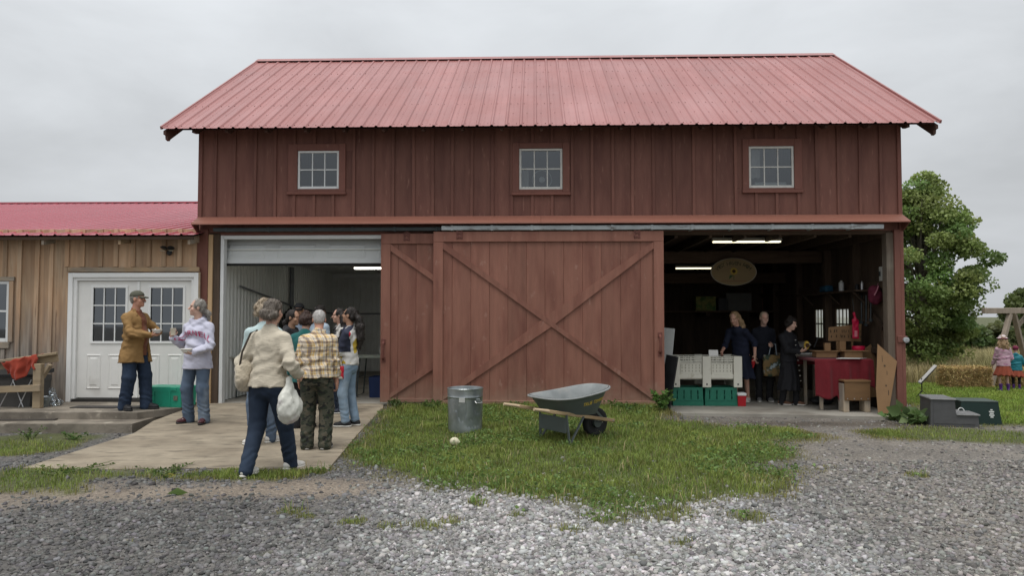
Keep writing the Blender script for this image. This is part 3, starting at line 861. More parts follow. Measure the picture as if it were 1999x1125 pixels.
# ---- left bay: metal-lined wash room
liner = mat('white_ribbed_liner', (0.72, 0.73, 0.70), 0.42, 0.06, 2.0, spec=0.4, col2=(0.60, 0.60, 0.56), c2lo=0.5, c2hi=0.75, c2scale=1.2)
def ribbed(a, b_, z0, z1, nrm, pitch=.152, h=.02):
    """vertical-ribbed sheet from a to b (2-D points), ribs towards nrm"""
    a = Vector((*a, 0)); b_ = Vector((*b_, 0)); d = (b_ - a); L_ = d.length; d.normalize(); nv = Vector((*nrm, 0))
    pr = []; s = 0
    while s < L_ - pitch:
        pr += [(s, 0), (s + pitch * .62, 0), (s + pitch * .72, h), (s + pitch * .9, h)]; s += pitch
    pr += [(s, 0), (L_, 0)]
    n = len(pr); mb = MB()
    mb.add([a + d * t + nv * q + Vector((0, 0, z)) for z in (z0, z1) for t, q in pr], [(i, i + 1, n + i + 1, n + i) for i in range(n - 1)])
    return mb
cu0, cu1, cz = .28, 3.70, 2.66
ribbed((cu0, .12), (cu0, BD - .1), .13, cz, (1, 0)).build('liner_wall', liner, barn, fix=False)
ribbed((cu0, BD - .12), (cu1, BD - .12), .13, cz, (0, -1)).build('liner_wall', liner, barn, fix=False)
ribbed((cu1, BD - .12), (cu1, .12), .13, cz, (-1, 0)).build('liner_wall', liner, barn, fix=False)
box('liner_ceiling', liner, barn, cu0 - .02, cu1 + .02, .2, BD - .1, cz, cz + .02, 0)
box('liner_trim', white_vinyl, barn, cu0 + .022, cu1 - .022, BD - .2, BD - .15, cz - .10, cz - .002, .004)
pipe_m = mat('grey_pvc_pipe', (.16, .17, .18), .5, .1, 5)
mb = MB().tube([(cu0 + .07, .9, 2.08), (cu0 + .07, 4.2, 1.72)], .02).tube([(cu0 + .07, 4.2, 1.72), (cu0 + .07, BD - .2, 1.62), (cu1 - .1, BD - .2, 1.62)], .018).tube([(cu0 + .09, 3.6, 1.75), (cu0 + .09, 3.6, 2.6)], .05)
autosmooth(mb.build('water_pipe', pipe_m, barn))
# jambs of the left bay
natural = mat('new_pine', (0.50, 0.34, 0.19), 0.75, 0.18, 2.5, bump=0.2, bscale=22, stretch=(6, 6, 0.4), col2=(0.36, 0.22, 0.12), c2lo=.5, c2hi=.75, c2scale=2, c2stretch=(4, 4, .4), rnd=.1)
r = prect(384, 452, 405, 796); box('jamb_board', red_trim, barn, r[0], r[1], -.03, .10, .06, r[3] + .03, .004)
r = prect(405.5, 458, 414, 792); box('jamb_post', natural, barn, r[0], r[1], -.02, .03, .10, r[3], .004)
r = prect(414.5, 458, 427, 792); box('jamb_post', dark_wood, barn, r[0], r[1], .0, .12, .10, r[3], .004)
r = prect(427.5, 459, 433, 792); box('door_frame', white_vinyl, barn, r[0], r[1] + .01, .02, .14, .12, r[3], .003)
fw_ = prect(433, 459, 840, 466); box('door_frame', white_vinyl, barn, fw_[0] + .012, 3.72, .02, .14, fw_[2], fw_[3], .003)
box('head_trim', red_trim, barn, bu(427), 3.72, .012, .03, fw_[3] + .003, zhead + .06, .003)
# sectional overhead door: lowest section hangs tilted below the header
gd_m = mat('overhead_door_white', (.66, .68, .67), .4, .05, 3)
g0, g1 = bu(432, 490, .25), 3.66
ga, gb = (.17, bw(600, 514, .17)), (.30, bw(600, 468, .30))
d_ = Vector((0, gb[0] - ga[0], gb[1] - ga[1])); nrm_ = Vector((0, -d_.z, d_.y)).normalized()
GP = lambda u, t, h=0.0: Vector((u, ga[0], ga[1])) + d_ * t + nrm_ * h
mb = MB()
def gquad(u0, u1, t0, t1, h0, h1): mb.hexa([GP(u0, t0, h0), GP(u1, t0, h0), GP(u1, t1, h0), GP(u0, t1, h0), GP(u0, t0, h1), GP(u1, t0, h1), GP(u1, t1, h1), GP(u0, t1, h1)])
gquad(g0, g1, 0, 1, -.04, 0)
ohd = mb.build('overhead_door', gd_m, barn)
for i in range(4):
    a = g0 + (g1 - g0) * (i + .14) / 4; b_ = g0 + (g1 - g0) * (i + .90) / 4
    mb = MB(); i_ = .05
    P = [GP(a, .2, .001), GP(b_, .2, .001), GP(b_, .8, .001), GP(a, .8, .001), GP(a + .03, .27, .012), GP(b_ - .03, .27, .012), GP(b_ - .03, .73, .012), GP(a + .03, .73, .012),
         GP(a + .07, .36, .004), GP(b_ - .07, .36, .004), GP(b_ - .07, .64, .004), GP(a + .07, .64, .004)]
    mb.add(P, [(k, (k + 1) % 4, 4 + (k + 1) % 4, 4 + k) for k in range(4)] + [(4 + k, 4 + (k + 1) % 4, 8 + (k + 1) % 4, 8 + k) for k in range(4)] + [(8, 9, 10, 11)])
    mb.build('raised_panel', gd_m, ohd)
box('bottom_gap_strip', mat('gap_black', (.012, .012, .012), .7, .1), ohd, g0, g1, ga[0] - .0, ga[0] + .045, ga[1] - .04, ga[1] - .006, .005)  # black strip put in for the dark gap below the panel
box('upper_section', gd_m, ohd, g0, g1, .32, 2.9, gb[1] + .0, gb[1] + .04, .004)
# ---- right jamb of the open bay
r = prect(1748, 452, 1759, 812, -.02); box('jamb_board', red_trim, barn, r[0], r[1], -.04, .06, -.02, r[3] + .03, .004)
box('corner_post', red_trim, barn, bu(1759.5, 620, -.03), BW + .016, -.032, .10, -.06, wbot - .03, .005)
box('jamb_post', mat('dark_weathered_post', (.15, .118, .09), .85, .25, 3, bump=.4, bscale=22, stretch=(7, 7, .5), col2=(.24, .21, .17), c2scale=1.4), barn, bu(1733), bu(1747.5), .0, .16, .0, zhead, .006)
lt = MB().box(bu(1752, 663, -.05), BW + .03, -.065, -.041, bw(1760, 669, -.05), bw(1760, 656, -.05), .004).build('door_latch', red_trim, barn)
MB().tube([(BW + .0, -.10, bw(1765, 664, -.05)), (BW + .0, -.06, bw(1765, 664, -.05))], .045, 12).build('latch_ring', galv, lt)

# ---- sliding doors
def sliding_door(x0, x1, ytop, ybot, v, seams, name='sliding_door', braces=True, xr=None):
    """frame mesh with a plank for every board, diagonal braces, hangers and a pull"""
    u0, u1 = bu(x0, 620, v), (xr if xr is not None else bu(x1, 620, v))
    z0, z1 = bw((x0 + x1) / 2, ybot, v), bw((x0 + x1) / 2, ytop, v)
    sw, rw = .155, .165
    f = v - .03
    fr_ = MB().box(u0, u0 + sw, f, v - .0015, z0, z1 - rw - .002, .003).box(u1 - sw, u1, f, v - .0015, z0, z1 - rw - .002, .003).box(u0, u1, f - .002, v - .0015, z1 - rw, z1, .003).box(u0 + sw + .002, u1 - sw - .002, f, v - .0015, z0, z0 + .06, .003)
    d = fr_.build(name, door_red, barn)
    tag(d, None)
    e = [u0] + seams + [u1]
    for a, b_ in zip(e[:-1], e[1:]):
        dv = random.uniform(0, .003)
        box('plank', door_red, d, a + .0006, b_ - .0006, v + dv, v + .025 + dv, z0 + .002 + random.uniform(0, .008), z1 - .004, .005)
    bwid = .185
    A, B_, C, D_ = (u0 + sw, z1 - rw), (u1 - sw, z1 - rw), (u1 - sw, z0 + .02), (u0 + sw, z0 + .02)
    def brace(p, q, h, t0=0.0, t1=1.0):
        p = Vector(p); q = Vector(q); w = q - p; L_ = w.length; w.normalize(); n = Vector((-w.y, w.x)) * (bwid / 2)
        a = p + w * L_ * t0; b_ = p + w * L_ * t1
        # trim the ends vertically against the stiles
        k = w.y / w.x
        sh = lambda s: Vector((0, s * bwid / 2 * math.sqrt(1 + k * k)))
        if t0 == 0: P0, P1 = a + sh(1), a + sh(-1)
        else: P0, P1 = a + n, a - n
        if t1 == 1: P2, P3 = b_ + sh(-1), b_ + sh(1)
        else: P2, P3 = b_ - n, b_ + n
        poly = [(max(u0 + sw + .002, min(u1 - sw - .002, x[0])), max(z0 + .062, min(z1 - rw - .003, x[1]))) for x in (P0, P1, P2, P3)]
        MB().prism(poly, f + h, v - .001, lambda q_, t: (q_[0], t, q_[1])).build('brace', door_red, d)
    if braces:
        brace(A, C, .003)
        cx = .5; hw = bwid / 2 / (Vector(B_) - Vector(D_)).length * 1.12
        brace(D_, B_, .007, 0, cx)
        brace(D_, B_, .007, cx, 1)
    for uu in (u0 + .42, u1 - .42):
        h = MB().box(uu - .05, uu - .018, f - .012, f - .0025, z1 - .12, z1 + .02, .003).box(uu + .018, uu + .05, f - .012, f - .0025, z1 - .12, z1 + .02, .003).box(uu - .045, uu + .045, f - .016, f - .003, z1 - .04, z1 - .015, .002).box(uu - .045, uu + .045, f - .016, f - .003, z1 - .105, z1 - .08, .002).box(uu - .02, uu + .02, f + .02, f + .03, z1 + .002, z1 + .09, .003)
        h.build('roller_hanger', iron, d)
    return d, u0, u1, z0, z1, f
def pull(d, u, z0, z1, f):
    MB().tube([(u, f - .002, z1), (u, f - .055, z1 - .03), (u, f - .06, (z0 + z1) / 2), (u, f - .055, z0 + .03), (u, f - .002, z0)], .02, 8).box(u - .035, u + .035, f - .01, f - .003, z1 - .04, z1 + .05, .003).box(u - .035, u + .035, f - .01, f - .003, z0 - .05, z0 + .04, .003).build('pull_handle', iron, d)
vf, vb = -.175, -.075
sm = [bu(p, 620, vf) for p in (882.5, 919, 955.5, 991.6, 1027.7, 1064, 1100.7, 1137.5, 1174, 1212, 1250.6, 1275)]
d1, *q1 = sliding_door(846, 1296, 452, 790, vf, sm)
pull(d1, bu(1288.5, 672, vf - .03), bw(1288, 690, vf - .03), bw(1288, 655, vf - .03), q1[4])
d1['label'] = 'front sliding door with a full diagonal cross brace'
b0 = bu(744, 620, vb)
sm2 = [bu(p, 620, vb) for p in (777, 812)] + [b0 + .56 + .302 * i for i in range(1, 10)]
d2, *q2 = sliding_door(743.5, 1190, 456, 786, vb, sm2, xr=b0 + (q1[1] - q1[0]))
d2['label'] = 'rear sliding door mostly hidden behind the front one'
pull(d2, bu(748.5, 685, vb - .03), bw(748, 702, vb - .03), bw(748, 668, vb - .03), q2[4])
scuff = mat('dry_wood_sill', (.36, .2, .15), .8, .2, 5)
# ---- inside the open right bay: back boards, beams, shelf
uR0 = 3.81
n = 22
for i in range(n):
    a = uR0 + (BW - .05 - uR0) * i / n; b_ = uR0 + (BW - .05 - uR0) * (i + 1) / n
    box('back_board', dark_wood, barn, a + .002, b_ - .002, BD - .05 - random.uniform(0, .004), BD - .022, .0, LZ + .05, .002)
zb1, zb0 = bw(1400, 490, 3.0), bw(1400, 514, 3.0)
box('tie_beam', dark_wood_h, barn, uR0, BW - .03, 3.0, 3.15, zb0, zb1, .008)
box('tie_beam', dark_wood_h, barn, uR0, BW - .03, 5.4, 5.55, bw(1400, 553, 5.4), bw(1400, 533, 5.4), .008)
for v in (1.5, 2.82, 4.4, 6.0):
    box('wall_post', dark_wood, barn, BW - .16, BW - .024, v - .07, v + .07, 0.0, LZ, .006)
box('wall_girt', dark_wood_h, barn, BW - .10, BW - .023, .2, BD - .06, 2.02, 2.14, .005)
box('wall_girt', dark_wood_h, barn, BW - .10, BW - .023, .2, BD - .06, .92, 1.02, .005)
mb = MB().bar((BW - .06, 1.6, 2.02), (BW - .06, .55, 1.35), .09, .05, (1, 0, 0)).build('wall_brace', dark_wood, barn)
MB().bar((BW - .06, 2.95, 2.02), (BW - .06, 3.7, 2.9), .09, .05, (1, 0, 0)).build('wall_brace', dark_wood, barn)

# ================================================================== the natural-wood shed on the left
def board_mat(name):
    m = mat(name, (0.46, 0.295, 0.18), 0.8, 0.22, 2.2, bump=0.35, bscale=16, stretch=(7, 7, 0.35), rnd=0.20, col2=(0.50, 0.36, 0.24), c2lo=.42, c2hi=.62, c2scale=1.1, c2stretch=(3, 3, .5),
            c3=(0.22, 0.13, 0.075), c3lo=.64, c3hi=.76, c3scale=2.6, c3stretch=(9, 9, .55), distort=.6)
    nt = m.node_tree; N, L = nt.nodes, nt.links; b = N['Principled BSDF']
    src = b.inputs['Base Color'].links[0].from_socket
    tc = N.new('ShaderNodeTexCoord'); sp = N.new('ShaderNodeSeparateXYZ'); L.new(tc.outputs['Object'], sp.inputs[0])
    no = N.new('ShaderNodeTexNoise'); no.inputs['Scale'].default_value = 1.0; no.inputs['Detail'].default_value = 6
    mp = N.new('ShaderNodeMapping'); mp.inputs['Scale'].default_value = (5, 5, .7); L.new(tc.outputs['Object'], mp.inputs[0]); L.new(mp.outputs[0], no.inputs['Vector'])
    ad = N.new('ShaderNodeMath'); ad.operation = 'MULTIPLY_ADD'; ad.inputs[1].default_value = 2.0; L.new(no.outputs['Fac'], ad.inputs[0]); L.new(sp.outputs['Z'], ad.inputs[2])
    r = N.new('ShaderNodeMapRange')
    for k, v_ in zip(('From Min', 'From Max', 'To Min', 'To Max'), (1.75, 2.75, 0.88, 0.0)): r.inputs[k].default_value = v_
    L.new(ad.outputs[0], r.inputs['Value'])
    n2 = N.new('ShaderNodeTexNoise'); n2.inputs['Scale'].default_value = 3.0; n2.inputs['Detail'].default_value = 6
    mp2 = N.new('ShaderNodeMapping'); mp2.inputs['Scale'].default_value = (7, 7, .5); L.new(tc.outputs['Object'], mp2.inputs[0]); L.new(mp2.outputs[0], n2.inputs['Vector'])
    cr = N.new('ShaderNodeValToRGB'); cr.color_ramp.elements[0].color = (.10, .095, .09, 1); cr.color_ramp.elements[1].color = (.33, .30, .265, 1)
    cr.color_ramp.elements[0].position = .34; cr.color_ramp.elements[1].position = .66
    L.new(n2.outputs['Fac'], cr.inputs[0])
    mx = N.new('ShaderNodeMixRGB'); L.new(r.outputs[0], mx.inputs['Fac']); L.new(src, mx.inputs['Color1']); L.new(cr.outputs[0], mx.inputs['Color2'])
    L.new(mx.outputs[0], b.inputs['Base Color'])
    return m
shed_m = board_mat('weathered_pine_boards')
shed_grey = mat('grey_pine_trim', (.30, .26, .21), .85, .22, 3, bump=.3, bscale=20, stretch=(1, 6, 6), col2=(.42, .29, .17), c2scale=1.5, c2lo=.4, c2hi=.65)
shed = empty('shed', BO, BANG)
tag(shed, 'low weathered pine shed with crimson metal roof joined to the barn', 'shed')
SV = -.06
swt = bw(190, 462, SV) + .12
sb0 = bu(-330)
sedge = [sb0] + [bu(p, 620, SV) for p in range(-300, 0, 31)] + [bu(p, 620, SV) for p in (8, 37, 72, 99, 129, 160, 195, 225, 258, 289, 319, 350)] + [bu(381.5, 620, SV)]
shole = [prect(131, 532, 388.5, 792, SV), prect(-75, 549, 18, 668, SV)]
for a, b_ in zip(sedge[:-1], sedge[1:]):
    rs_ = [(a + .002, b_ - .002, .10, swt)]
    for h in shole: rs_ = [q for r_ in rs_ for q in sub_rect(r_, h)]
    dv = random.uniform(0, .006)
    for q in rs_:
        if q[1] - q[0] > .015 and q[3] - q[2] > .02: box('wall_board', shed_m, shed, q[0], q[1], SV + dv, SV + dv + .024, q[2], q[3], .003)
for u in sedge[1:-1]:
    rs_ = [(u - .036, u + .036, .10, swt)]
    for h in (prect(126, 521, 392, 800, SV), prect(-75, 541, 32, 682, SV)): rs_ = [q for r_ in rs_ for q in sub_rect(r_, h)]
    for q in rs_:
        if q[1] - q[0] > .04 and q[3] - q[2] > .05:
            k = random.uniform(-.008, .008)
            t = MB().box(q[0], q[1], SV - .024, SV - .001, q[2], q[3], .003); t.v = [(x + k * (q[3] - z), y, z) for x, y, z in t.v]
            t.build('batten', shed_m, shed)
SEV = -.42; sez = bw(190, 459, SEV); SRV = 8.4; srz = bw(190, 398, SRV); ss = (srz - sez) / (SRV - SEV)
srl, srr = -13.0, bu(378, 455, SEV)
shs = sheet(PW + .004, 4, SEV, sez, SRV, srz, seg=8)
i = 0; u = srr - PW
while u > srl - PW:
    o = link('roof_sheet', shs, shed_roof_m, shed); o.location = (u, random.uniform(-.01, .01), .0015 * (i % 2)); u -= PW; i += 1
MB().hexa([(srl, SRV - .15, srz - .0), (0, SRV - .15, srz - .0), (0, SRV + .15, srz + .0), (srl, SRV + .15, srz), (srl, SRV - .15, srz + .035), (0, SRV - .15, srz + .035), (0, SRV + .15, srz + .035), (srl, SRV + .15, srz + .035)]).build('ridge_cap', shed_roof_m, shed)
MB().add([(srl, SEV + .03, sez - .02), (srr - .01, SEV + .03, sez - .02), (srr - .01, SRV, srz - .03), (srl, SRV, srz - .03)], [(0, 1, 2, 3)]).build('roof_deck', dark_wood, shed)
box('fascia_strip', dark_wood_h, shed, srl, srr - .02, SEV + .035, SEV + .06, sez - .07, sez - .021, .003)
for px in (-150, 82, 232, 368):
    u = bu(px, 468, SEV + .05)
    MB().prism([(SEV + .065, sez - .03), (.3, sez - .03 + .6 * ss), (.3, sez - .16 + .6 * ss), (SEV + .065, sez - .145)], u - .02, u + .02, lambda q, t: (t, q[0], q[1])).build('rafter_tail', shed_grey, shed)
box('back_wall', shed_m, shed, sb0, -.05, 8.3, 8.33, 0, 4.6, 0)
box('end_wall', shed_m, shed, sb0 - .02, sb0, SV, 8.3, 0, swt, 0)
box('floor_inside', dark_wood, shed, sb0, -.05, .05, 8.3, .06, .10, 0)
box('room_lining', mat('dim_plaster', (.30, .29, .27), .8, .1, 2), shed, sb0, -.05, 2.6, 2.64, .1, swt, 0)
# door trims
white_paint = mat('white_door_paint', (.80, .79, .755), .45, .05, 3, spec=.4, c3=(.52, .49, .44), c3lo=.62, c3hi=.85, c3scale=1.6)
white_trim = mat('white_trim_paint', (.83, .83, .81), .42, .04, 3, spec=.4)
rr1 = prect(134, 522, 390, 531, SV); box('lintel_board', shed_grey, shed, rr1[0], rr1[1], SV - .035, SV - .001, rr1[2], rr1[3], .004)
r = prect(127, 532, 132, 792, SV); box('casing_board', shed_m, shed, r[0], r[1], SV - .03, SV - .001, r[2], r[3], .003)
r = prect(388.5, 532, 393, 792, SV); box('casing_board', shed_grey, shed, r[0] - .02, r[1] - .025, SV - .03, SV - .001, r[2], r[3], .003)
o0, o1, z0_, z1_ = prect(132.5, 533, 387, 792, SV)
dd = MB().box(o0, o0 + .075, SV - .032, SV + .02, .152, z1_, .003).box(o1 - .075, o1, SV - .032, SV + .02, .152, z1_, .003).box(o0 + .075, o1 - .075, SV - .032, SV + .02, z1_ - .075, z1_, .003) \
    .box(o0 + .075, o0 + .13, SV + .0, SV + .09, .152, z1_ - .075, .003).box(o1 - .13, o1 - .075, SV + .0, SV + .09, .152, z1_ - .075, .003).box(o0 + .13, o1 - .13, SV + .0, SV + .09, z1_ - .125, z1_ - .075, .003).build('double_door', white_trim, shed)
dv = SV + .045
box('threshold', mat('dark_threshold', (.03, .028, .026), .6, .2), dd, o0 + .08, o1 - .08, SV - .01, SV + .1, .150, .20, .004)
um_ = bu(269.5, 660, dv)
pane_d = glass_mat('door_pane', (.30, .33, .35), .13)
def leaf(u0, u1, lite, pans):
    zt = z1_ - .13; zb = .215
    L0, L1, Lz0, Lz1 = prect(*lite, dv)
    lf = MB()
    for q in sub_rect((u0, u1, zb, zt), (L0, L1, Lz0, Lz1)): lf.box(q[0], q[1], dv, dv + .045, q[2], q[3], 0)
    d = lf.build('door_leaf', white_paint, dd)
    f = MB()
    for q in sub_rect((L0 - .028, L1 + .028, Lz0 - .028, Lz1 + .028), (L0 + .012, L1 - .012, Lz0 + .012, Lz1 - .012)): f.box(q[0], q[1], dv - .016, dv - .001, q[2], q[3], .004)
    f.build('lite_frame', white_trim, d)
    for i in range(3):
        for j in range(3):
            a0 = L0 + (L1 - L0) * i / 3; a1 = L0 + (L1 - L0) * (i + 1) / 3; c0 = Lz0 + (Lz1 - Lz0) * j / 3; c1 = Lz0 + (Lz1 - Lz0) * (j + 1) / 3
            t = random.uniform(-.001, .001)
            MB().add([(a0, dv + .012, c0), (a1, dv + .012 + t, c0), (a1, dv + .012, c1), (a0, dv + .012 - t, c1)], [(0, 1, 2, 3)]).build('pane', pane_d, d, fix=False)
    for i in (1, 2):
        a = L0 + (L1 - L0) * i / 3; box('muntin', white_trim, d, a - .009, a + .009, dv - .008, dv + .008, Lz0 + .012, Lz1 - .012, .002)
        c = Lz0 + (Lz1 - Lz0) * i / 3
        for k in range(3): box('muntin', white_trim, d, L0 + (L1 - L0) * k / 3 + (.01 if k else .012), L0 + (L1 - L0) * (k + 1) / 3 - (.01 if k < 2 else .012), dv - .007, dv + .007, c - .009, c + .009, .002)
    for p in pans:
        a, b_, c, e = prect(*p, dv)
        P = []
        for ins, h in ((0, -.001), (.016, -.012), (.03, -.003), (.055, -.003), (.075, -.010)):
            P += [(a + ins, dv + h, c + ins), (b_ - ins, dv + h, c + ins), (b_ - ins, dv + h, e - ins), (a + ins, dv + h, e - ins)]
        MB().add(P, [(4 * r_ + k, 4 * r_ + (k + 1) % 4, 4 * r_ + 4 + (k + 1) % 4, 4 * r_ + 4 + k) for r_ in range(4) for k in range(4)] + [(16, 17, 18, 19)]).build('embossed_panel', white_paint, d)
    return d
leaf(o0 + .133, um_ - .004, (181, 561, 246.5, 668), [(168.5, 692, 197, 760), (210.5, 692, 239, 760)])
l2 = leaf(um_ + .004, o1 - .133, (293, 561, 358.5, 668), [(283, 692, 312, 760), (327, 692, 355.5, 760)])
box('astragal', white_trim, dd, um_ - .02, um_ + .02, dv - .02, dv - .001, .215, z1_ - .135, .003)
window(shed, (-75, 549, 18, 668), white_vinyl, None, 2, 2, pr=lambda *a: prect(*a, SV), v=SV, fw=.05, mw=.03, glass=pane_d)
r = prect(-90, 541, 30, 548.5, SV); box('casing_board', shed_grey, shed, r[0], r[1], SV - .035, SV - .001, r[2], r[3], .003)
r = prect(-90, 668.5, 20, 680, SV); box('casing_board', shed_grey, shed, r[0], r[1], SV - .04, SV - .001, r[2], r[3], .003)
r = prect(18.5, 549, 27, 668, SV); box('casing_board', shed_m, shed, r[0], r[1], SV - .03, SV - .001, r[2], r[3], .003)
# ================================================================== things in the yard and the bays
black_p = mat('black_plastic', (.018, .019, .02), .45, .15, 8)
rubber = mat('black_tyre_rubber', (.022, .022, .023), .8, .2, 10, bump=.2)
zinc = mat('galvanised_zinc', (.40, .43, .44), .36, .28, 3.0, metal=.7, col2=(.24, .27, .275), c2lo=.4, c2hi=.62, c2scale=2.4, c2stretch=(1.2, 1.2, .5), c3=(.55, .57, .57), c3lo=.6, c3hi=.75, c3scale=5, rvar=.1)
card = mat('brown_cardboard', (.27, .16, .08), .85, .08, 4, bump=.08, bscale=40)
card_dk = mat('cardboard_print', (.07, .045, .03), .85, .1, 20)
paper = mat('white_paper', (.72, .71, .68), .8, .04, 5)
steel = mat('bare_steel', (.5, .5, .5), .35, .1, 6, metal=.8)
def place(name, p, rz=0.0, label=None, cat=None, group=None):
    o = empty(name, p, rz)
    if label: tag(o, label, cat, group)
    return o

# ---- galvanised bin
c = gnd(908, 842); R0 = 70 / 2 / FPX * c.y
zt = at(908, 757, c.y).z - c.z
can = place('metal_bin', c, 0.3, 'dented galvanised steel bin standing in the grass', 'bin')
prof = [(.0, .012), (R0 * .90, .012), (R0 * .92, 0), (R0 * .93, .02)]
for i in range(1, 17): prof.append((R0 * (.93 + .04 * i / 16), .02 + (zt - .14) * i / 16))
prof += [(R0 * .99, zt - .11), (R0 * .97, zt - .10), (R0 * .985, zt - .075), (R0 * .975, zt - .06), (R0 * .99, zt - .04), (R0 * .98, zt - .02), (R0 * 1.0, zt - .005), (R0 * .985, zt), (R0 * .96, zt - .012), (R0 * .955, zt - .1), (R0 * .91, .04), (0, .03)]
mb = MB().lathe(prof, 64, capb=False)
nv = []
for x, y, z in mb.v:
    a = math.atan2(y, x); r = math.hypot(x, y); f = 1.0
    if .05 < z < zt - .12 and r > R0 * .8:
        f += .010 * math.cos(a * 32) * (1 if z < zt * .62 else .25)
        for da, dz, w, hgt, amp in ((-2.45, .37, .34, .05, .36), (-2.0, .27, .16, .08, .2), (-.95, .36, .25, .09, .14), (-2.9, .2, .3, .1, .12), (-1.3, .12, .5, .06, .05)):
            q = math.atan2(math.sin(a - da), math.cos(a - da))
            f -= amp * math.exp(-(q / w) ** 2 - ((z - dz * zt / .55) / hgt) ** 2)
    nv.append((x * f, y * f, z))
mb.v = nv
autosmooth(mb.build('drum', zinc, can), 50)
lab = MB()
for a0, z0_, z1_ in ((-2.15, zt - .17, zt - .11),):
    for k in range(4):
        for zz in (z0_, z1_): lab.v.append((R0 * 1.004 * math.cos(a0 + k * .11), R0 * 1.004 * math.sin(a0 + k * .11), zz))
    lab.f += [(0, 2, 3, 1), (2, 4, 5, 3), (4, 6, 7, 5)]; lab.mi = [0] * 3
lab.build('paper_label', mat('faded_label', (.5, .5, .48), .7, .1), can, fix=False)
a = -1.05
hx = lambda aa, r: (r * math.cos(aa), r * math.sin(aa))
autosmooth(MB().tube([(*hx(a - .2, R0), zt - .16), (*hx(a - .2, R0 * 1.12), zt - .18), (*hx(a + .2, R0 * 1.12), zt - .18), (*hx(a + .2, R0), zt - .16)], .007, 6).build('bail_handle', steel, can))
MB().box(*sorted((R0 * .995 * math.cos(a) - .03, R0 * .995 * math.cos(a) + .03)), R0 * .98 * math.sin(a) - .012, R0 * .98 * math.sin(a) + .01, zt - .17, zt - .13, .003).build('handle_ear', zinc, can)

# ---- wheelbarrow
wb0 = gnd(1108, 862)
WB = place('wheelbarrow', wb0 + Vector((-.13, 0, 0)), R(34), 'grey plastic-tray wheelbarrow with wooden handles resting on the grass', 'wheelbarrow')
tray_out = mat('charcoal_poly_tray', (.085, .10, .10), .45, .1, 4, spec=.4)
tray_in = mat('dusty_tray_inside', (.22, .235, .235), .6, .22, 5, col2=(.26, .25, .23), c2scale=2.5)
ash = mat('ash_handle_wood', (.40, .285, .165), .7, .2, 3, stretch=(.5, 6, 6), bump=.15, col2=(.30, .20, .11), c2scale=2)
def ring(cx, hx_, hy, z, tilt, n=40, e=3.2, taper=.16):
    out = []
    for k in range(n):
        a = 2 * math.pi * k / n; ca, sa = math.cos(a), math.sin(a)
        x = math.copysign(abs(ca) ** (2 / e), ca); y = math.copysign(abs(sa) ** (2 / e), sa)
        yy = hy * y * (1 - taper * x)
        out.append((cx + hx_ * x, yy, z + tilt * x + .02 * x * x))
    return out
rings = [ring(.20, .30, .20, .315, -.03, e=2.6), ring(.20, .34, .235, .325, -.03), ring(.205, .385, .275, .41, -.005), ring(.21, .425, .312, .49, .025), ring(.215, .46, .342, .56, .05), ring(.22, .485, .362, .566, .052), ring(.22, .487, .365, .578, .053), ring(.22, .47, .352, .582, .053),
         ring(.215, .45, .332, .563, .048), ring(.21, .415, .304, .493, .024), ring(.205, .375, .267, .414, -.005), ring(.20, .33, .227, .335, -.028)]
mb = MB(); n = 40
for i in range(len(rings) - 1):
    mb.cur = 0 if i < 5 else (1 if i >= 7 else 0)
    mb.add(rings[i] + rings[i + 1], [(k, (k + 1) % n, n + (k + 1) % n, n + k) for k in range(n)])
mb.cur = 0; mb.add(rings[0], [tuple(range(n - 1, -1, -1))]); mb.cur = 1; mb.add(rings[-1], [tuple(range(n))])
me = mb.mesh('tray'); bm = bmesh.new(); bm.from_mesh(me); bmesh.ops.remove_doubles(bm, verts=bm.verts, dist=1e-4); bm.to_mesh(me); bm.free()
tr = autosmooth(link('tray', me, [tray_out, tray_in], WB), 55)
bvh = BVHTree.FromPolygons([v.co.copy() for v in me.vertices], [tuple(p.vertices) for p in me.polygons])
tm = text_mesh('TRUE TEMPER', .062, 0, spacing=1.0)
bm = bmesh.new(); bm.from_mesh(tm); bmesh.ops.triangulate(bm, faces=bm.faces); bm.to_mesh(tm); bm.free()
for v in tm.vertices:
    h = bvh.ray_cast(Vector((.36 + v.co.x, -2, .475 + v.co.y + .14 * v.co.x)), Vector((0, 1, 0)))
    v.co = h[0] + h[1] * .002 if h[0] else Vector((.38, -.3, .45))
link('lettering', tm, mat('yellow_decal', (.85, .58, .06), .5, .1), tr)
lip = MB()
autosmooth(MB().tube([Vector(p) + Vector((0, 0, -.004)) for p in ring(.22, .49, .368, .573, .053)] + [Vector(ring(.22, .49, .368, .573, .053)[0]) + Vector((0, 0, -.004))], .011, 6, False).build('rim', mat('tray_rim_grey', (.26, .27, .27), .5, .1), tr))
for s in (-1, 1):
    y0, y1 = s * .29, s * .17
    mb = MB().bar((-.36, y0, .415), (.80, y1 * .75, .20), .038, .042, c=.006)
    h = mb.build('handle_rail', ash, WB)
    autosmooth(MB().tube([(-.56, y0 * 1.07, .452), (-.40, y0 * 1.015, .425), (-.34, y0, .412)], [.017, .019, .023], 8).build('grip', mat('pale_grip_wood', (.55, .42, .28), .7, .15, 6), h))
    lg = MB().bar((-.06, y0 * .9, .35), (-.03, y0 * 1.0, -.01), .035, .012, (1, 0, 0)).bar((-.03, y0 * 1.0, .0), (.20, y0 * .92, .31), .03, .012, (1, 0, 0)).bar((-.10, y0 * .95, -.004), (.08, y0 * 1.0, -.004), .035, .012)
    lg.build('leg', tray_out, WB)
    MB().bar((.62, y1 * .8, .235), (.45, y1 * 1.1, .36), .03, .01, (0, 1, 0)).build('tray_brace', tray_out, WB)
MB().box(-.062, -.054, -.262, .262, .13, .31, .003).build('leg_plate', tray_out, WB)
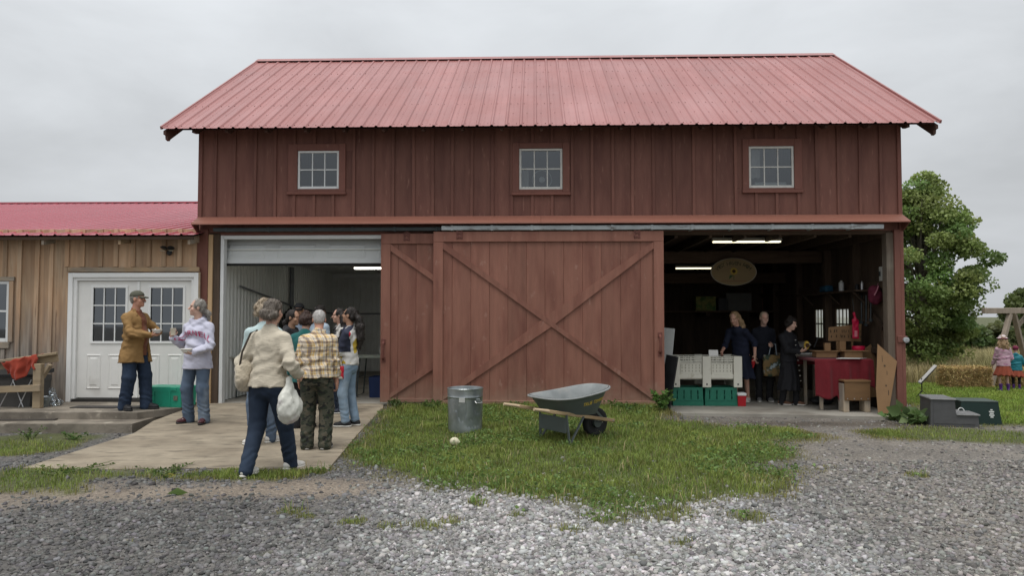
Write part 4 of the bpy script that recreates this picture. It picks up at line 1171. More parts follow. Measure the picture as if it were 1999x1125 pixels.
whl = MB(); R_w = .185
prof = [(.06, -.02), (.10, -.025), (R_w - .05, -.035), (R_w - .02, -.042), (R_w - .004, -.028), (R_w, 0), (R_w - .004, .028), (R_w - .02, .042), (R_w - .05, .035), (.10, .025), (.06, .02)]
t_ = MB().lathe(prof, 32, capb=False); whl.add([(.60 + x, z, .185 + y) for x, y, z in t_.v], t_.f)
w = autosmooth(whl.build('wheel', rubber, WB), 60)
MB().tube([(.60, -.06, .185), (.60, .06, .185)], .062, 16).build('hub', tray_out, w)
MB().tube([(.60, -.14, .2), (.60, .14, .2)], .009, 8).build('axle', steel, w)
MB().bar((.76, -.15, .205), (.86, -.06, .20), .03, .012).bar((.76, .15, .205), (.86, .06, .20), .03, .012).bar((.86, -.07, .2), (.86, .07, .2), .025, .012).build('nose_guard', zinc, WB)
# ---- pale gourd
g = gnd(887, 871)
o = sdf_obj('gourd', Sdf(.02).ell((0, 0, .05), (.055, .05, .05)).ell((.05, .0, .04), (.02, .02, .02)), .006, mat('pale_gourd_skin', (.62, .58, .42), .6, .12, 8))
o.location = g; tag(o, 'small pale cream gourd lying in the lawn', 'gourd')

# ---- green tote on the landing
def tote(name, W, D, H, m, taper=.93, rib=True):
    """moulded crate: tapered shell with a folded rim, foot and ribs"""
    mb = MB(); t = .006
    w0, d0, w1, d1 = W * taper / 2, D * taper / 2, W / 2, D / 2
    def rect(w, d, z): return [(-w, -d, z), (w, -d, z), (w, d, z), (-w, d, z)]
    seq = [rect(w0, d0, .0), rect(w1 * .985, d1 * .985, H * .80), rect(w1, d1, H * .80), rect(w1, d1, H), rect(w1 - t * 2, d1 - t * 2, H), rect(w0 - t, d0 - t, t * 2)]
    for a, b_ in zip(seq[:-1], seq[1:]): mb.add(a + b_, [(k, (k + 1) % 4, 4 + (k + 1) % 4, 4 + k) for k in range(4)])
    mb.add(seq[0], [(3, 2, 1, 0)]); mb.add(seq[-1], [(0, 1, 2, 3)])
    return mb.build(name, m)
green_t = mat('green_tote_plastic', (.025, .32, .20), .4, .1, 4, c3=(.01, .07, .05), c3lo=.72, c3hi=.8, c3scale=7, c3stretch=(1.6, 1.6, .8))
c0 = atz(318, 796, .15)
c0 = Vector((c0.x, c0.y + .22, .152))
gt = place('storage_tote', c0, BANG + R(-8), 'scuffed green plastic tote on the landing between the man and woman', 'tote')
W_ = 84 / FPX * c0.y; H_ = at(318, 758, c0.y - .2).z - .15
b_ = tote('tub', W_, .40, H_, green_t, .95); b_.parent = gt
for x in (-.46, -.2, .2, .46): MB().hexa([(x * W_ - .012, -.197, .0), (x * W_ + .012, -.197, .0), (x * W_ + .012, -.185, .0), (x * W_ - .012, -.185, .0), (x * W_ - .012, -.207, H_ * .8), (x * W_ + .012, -.207, H_ * .8), (x * W_ + .012, -.19, H_ * .8), (x * W_ - .012, -.19, H_ * .8)]).build('rib', green_t, gt)
MB().box(-W_ / 2 + .004, W_ / 2 - .004, -.197, .197, H_ - .012, H_ + .012, .005).build('lid', green_t, gt)
for x in (-.3, .3): MB().box(x * W_ - .05, x * W_ + .05, -.212, -.2, H_ * .86, H_ * 1.02, .004).build('lid_hinge', green_t, gt)
MB().box(W_ * .30, W_ * .40, -.206, -.2, H_ * .35, H_ * .6, .002).build('worn_sticker', mat('worn_sticker', (.16, .16, .12), .8, .4, 30), gt)

# ---- flood light on the shed
p = b2w(bu(330, 492, SV - .05), SV - .03, bw(330, 494, SV))
fl = place('flood_light', p, BANG, 'black twin-head flood light on the pine wall above the double door', 'wall lamp')
MB().lathe([(.045, 0), (.045, .02), (.03, .03)], 16, capb=True, capt=True).build('base', black_p, fl)
fl.children[0].rotation_euler = (R(90), 0, 0)
for s in (-1, 1):
    hd = sdf_obj('lamp_head', Sdf(.01).ell((s * .065, -.09, .055), (.062, .07, .05), rot=rotm('y', s * 18)).cone((0, -.01, .0), (s * .05, -.07, .04), .014, .014).cut((s * .25, -.35, -1), -.018), .007, black_p, fl)
    MB().lathe([(.045, 0), (.03, -.01)], 14, c=(s * .072, -.10, .030), capb=True, capt=True).build('lens', mat('lamp_lens', (.45, .43, .36), .3, .1), fl)

# ---- railing on the landing, with cloth, tub and pail
pine_t = mat('pressure_treated_pine', (.33, .255, .165), .8, .2, 2.5, stretch=(.5, 5, 5), bump=.25, col2=(.24, .20, .15), c2scale=1.8)
YR = 11.25
rl_ = place('handrail', Vector((at(66, 797, YR).x, YR, .152)), 0, 'pine handrail with a sloping top rail beside the shed window', 'handrail')
loc = lambda px, py, Y=YR: at(px, py, Y) - rl_.location
a, b_ = loc(-90, 718, YR - .25), loc(112, 690, YR + .25)
MB().bar(a, b_, .14, .038, c=.005).build('top_rail', pine_t, rl_)
MB().bar(a + Vector((0, .03, -.075)), b_ + Vector((0, .03, -.075)), .038, .11, c=.005).build('side_rail', pine_t, rl_)
MB().bar(loc(-80, 764), loc(79, 758), .038, .10, c=.005).build('lower_rail', pine_t, rl_)
p0 = loc(67, 797); ptop = loc(67, 706)
MB().box(p0.x - .06, p0.x + .06, .035, .13, 0, ptop.z - .04, .005).build('post', pine_t, rl_)
MB().bar((p0.x + .01, .15, .45), (p0.x + .13, .15, ptop.z - .06), .04, .09, (0, 1, 0)).build('knee_brace', pine_t, rl_)
p0 = loc(-70, 797)
MB().box(p0.x - .05, p0.x + .05, .035, .13, 0, .55, .005).build('post', pine_t, rl_)
cl_m = mat('rust_red_cloth', (.29, .038, .018), .85, .14, 5, bump=.1, sheen=.2)
def cloth_over(name, m, root, a, b_, front, back, nu=40, nv=36, seed=1, yf=-.09, yb=.09, droop=None):
    """a sheet thrown over a rail from a to b, hanging in front and behind"""
    a = Vector(a); b_ = Vector(b_); V = []; F = []
    for i in range(nu + 1):
        t = i / nu; p = a.lerp(b_, t)
        fr_ = front * (droop(t) if droop else 1)
        for j in range(nv + 1):
            s = -1 + 2 * j / nv       # -1 front hem .. 1 back hem
            L_ = fr_ if s < 0 else back
            d = abs(s) * L_
            half = .075
            if d < half: off = Vector((0, math.copysign(d, s), .026 + .008 * math.cos(t * 9 + seed)))
            else:
                q = d - half
                off = Vector((.05 * math.sin(t * 7 + seed) * q, math.copysign(half + .012 + .03 * math.sin(t * 14 + seed + s) * min(1, q * 6) + .02 * math.sin(t * 31 + 2 * seed) * min(1, q * 4), s), .026 - q))
            off += Vector((.012 * math.sin(j * .7 + seed), 0, .008 * math.sin(t * 25 + j * .3)))
            V.append(p + off)
    k = nv + 1
    F = [(i * k + j, (i + 1) * k + j, (i + 1) * k + j + 1, i * k + j + 1) for i in range(nu) for j in range(nv)]
    o = MB().add(V, F).build(name, m, root, smooth=True, fix=False)
    sm_ = o.modifiers.new('thickness', 'SOLIDIFY'); sm_.thickness = .004
    return o
ca = at(6, 712, YR - .02); cbp = at(80, 694, YR + .16)
o = cloth_over('draped_cloth', cl_m, None, ca + Vector((0, 0, .0)), cbp, .40, .25, droop=lambda t: .12 + .88 * max(0, math.sin(min(1, t * 1.18) * 2.6)) ** 1.3 if t < .85 else .75, seed=2.0)
tag(o, 'rust red cloth thrown over the handrail', 'cloth')
pail_p = Vector((at(87, 796, 11.55).x, 11.55, .152))
pl = place('pail', pail_p, 0, 'small galvanised pail on the landing by the wall', 'pail')
autosmooth(MB().lathe([(.0, .005), (.072, .005), (.075, 0), (.10, .14), (.106, .145), (.103, .152), (.097, .145), (.072, .02), (0, .015)], 24, capb=False).lathe([(.095, .105), (.1, .11), (.097, .115)], 24, capb=False).build('bucket', zinc, pl), 50)
autosmooth(MB().tube([(-.102, 0, .14), (-.07, -.05, .10), (0, -.105, .085), (.07, -.05, .10), (.102, 0, .14)], .004, 6).build('bail', steel, pl))
clear = glass_mat('clear_plastic', (.86, .88, .88), .10)
o = sdf_obj('plastic_bag', Sdf(.03).ell((0, 0, .07), (.06, .05, .07)).cone((.0, 0, .12), (-.05, 0, .24), .03, .045).ell((.07, 0, .05), (.06, .05, .05)), .009, clear, None, wrinkle=lambda P: .016 * vnoise(P * 42, 2.0))
o.location = (at(106, 796, 11.65).x, 11.65, .152); tag(o, 'crumpled clear plastic bag beside the pail', 'bag')
bn = place('storage_bin', Vector((at(12, 797, 11.75).x, 11.72, .152)), 0, 'dark grey bin with a black lid behind the handrail', 'bin')
bm_ = mat('dark_grey_bin', (.075, .072, .068), .6, .15, 5); b_ = tote('tub', 1.15, .5, .46, bm_, .94); b_.parent = bn
MB().hexa([(-.6, -.28, .46), (.6, -.28, .46), (.6, .27, .5), (-.6, .27, .5), (-.6, -.28, .50), (.6, -.28, .50), (.6, .27, .56), (-.6, .27, .56)]).build('lid', black_p, bn)
for k, (px, tl) in enumerate(((12, .35), (36, -.35), (48, .3))):
    q = at(px, 790, 11.42)
    o = MB().tube([(0, 0, 0), (tl * .55, .03, .42)], .008, 6).build('metal_rod', steel, None); o.location = (q.x - tl * .25, 11.40, .154)
    tag(o, ['thin metal rod leaning on the bin, nearest the photo edge', 'thin metal rod leaning toward the photo edge behind the lower rail', 'thin metal rod leaning on the bin close to the rail post'][k], 'rod', 'rods behind the handrail')
o = MB().box(-.55, .5, -.05, .05, 0, .018, .004).build('scrap_board', mat('wet_dark_board', (.05, .042, .035), .6, .3, 3, stretch=(.5, 5, 5)), None)
o.location = (at(40, 818, 10.72).x, 10.72, .052); o.rotation_euler = (0, 0, R(3)); tag(o, 'flat dark wet board lying on the lower step', 'board')
mt_ = MB().box(-.55, .55, -.12, .12, 0, .012, .004).build('door_mat', mat('wet_mat', (.035, .032, .03), .7, .3, 20), None)
mt_.location = (at(205, 797, 11.3).x, 11.42, .153); mt_.rotation_euler = (0, 0, BANG); tag(mt_, 'dark wet mat in front of the white double door', 'mat')

# ---- left bay furniture
tab_m = mat('folding_table_top', (.55, .55, .5), .5, .06, 4)
def folding_table(loc, rz, W, D, H, label, m=tab_m):
    t = place('folding_table', loc, rz, label, 'table')
    MB().box(-W / 2, W / 2, -D / 2, D / 2, H - .035, H, .008).build('table_top', m, t)
    for s in (-1, 1):
        x = s * (W / 2 - .16)
        autosmooth(MB().tube([(x, -D / 2 + .06, H - .04), (x + s * .05, -D / 2 + .06, .02), (x + s * .05, D / 2 - .06, .02), (x, D / 2 - .06, H - .04)], .013, 8).tube([(x + s * .03, -D / 2 + .07, .35), (x + s * .03, D / 2 - .07, .35)], .010, 8).build('leg_frame', steel_dk, t))
    return t
fz = .127
ft = folding_table(b2w(1.15, .98, fz), BANG, 1.75, .7, .735, 'white folding table behind the group by the ribbed wall')
for k, (du, dv_, s) in enumerate(((-.62, -.2, 1.0), (-.45, -.05, .8), (-.30, -.2, .7))):
    o = MB().lathe([(0, .004), (.045 * s, 0), (.075 * s, .045), (.078 * s, .05), (.07 * s, .046), (.04 * s, .008)], 18, capb=False).build('bowl', black_p, None)
    q = b2w(1.15 + du, .98 + dv_, fz + .736); o.location = q; autosmooth(o)
    tag(o, ['black bowl at the near end of the white folding table', 'middle black bowl on the white folding table', 'smallest black bowl on the white folding table'][k], 'bowl', 'bowls on the white table')
ar = place('desk_fan', b2w(.80, 1.0, fz + .736), 0, 'small black gooseneck clamp lamp on the white folding table', 'lamp')
ar.name = 'gooseneck_lamp'
autosmooth(MB().lathe([(.06, 0), (.06, .015), (.02, .025)], 16, capt=True).tube([(0, 0, .02), (0, 0, .1), (.03, -.03, .16), (.1, -.06, .165)], .009, 8).build('stem', black_p, ar))
autosmooth(MB().lathe([(.02, .03), (.045, -.03), (.04, -.03), (.0, .02)], 16, c=(.12, -.07, .15), capb=False).build('lamp_shade', black_p, ar))
ft2 = folding_table(b2w(2.95, 1.25, fz), BANG, 1.3, .65, .72, 'grey-green work table beside the rear sliding door', mat('grey_green_top', (.30, .33, .28), .5, .08, 4))
ct = tote('dish_tub', .36, .28, .14, mat('pale_tub', (.50, .54, .50), .5, .05), .9); ct.location = b2w(2.98, 1.15, fz + .722); ct.rotation_euler = (0, 0, BANG)
tag(ct, 'pale dish tub on the grey-green work table', 'tub')
for k, (u, s) in enumerate(((3.22, 1.0), (3.35, .8))):
    j = place('jar', b2w(u, 1.3 + .1 * k, fz + .722), 0, ('tall clear jar beside the pale tub' if k == 0 else 'shorter clear jar near the door edge on the work table'), 'jar')
    autosmooth(MB().lathe([(0, .003), (.05 * s, 0), (.052 * s, .15 * s), (.04 * s, .18 * s), (.04 * s, .2 * s)], 18, capt=True).build('glass_body', clear, j), 50)
    MB().lathe([(.043 * s, .185 * s), (.043 * s, .215 * s)], 16, capt=True).build('lid', black_p, j)
blue_b = mat('navy_plastic_crate', (.012, .03, .10), .45, .1, 5)
for k, (u, v_) in enumerate(((2.85, 1.1), (3.32, 1.15))):
    b_ = tote('crate', .42, .38, .36, blue_b, .94); b_.location = b2w(u, v_, fz); b_.rotation_euler = (0, 0, BANG)
    tag(b_, ['navy crate under the work table, nearer the group', 'navy crate under the work table, tight by the sliding door'][k], 'crate', 'navy crates under the work table')
hose_m = mat('black_hose', (.02, .021, .022), .5, .1)
q = b2w(3.42, 1.9, 0)
hp = [(0, 0, cz - .02), (0, 0, 2.15), (.01, 0, 2.0)]
lp = [(.02 + .16 * math.sin(t), .02 * math.cos(t), 1.62 - .30 * math.cos(t) if False else 1.70 + .28 * math.cos(t)) for t in np.linspace(0, 2 * math.pi, 26)]
hh = place('hanging_hose', (q.x, q.y, 0), BANG, 'black spray hose looped from the ceiling above the work table', 'hose')
autosmooth(MB().tube(hp + lp, .013, 8).build('hose', hose_m, hh))
autosmooth(MB().tube([(.0, 0, 1.98), (-.03, -.02, 1.86), (.06, -.03, 1.80), (.12, -.03, 1.86)], .02, 8).build('spray_gun', black_p, hh))
hb = place('hose_bundle', b2w(cu0 + .05, 3.2, 0), BANG, 'bundle of black hoses and aprons hanging on the ribbed wall', 'hoses')
for k in range(5):
    z_ = 1.55 + .03 * k
    autosmooth(MB().tube([(.03 + .015 * k, .1 * k - .2 + .10 * math.sin(t), z_ - .33 + (.33 + .02 * k) * math.cos(t)) for t in np.linspace(0, 2 * math.pi, 22)], .016, 6, False).build('coil', hose_m, hb))
sdf_obj('apron', Sdf(.03).box((.05, .2, 1.18), (.02, .16, .36), .02), .018, hose_m, hb, wrinkle=lambda P: .012 * vnoise(P * np.array([1, 24, 5]), 3.0))
tube_m = mat('lit_fluorescent_tube', (.9, .9, .8), .5, 0, emit=(1.0, .90, .62, 1.5))
fixture_m = mat('lamp_housing', (.55, .54, .48), .5, .05)
tube_bright = mat('lit_wash_bay_tube', (.9, .9, .85), .5, 0, emit=(1.0, .97, .88, 11.0))
def strip_light(c, L_, label, tm=None):
    s = place('strip_light', c, BANG, label, 'strip light')
    MB().prism([(-.07, .0), (-.03, .06), (.03, .06), (.07, .0)], -L_ / 2, L_ / 2, lambda q_, t: (t, q_[0], q_[1])).build('housing', fixture_m, s)
    for y in (-.035, .035): autosmooth(MB().tube([(-L_ / 2 + .02, y, -.012), (L_ / 2 - .02, y, -.012)], .014, 10).build('tube', tm or tube_m, s))
    MB().tube([(-L_ / 2 + .2, 0, .06), (-L_ / 2 + .2, 0, .12)], .004, 5).tube([(L_ / 2 - .2, 0, .06), (L_ / 2 - .2, 0, .12)], .004, 5).build('hanger', steel, s)
    return s
u = (bu(690, 522, 2.6) + bu(760, 522, 2.6)) / 2 + .25
strip_light(b2w(u, 2.6, bw(720, 523, 2.6)), 1.2, 'lit strip light on the white ceiling of the wash bay', tube_bright)

# ---- right bay
u = (bu(1390, 468, .95) + bu(1525, 468, .95)) / 2
strip_light(b2w(u, .95, bw(1457, 471, .95)), bu(1525, 468, .95) - bu(1390, 468, .95), 'lit strip light nearest the opening of the right bay')
a_, b_ = bu(1318, 521, 4.2), bu(1400, 521, 4.2)
strip_light(b2w((a_ + b_) / 2, 4.2, bw(1355, 523, 4.2)), b_ - a_, 'lit strip light deep in the right bay behind the oval sign')
# oval farm sign
vS = 2.85
su_, sz_ = bl(1432, 531, vS); sa = (bu(1477, 531, vS) - bu(1387, 531, vS)) / 2; sc_ = (bw(1432, 504.5, vS) - bw(1432, 558.5, vS)) / 2
sg = place('farm_sign', b2w(su_, vS, sz_), BANG, 'oval wooden farm sign with a sunflower hanging under the beam', 'sign')
sign_m = mat('carved_sign_wood', (.30, .215, .105), .6, .12, 2, stretch=(.6, 3, 3)); sign_e = mat('sign_rim', (.36, .32, .25), .6, .1); dkg = mat('sign_dark_lettering', (.05, .055, .03), .6, .1)
ov = lambda f, n=48: [(sa * f * math.cos(2 * math.pi * k / n), sc_ * f * math.sin(2 * math.pi * k / n)) for k in range(n)]
MB().prism(ov(1), -.012, .018).build('rim', sign_e, sg)
MB().prism(ov(.955), -.018, -.0125).build('board', sign_m, sg)
def arc_text(txt, size, rx, rzz, mid, span, flip=False):
    me = bpy.data.meshes.new('lettering'); bm = bmesh.new()
    for i, chx in enumerate(txt):
        if chx == ' ': continue
        ang = mid + span * (0.5 - i / (len(txt) - 1)) * (-1 if flip else 1)
        t = text_mesh(chx, size)
        rot = ang - math.pi / 2 if not flip else ang + math.pi / 2
        cx, cz_ = rx * math.cos(ang), rzz * math.sin(ang)
        tilt = rot * .62
        for v in t.vertices:
            x, y = v.co.x, v.co.y
            v.co = Vector((cx + x * math.cos(tilt) - y * math.sin(tilt), -.0205, cz_ + x * math.sin(tilt) + y * math.cos(tilt)))
        bm.from_mesh(t)
    bm.to_mesh(me); bm.free(); return me
link('lettering', arc_text('WEST HAVEN FARM', sc_ * .40, sa * .74, sc_ * .60, math.pi / 2, R(128)), dkg, sg)
fl_y = mat('sunflower_petals', (.60, .42, .06), .6, .15, 20)
mb = MB()
for k in range(14):
    a = 2 * math.pi * k / 14; r = sc_ * .30
    mb.add([(0, -.022, .04 * sc_), (r * .7 * math.cos(a - .2), -.024, .04 * sc_ + r * .7 * math.sin(a - .2)), (r * math.cos(a), -.022, .04 * sc_ + r * math.sin(a)), (r * .7 * math.cos(a + .2), -.024, .04 * sc_ + r * .7 * math.sin(a + .2))], [(0, 1, 2, 3)])
mb.build('petals', fl_y, sg, fix=False)
MB().prism([(sc_ * .13 * math.cos(2 * math.pi * k / 16), .04 * sc_ + sc_ * .13 * math.sin(2 * math.pi * k / 16)) for k in range(16)], -.03, -.0255).build('flower_centre', mat('flower_centre', (.06, .03, .012), .8, .2, 40), sg)
MB().prism([(-sc_ * .02, -sc_ * .25), (-sc_ * .35, -sc_ * .55), (-sc_ * .30, -sc_ * .25)], -.022, -.0185).prism([(sc_ * .02, -sc_ * .25), (sc_ * .02, -sc_ * .6), (-sc_ * .02, -sc_ * .6), (-sc_ * .02, -sc_ * .25)], -.022, -.0187).build('leaf', mat('sign_leaf', (.05, .11, .035), .6, .1), sg)
MB().box(-sa * .55, sa * .55, -.021, -.0185, -sc_ * .66, -sc_ * .63, 0).build('scroll_line', mat('sign_red_line', (.25, .06, .035), .6, .1), sg)
for s in (-1, 1): MB().tube([(s * sa * .6, 0, sc_ * .78), (s * sa * .6, .1, zb0 - sz_ + .01)], .004, 5).build('chain', steel_dk, sg)

# bulk bin on green crates
cream = mat('cream_harvest_bin', (.68, .66, .57), .5, .06, 3, c3=(.38, .34, .25), c3lo=.66, c3hi=.8, c3scale=5)
grn = mat('green_crate_plastic', (.02, .17, .11), .45, .1, 4)
vB = bgnd(1375, 793, 0)[1]
def green_crate(px0, px1, label):
    u0, u1 = bu(px0, 775, vB), bu(px1, 775, vB); W = u1 - u0; H = bw((px0 + px1) / 2, 757, vB) - .0
    t = place('green_crate', b2w((u0 + u1) / 2, vB + .2, .002), BANG, label, 'crate', 'green crates under the bin')
    mb = MB(); t_ = .012
    w0, w1, d0 = W / 2, W / 2 * .965, .2
    F_ = lambda x, y, z: (x * (w0 + (w1 - w0) * z / H), y, z)
    sl = [-.72, -.27, .20, .66]
    xs = [-1.0] + sum([[s - .035, s + .035] for s in sl], []) + [1.0]
    zs = [.0, H * .30, H * .36, H * .56, H * .60, H * .85, H]
    for side in (-1, 1):
        for i in range(len(xs) - 1):
            for j in range(len(zs) - 1):
                if i % 2 == 1 and j in (2, 4): continue
                y0 = side * d0 - (.012 * side if False else 0); pr = .012 if j == 0 else 0
                p = [F_(xs[i], side * (d0 + pr), zs[j]), F_(xs[i + 1], side * (d0 + pr), zs[j]), F_(xs[i + 1], side * (d0 - t_), zs[j]), F_(xs[i], side * (d0 - t_), zs[j]), F_(xs[i], side * (d0 + pr), zs[j + 1]), F_(xs[i + 1], side * (d0 + pr), zs[j + 1]), F_(xs[i + 1], side * (d0 - t_), zs[j + 1]), F_(xs[i], side * (d0 - t_), zs[j + 1])]
                mb.hexa(p)
    for s in (-1, 1): mb.hexa([(s * w0, -d0 + t_, 0), (s * (w0 - t_), -d0 + t_, 0), (s * (w0 - t_), d0 - t_, 0), (s * w0, d0 - t_, 0), (s * w1, -d0 + t_, H), (s * (w1 - t_), -d0 + t_, H), (s * (w1 - t_), d0 - t_, H), (s * w1, d0 - t_, H)])
    mb.build('shell', grn, t)
    MB().box(-w0 + t_, w0 - t_, -d0 + t_, d0 - t_, .01, .02, 0).build('base', grn, t)
    MB().box(-w0 * 1.0, w0 * 1.0, -d0 - .02, -d0 - .0125, H * .27, H * .31, .002).build('rim_lip', grn, t)
    return H
Hc = green_crate(1313.5, 1373, 'green crate under the cream bin, nearer the sliding doors')
green_crate(1376, 1440, 'green crate under the cream bin, beside the red cooler')
u0, u1 = bu(1310.5, 725, vB - .03), bu(1448.5, 725, vB - .03); zb_ = Hc + .006; zt_ = bw(1380, 696, vB - .03); Wb = u1 - u0; Hb = zt_ - zb_
hb_ = place('harvest_bin', b2w((u0 + u1) / 2, vB + .3, zb_), BANG, 'cream plastic harvest bin with slotted sides stacked on green crates', 'bin')
D2 = .33; w = Wb / 2
mb = MB()
def P_(x, y, z): return (x * w * (1 - .012 * z / Hb), y, z)
def bx(x0, x1, y0, y1, z0, z1, c=.006): mb.box(x0 * w, x1 * w, y0, y1, z0 * Hb, z1 * Hb, c)
for side in (-1, 1):
    f = side * D2; i_ = side * (D2 - .025); o_ = side * (D2 + .018)
    for a, b_ in ((-1, -.76), (-.12, .12), (.76, 1)): bx(a, b_, i_, o_, 0, 1)           # three stout corner and middle posts
    for a, b_ in ((-.759, -.121), (.121, .759)):
        bx(a, b_, i_, f, .28, .42); bx(a + .02, b_ - .02, i_, side * (D2 - .006), .42, .76, .003); bx(a, b_, i_, f, .76, .79, .002)
        for z in (.83, .89, .95): bx(a, b_, i_, f, z, z + .035, .002)
        m_ = (a + b_) / 2; bx(m_ - .012, m_ + .012, i_, side * (D2 + .003), .79, .985, 0)
        for q_ in (-.15, .15): bx(m_ + q_ - .008, m_ + q_ + .008, i_, side * (D2 + .002), .79, .985, 0)
for s in (-1, 1):
    x0, x1 = sorted((s * w, s * (w - .03))); mb.box(x0, x1, -D2 + .03, D2 - .03, .28 * Hb, Hb * .99, .004)
    for y in (-1, 1): pass
    mb.box(*sorted((s * (w - .005), s * (w - .12))), -D2 + .03, D2 - .03, 0, .27 * Hb, .004)
mb.box(-w + .03, w - .03, -D2 + .026, D2 - .026, .25 * Hb, .30 * Hb, .0)
mb.build('shell', cream, hb_)
for x in (-.88, 0, .88): MB().box(x * w - .012, x * w + .012, -D2 - .0195, -D2 - .016, .07 * Hb, .13 * Hb, .001).build('foot_hole_dark', black_p, hb_)  # black plates for the holes, their darkness put in as colour
mb = MB()
for a in (-.44, .44):
    for k in range(6):
        for z in (.50, .60, .68): mb.box(a * w - .16 + k * .06, a * w - .148 + k * .06, -D2 + .0035, -D2 + .0055, z * Hb, z * Hb + .028, 0)
o = mb.build('slot_shade_strips', mat('bin_slot_shade', (.30, .28, .21), .7, .1), hb_); o['kind'] = 'stuff'  # flat strips tinted darker, slot shade put into the colour
# papers on the bin's edge
o = MB().box(-.08, .08, -.003, .003, 0, .11, .001).build('price_card', paper, None); o.location = b2w(bu(1393, 692, vB - .02), vB - .02, zt_ + .001); o.rotation_euler = (R(-12), 0, BANG)
tag(o, 'white price card standing on the rim of the cream bin', 'card')
# red cooler
q = bgnd(1449, 794, 0); u0, u1 = bu(1440.5, 780, q[1]), bu(1457, 780, q[1])
rc = place('cooler_box', b2w((u0 + u1) / 2, q[1] + .1, .002), BANG, 'little red cooler with a white lid by the green crates', 'cooler')
Hq = bw(1449, 768, q[1]); Wq = u1 - u0
MB().hexa([(-Wq * .45, -.09, 0), (Wq * .45, -.09, 0), (Wq * .45, .09, 0), (-Wq * .45, .09, 0), (-Wq / 2, -.1, Hq * .78), (Wq / 2, -.1, Hq * .78), (Wq / 2, .1, Hq * .78), (-Wq / 2, .1, Hq * .78)]).build('tub', mat('red_cooler_plastic', (.40, .012, .02), .4, .06), rc)
MB().box(-Wq * .53, Wq * .53, -.108, .108, Hq * .782, Hq, .01).build('lid', white_vinyl, rc)
# things leaning beside the sliding door
o = MB().box(-.12, .12, -.015, .015, 0, .92, .006).build('rubber_mat', mat('black_rubber_mat', (.014, .015, .017), .6, .3, 12, bump=.3), None)
o.location = b2w(bu(1303, 800, .1) - .06, .12, .004); o.rotation_euler = (R(-6), R(7), BANG + R(-50)); tag(o, 'black rubber mat leaning behind the edge of the sliding door', 'mat')
o = MB().box(-.14, .12, -.008, .008, 0, 1.36, .003).build('leaning_panel', mat('pale_grey_panel', (.40, .41, .40), .6, .1, 5), None)
o.location = b2w(bu(1296, 800, .3) - .06, .32, .004); o.rotation_euler = (R(-4), R(5), BANG + R(-20)); tag(o, 'pale grey panel leaning behind the sliding door pull', 'panel')
# red-clothed table
brown_ply = mat('brown_plywood', (.17, .095, .042), .7, .2, 3, stretch=(.6, 4, 4), bump=.1)
q = bgnd(1640, 803, 0); vT = q[1] + .05
red_cl = mat('dark_red_tablecloth', (.135, .004, .010), .8, .12, 5, bump=.1, sheen=.15)
tu0, tu1 = bu(1590, 720, vT + .1), bu(1702, 720, vT + .02); zT = bw(1650, 701, vT)
tb = place('market_table', b2w((tu0 + tu1) / 2, vT + .45, .002), BANG, 'plank table under the red cloth in the right bay', 'table')
Wt = tu1 - tu0
MB().box(-Wt / 2 + .02, Wt / 2 - .02, -.42, .42, zT - .045, zT - .008, .004).build('table_top', brown_ply, tb)
for x in (-1, 1):
    for y in (-1, 1): MB().box(x * (Wt / 2 - .1) - .025, x * (Wt / 2 - .1) + .025, y * .36 - .025, y * .36 + .025, 0, zT - .046, .003).build('leg', grey_wood, tb)
def tablecloth(W, D, z, front, side, nx=70, ny=46):
    V = []
    def hang(t, L_, seed):      # distance past an edge -> (out, drop)
        return L_
    xs = np.linspace(-W / 2 - side, W / 2 + side, nx); ys = np.linspace(-D / 2 - 1.0, D / 2 + .15, ny)
    for i, x in enumerate(xs):
        for j, y in enumerate(ys):
            fx = x / (W / 2 + side)
            fl_ = front(x / W + .5)
            ex = max(0, abs(x) - W / 2); ey = max(0, (-D / 2 - y)) * fl_; eb = max(0, y - D / 2)
            wave = .018 * math.sin(x * 19 + .8) + .012 * math.sin(x * 41)
            ox = math.copysign(min(abs(x), W / 2 + .012), x) + math.copysign(min(ex, .01) + .12 * ex, x) * (ex > 0)
            oy = max(y, -D / 2 - .012) - min(1, ey * 5) * (.015 + wave) - .05 * ey
            V.append((ox, min(oy, D / 2 + .02), z - max(ex * .98, 0) - ey - eb))
    F = [(i * ny + j, (i + 1) * ny + j, (i + 1) * ny + j + 1, i * ny + j + 1) for i in range(nx - 1) for j in range(ny - 1)]
    return MB().add(V, F)
def fdrop(t):
    if t < .36: return .60 + .06 * math.sin(t * 9)
    if t < .54: return .62 + .22 * math.sin((t - .36) / .18 * math.pi)
    return .36 + .22 * (t - .54)
o = tablecloth(Wt, .86, zT - .004, fdrop, .05).build('tablecloth', red_cl, None, smooth=True, fix=False)
so = o.modifiers.new('thickness', 'SOLIDIFY'); so.thickness = .003
o.location = tb.location; o.rotation_euler = tb.rotation_euler; tag(o, 'dark red cloth hanging over the market table', 'tablecloth')
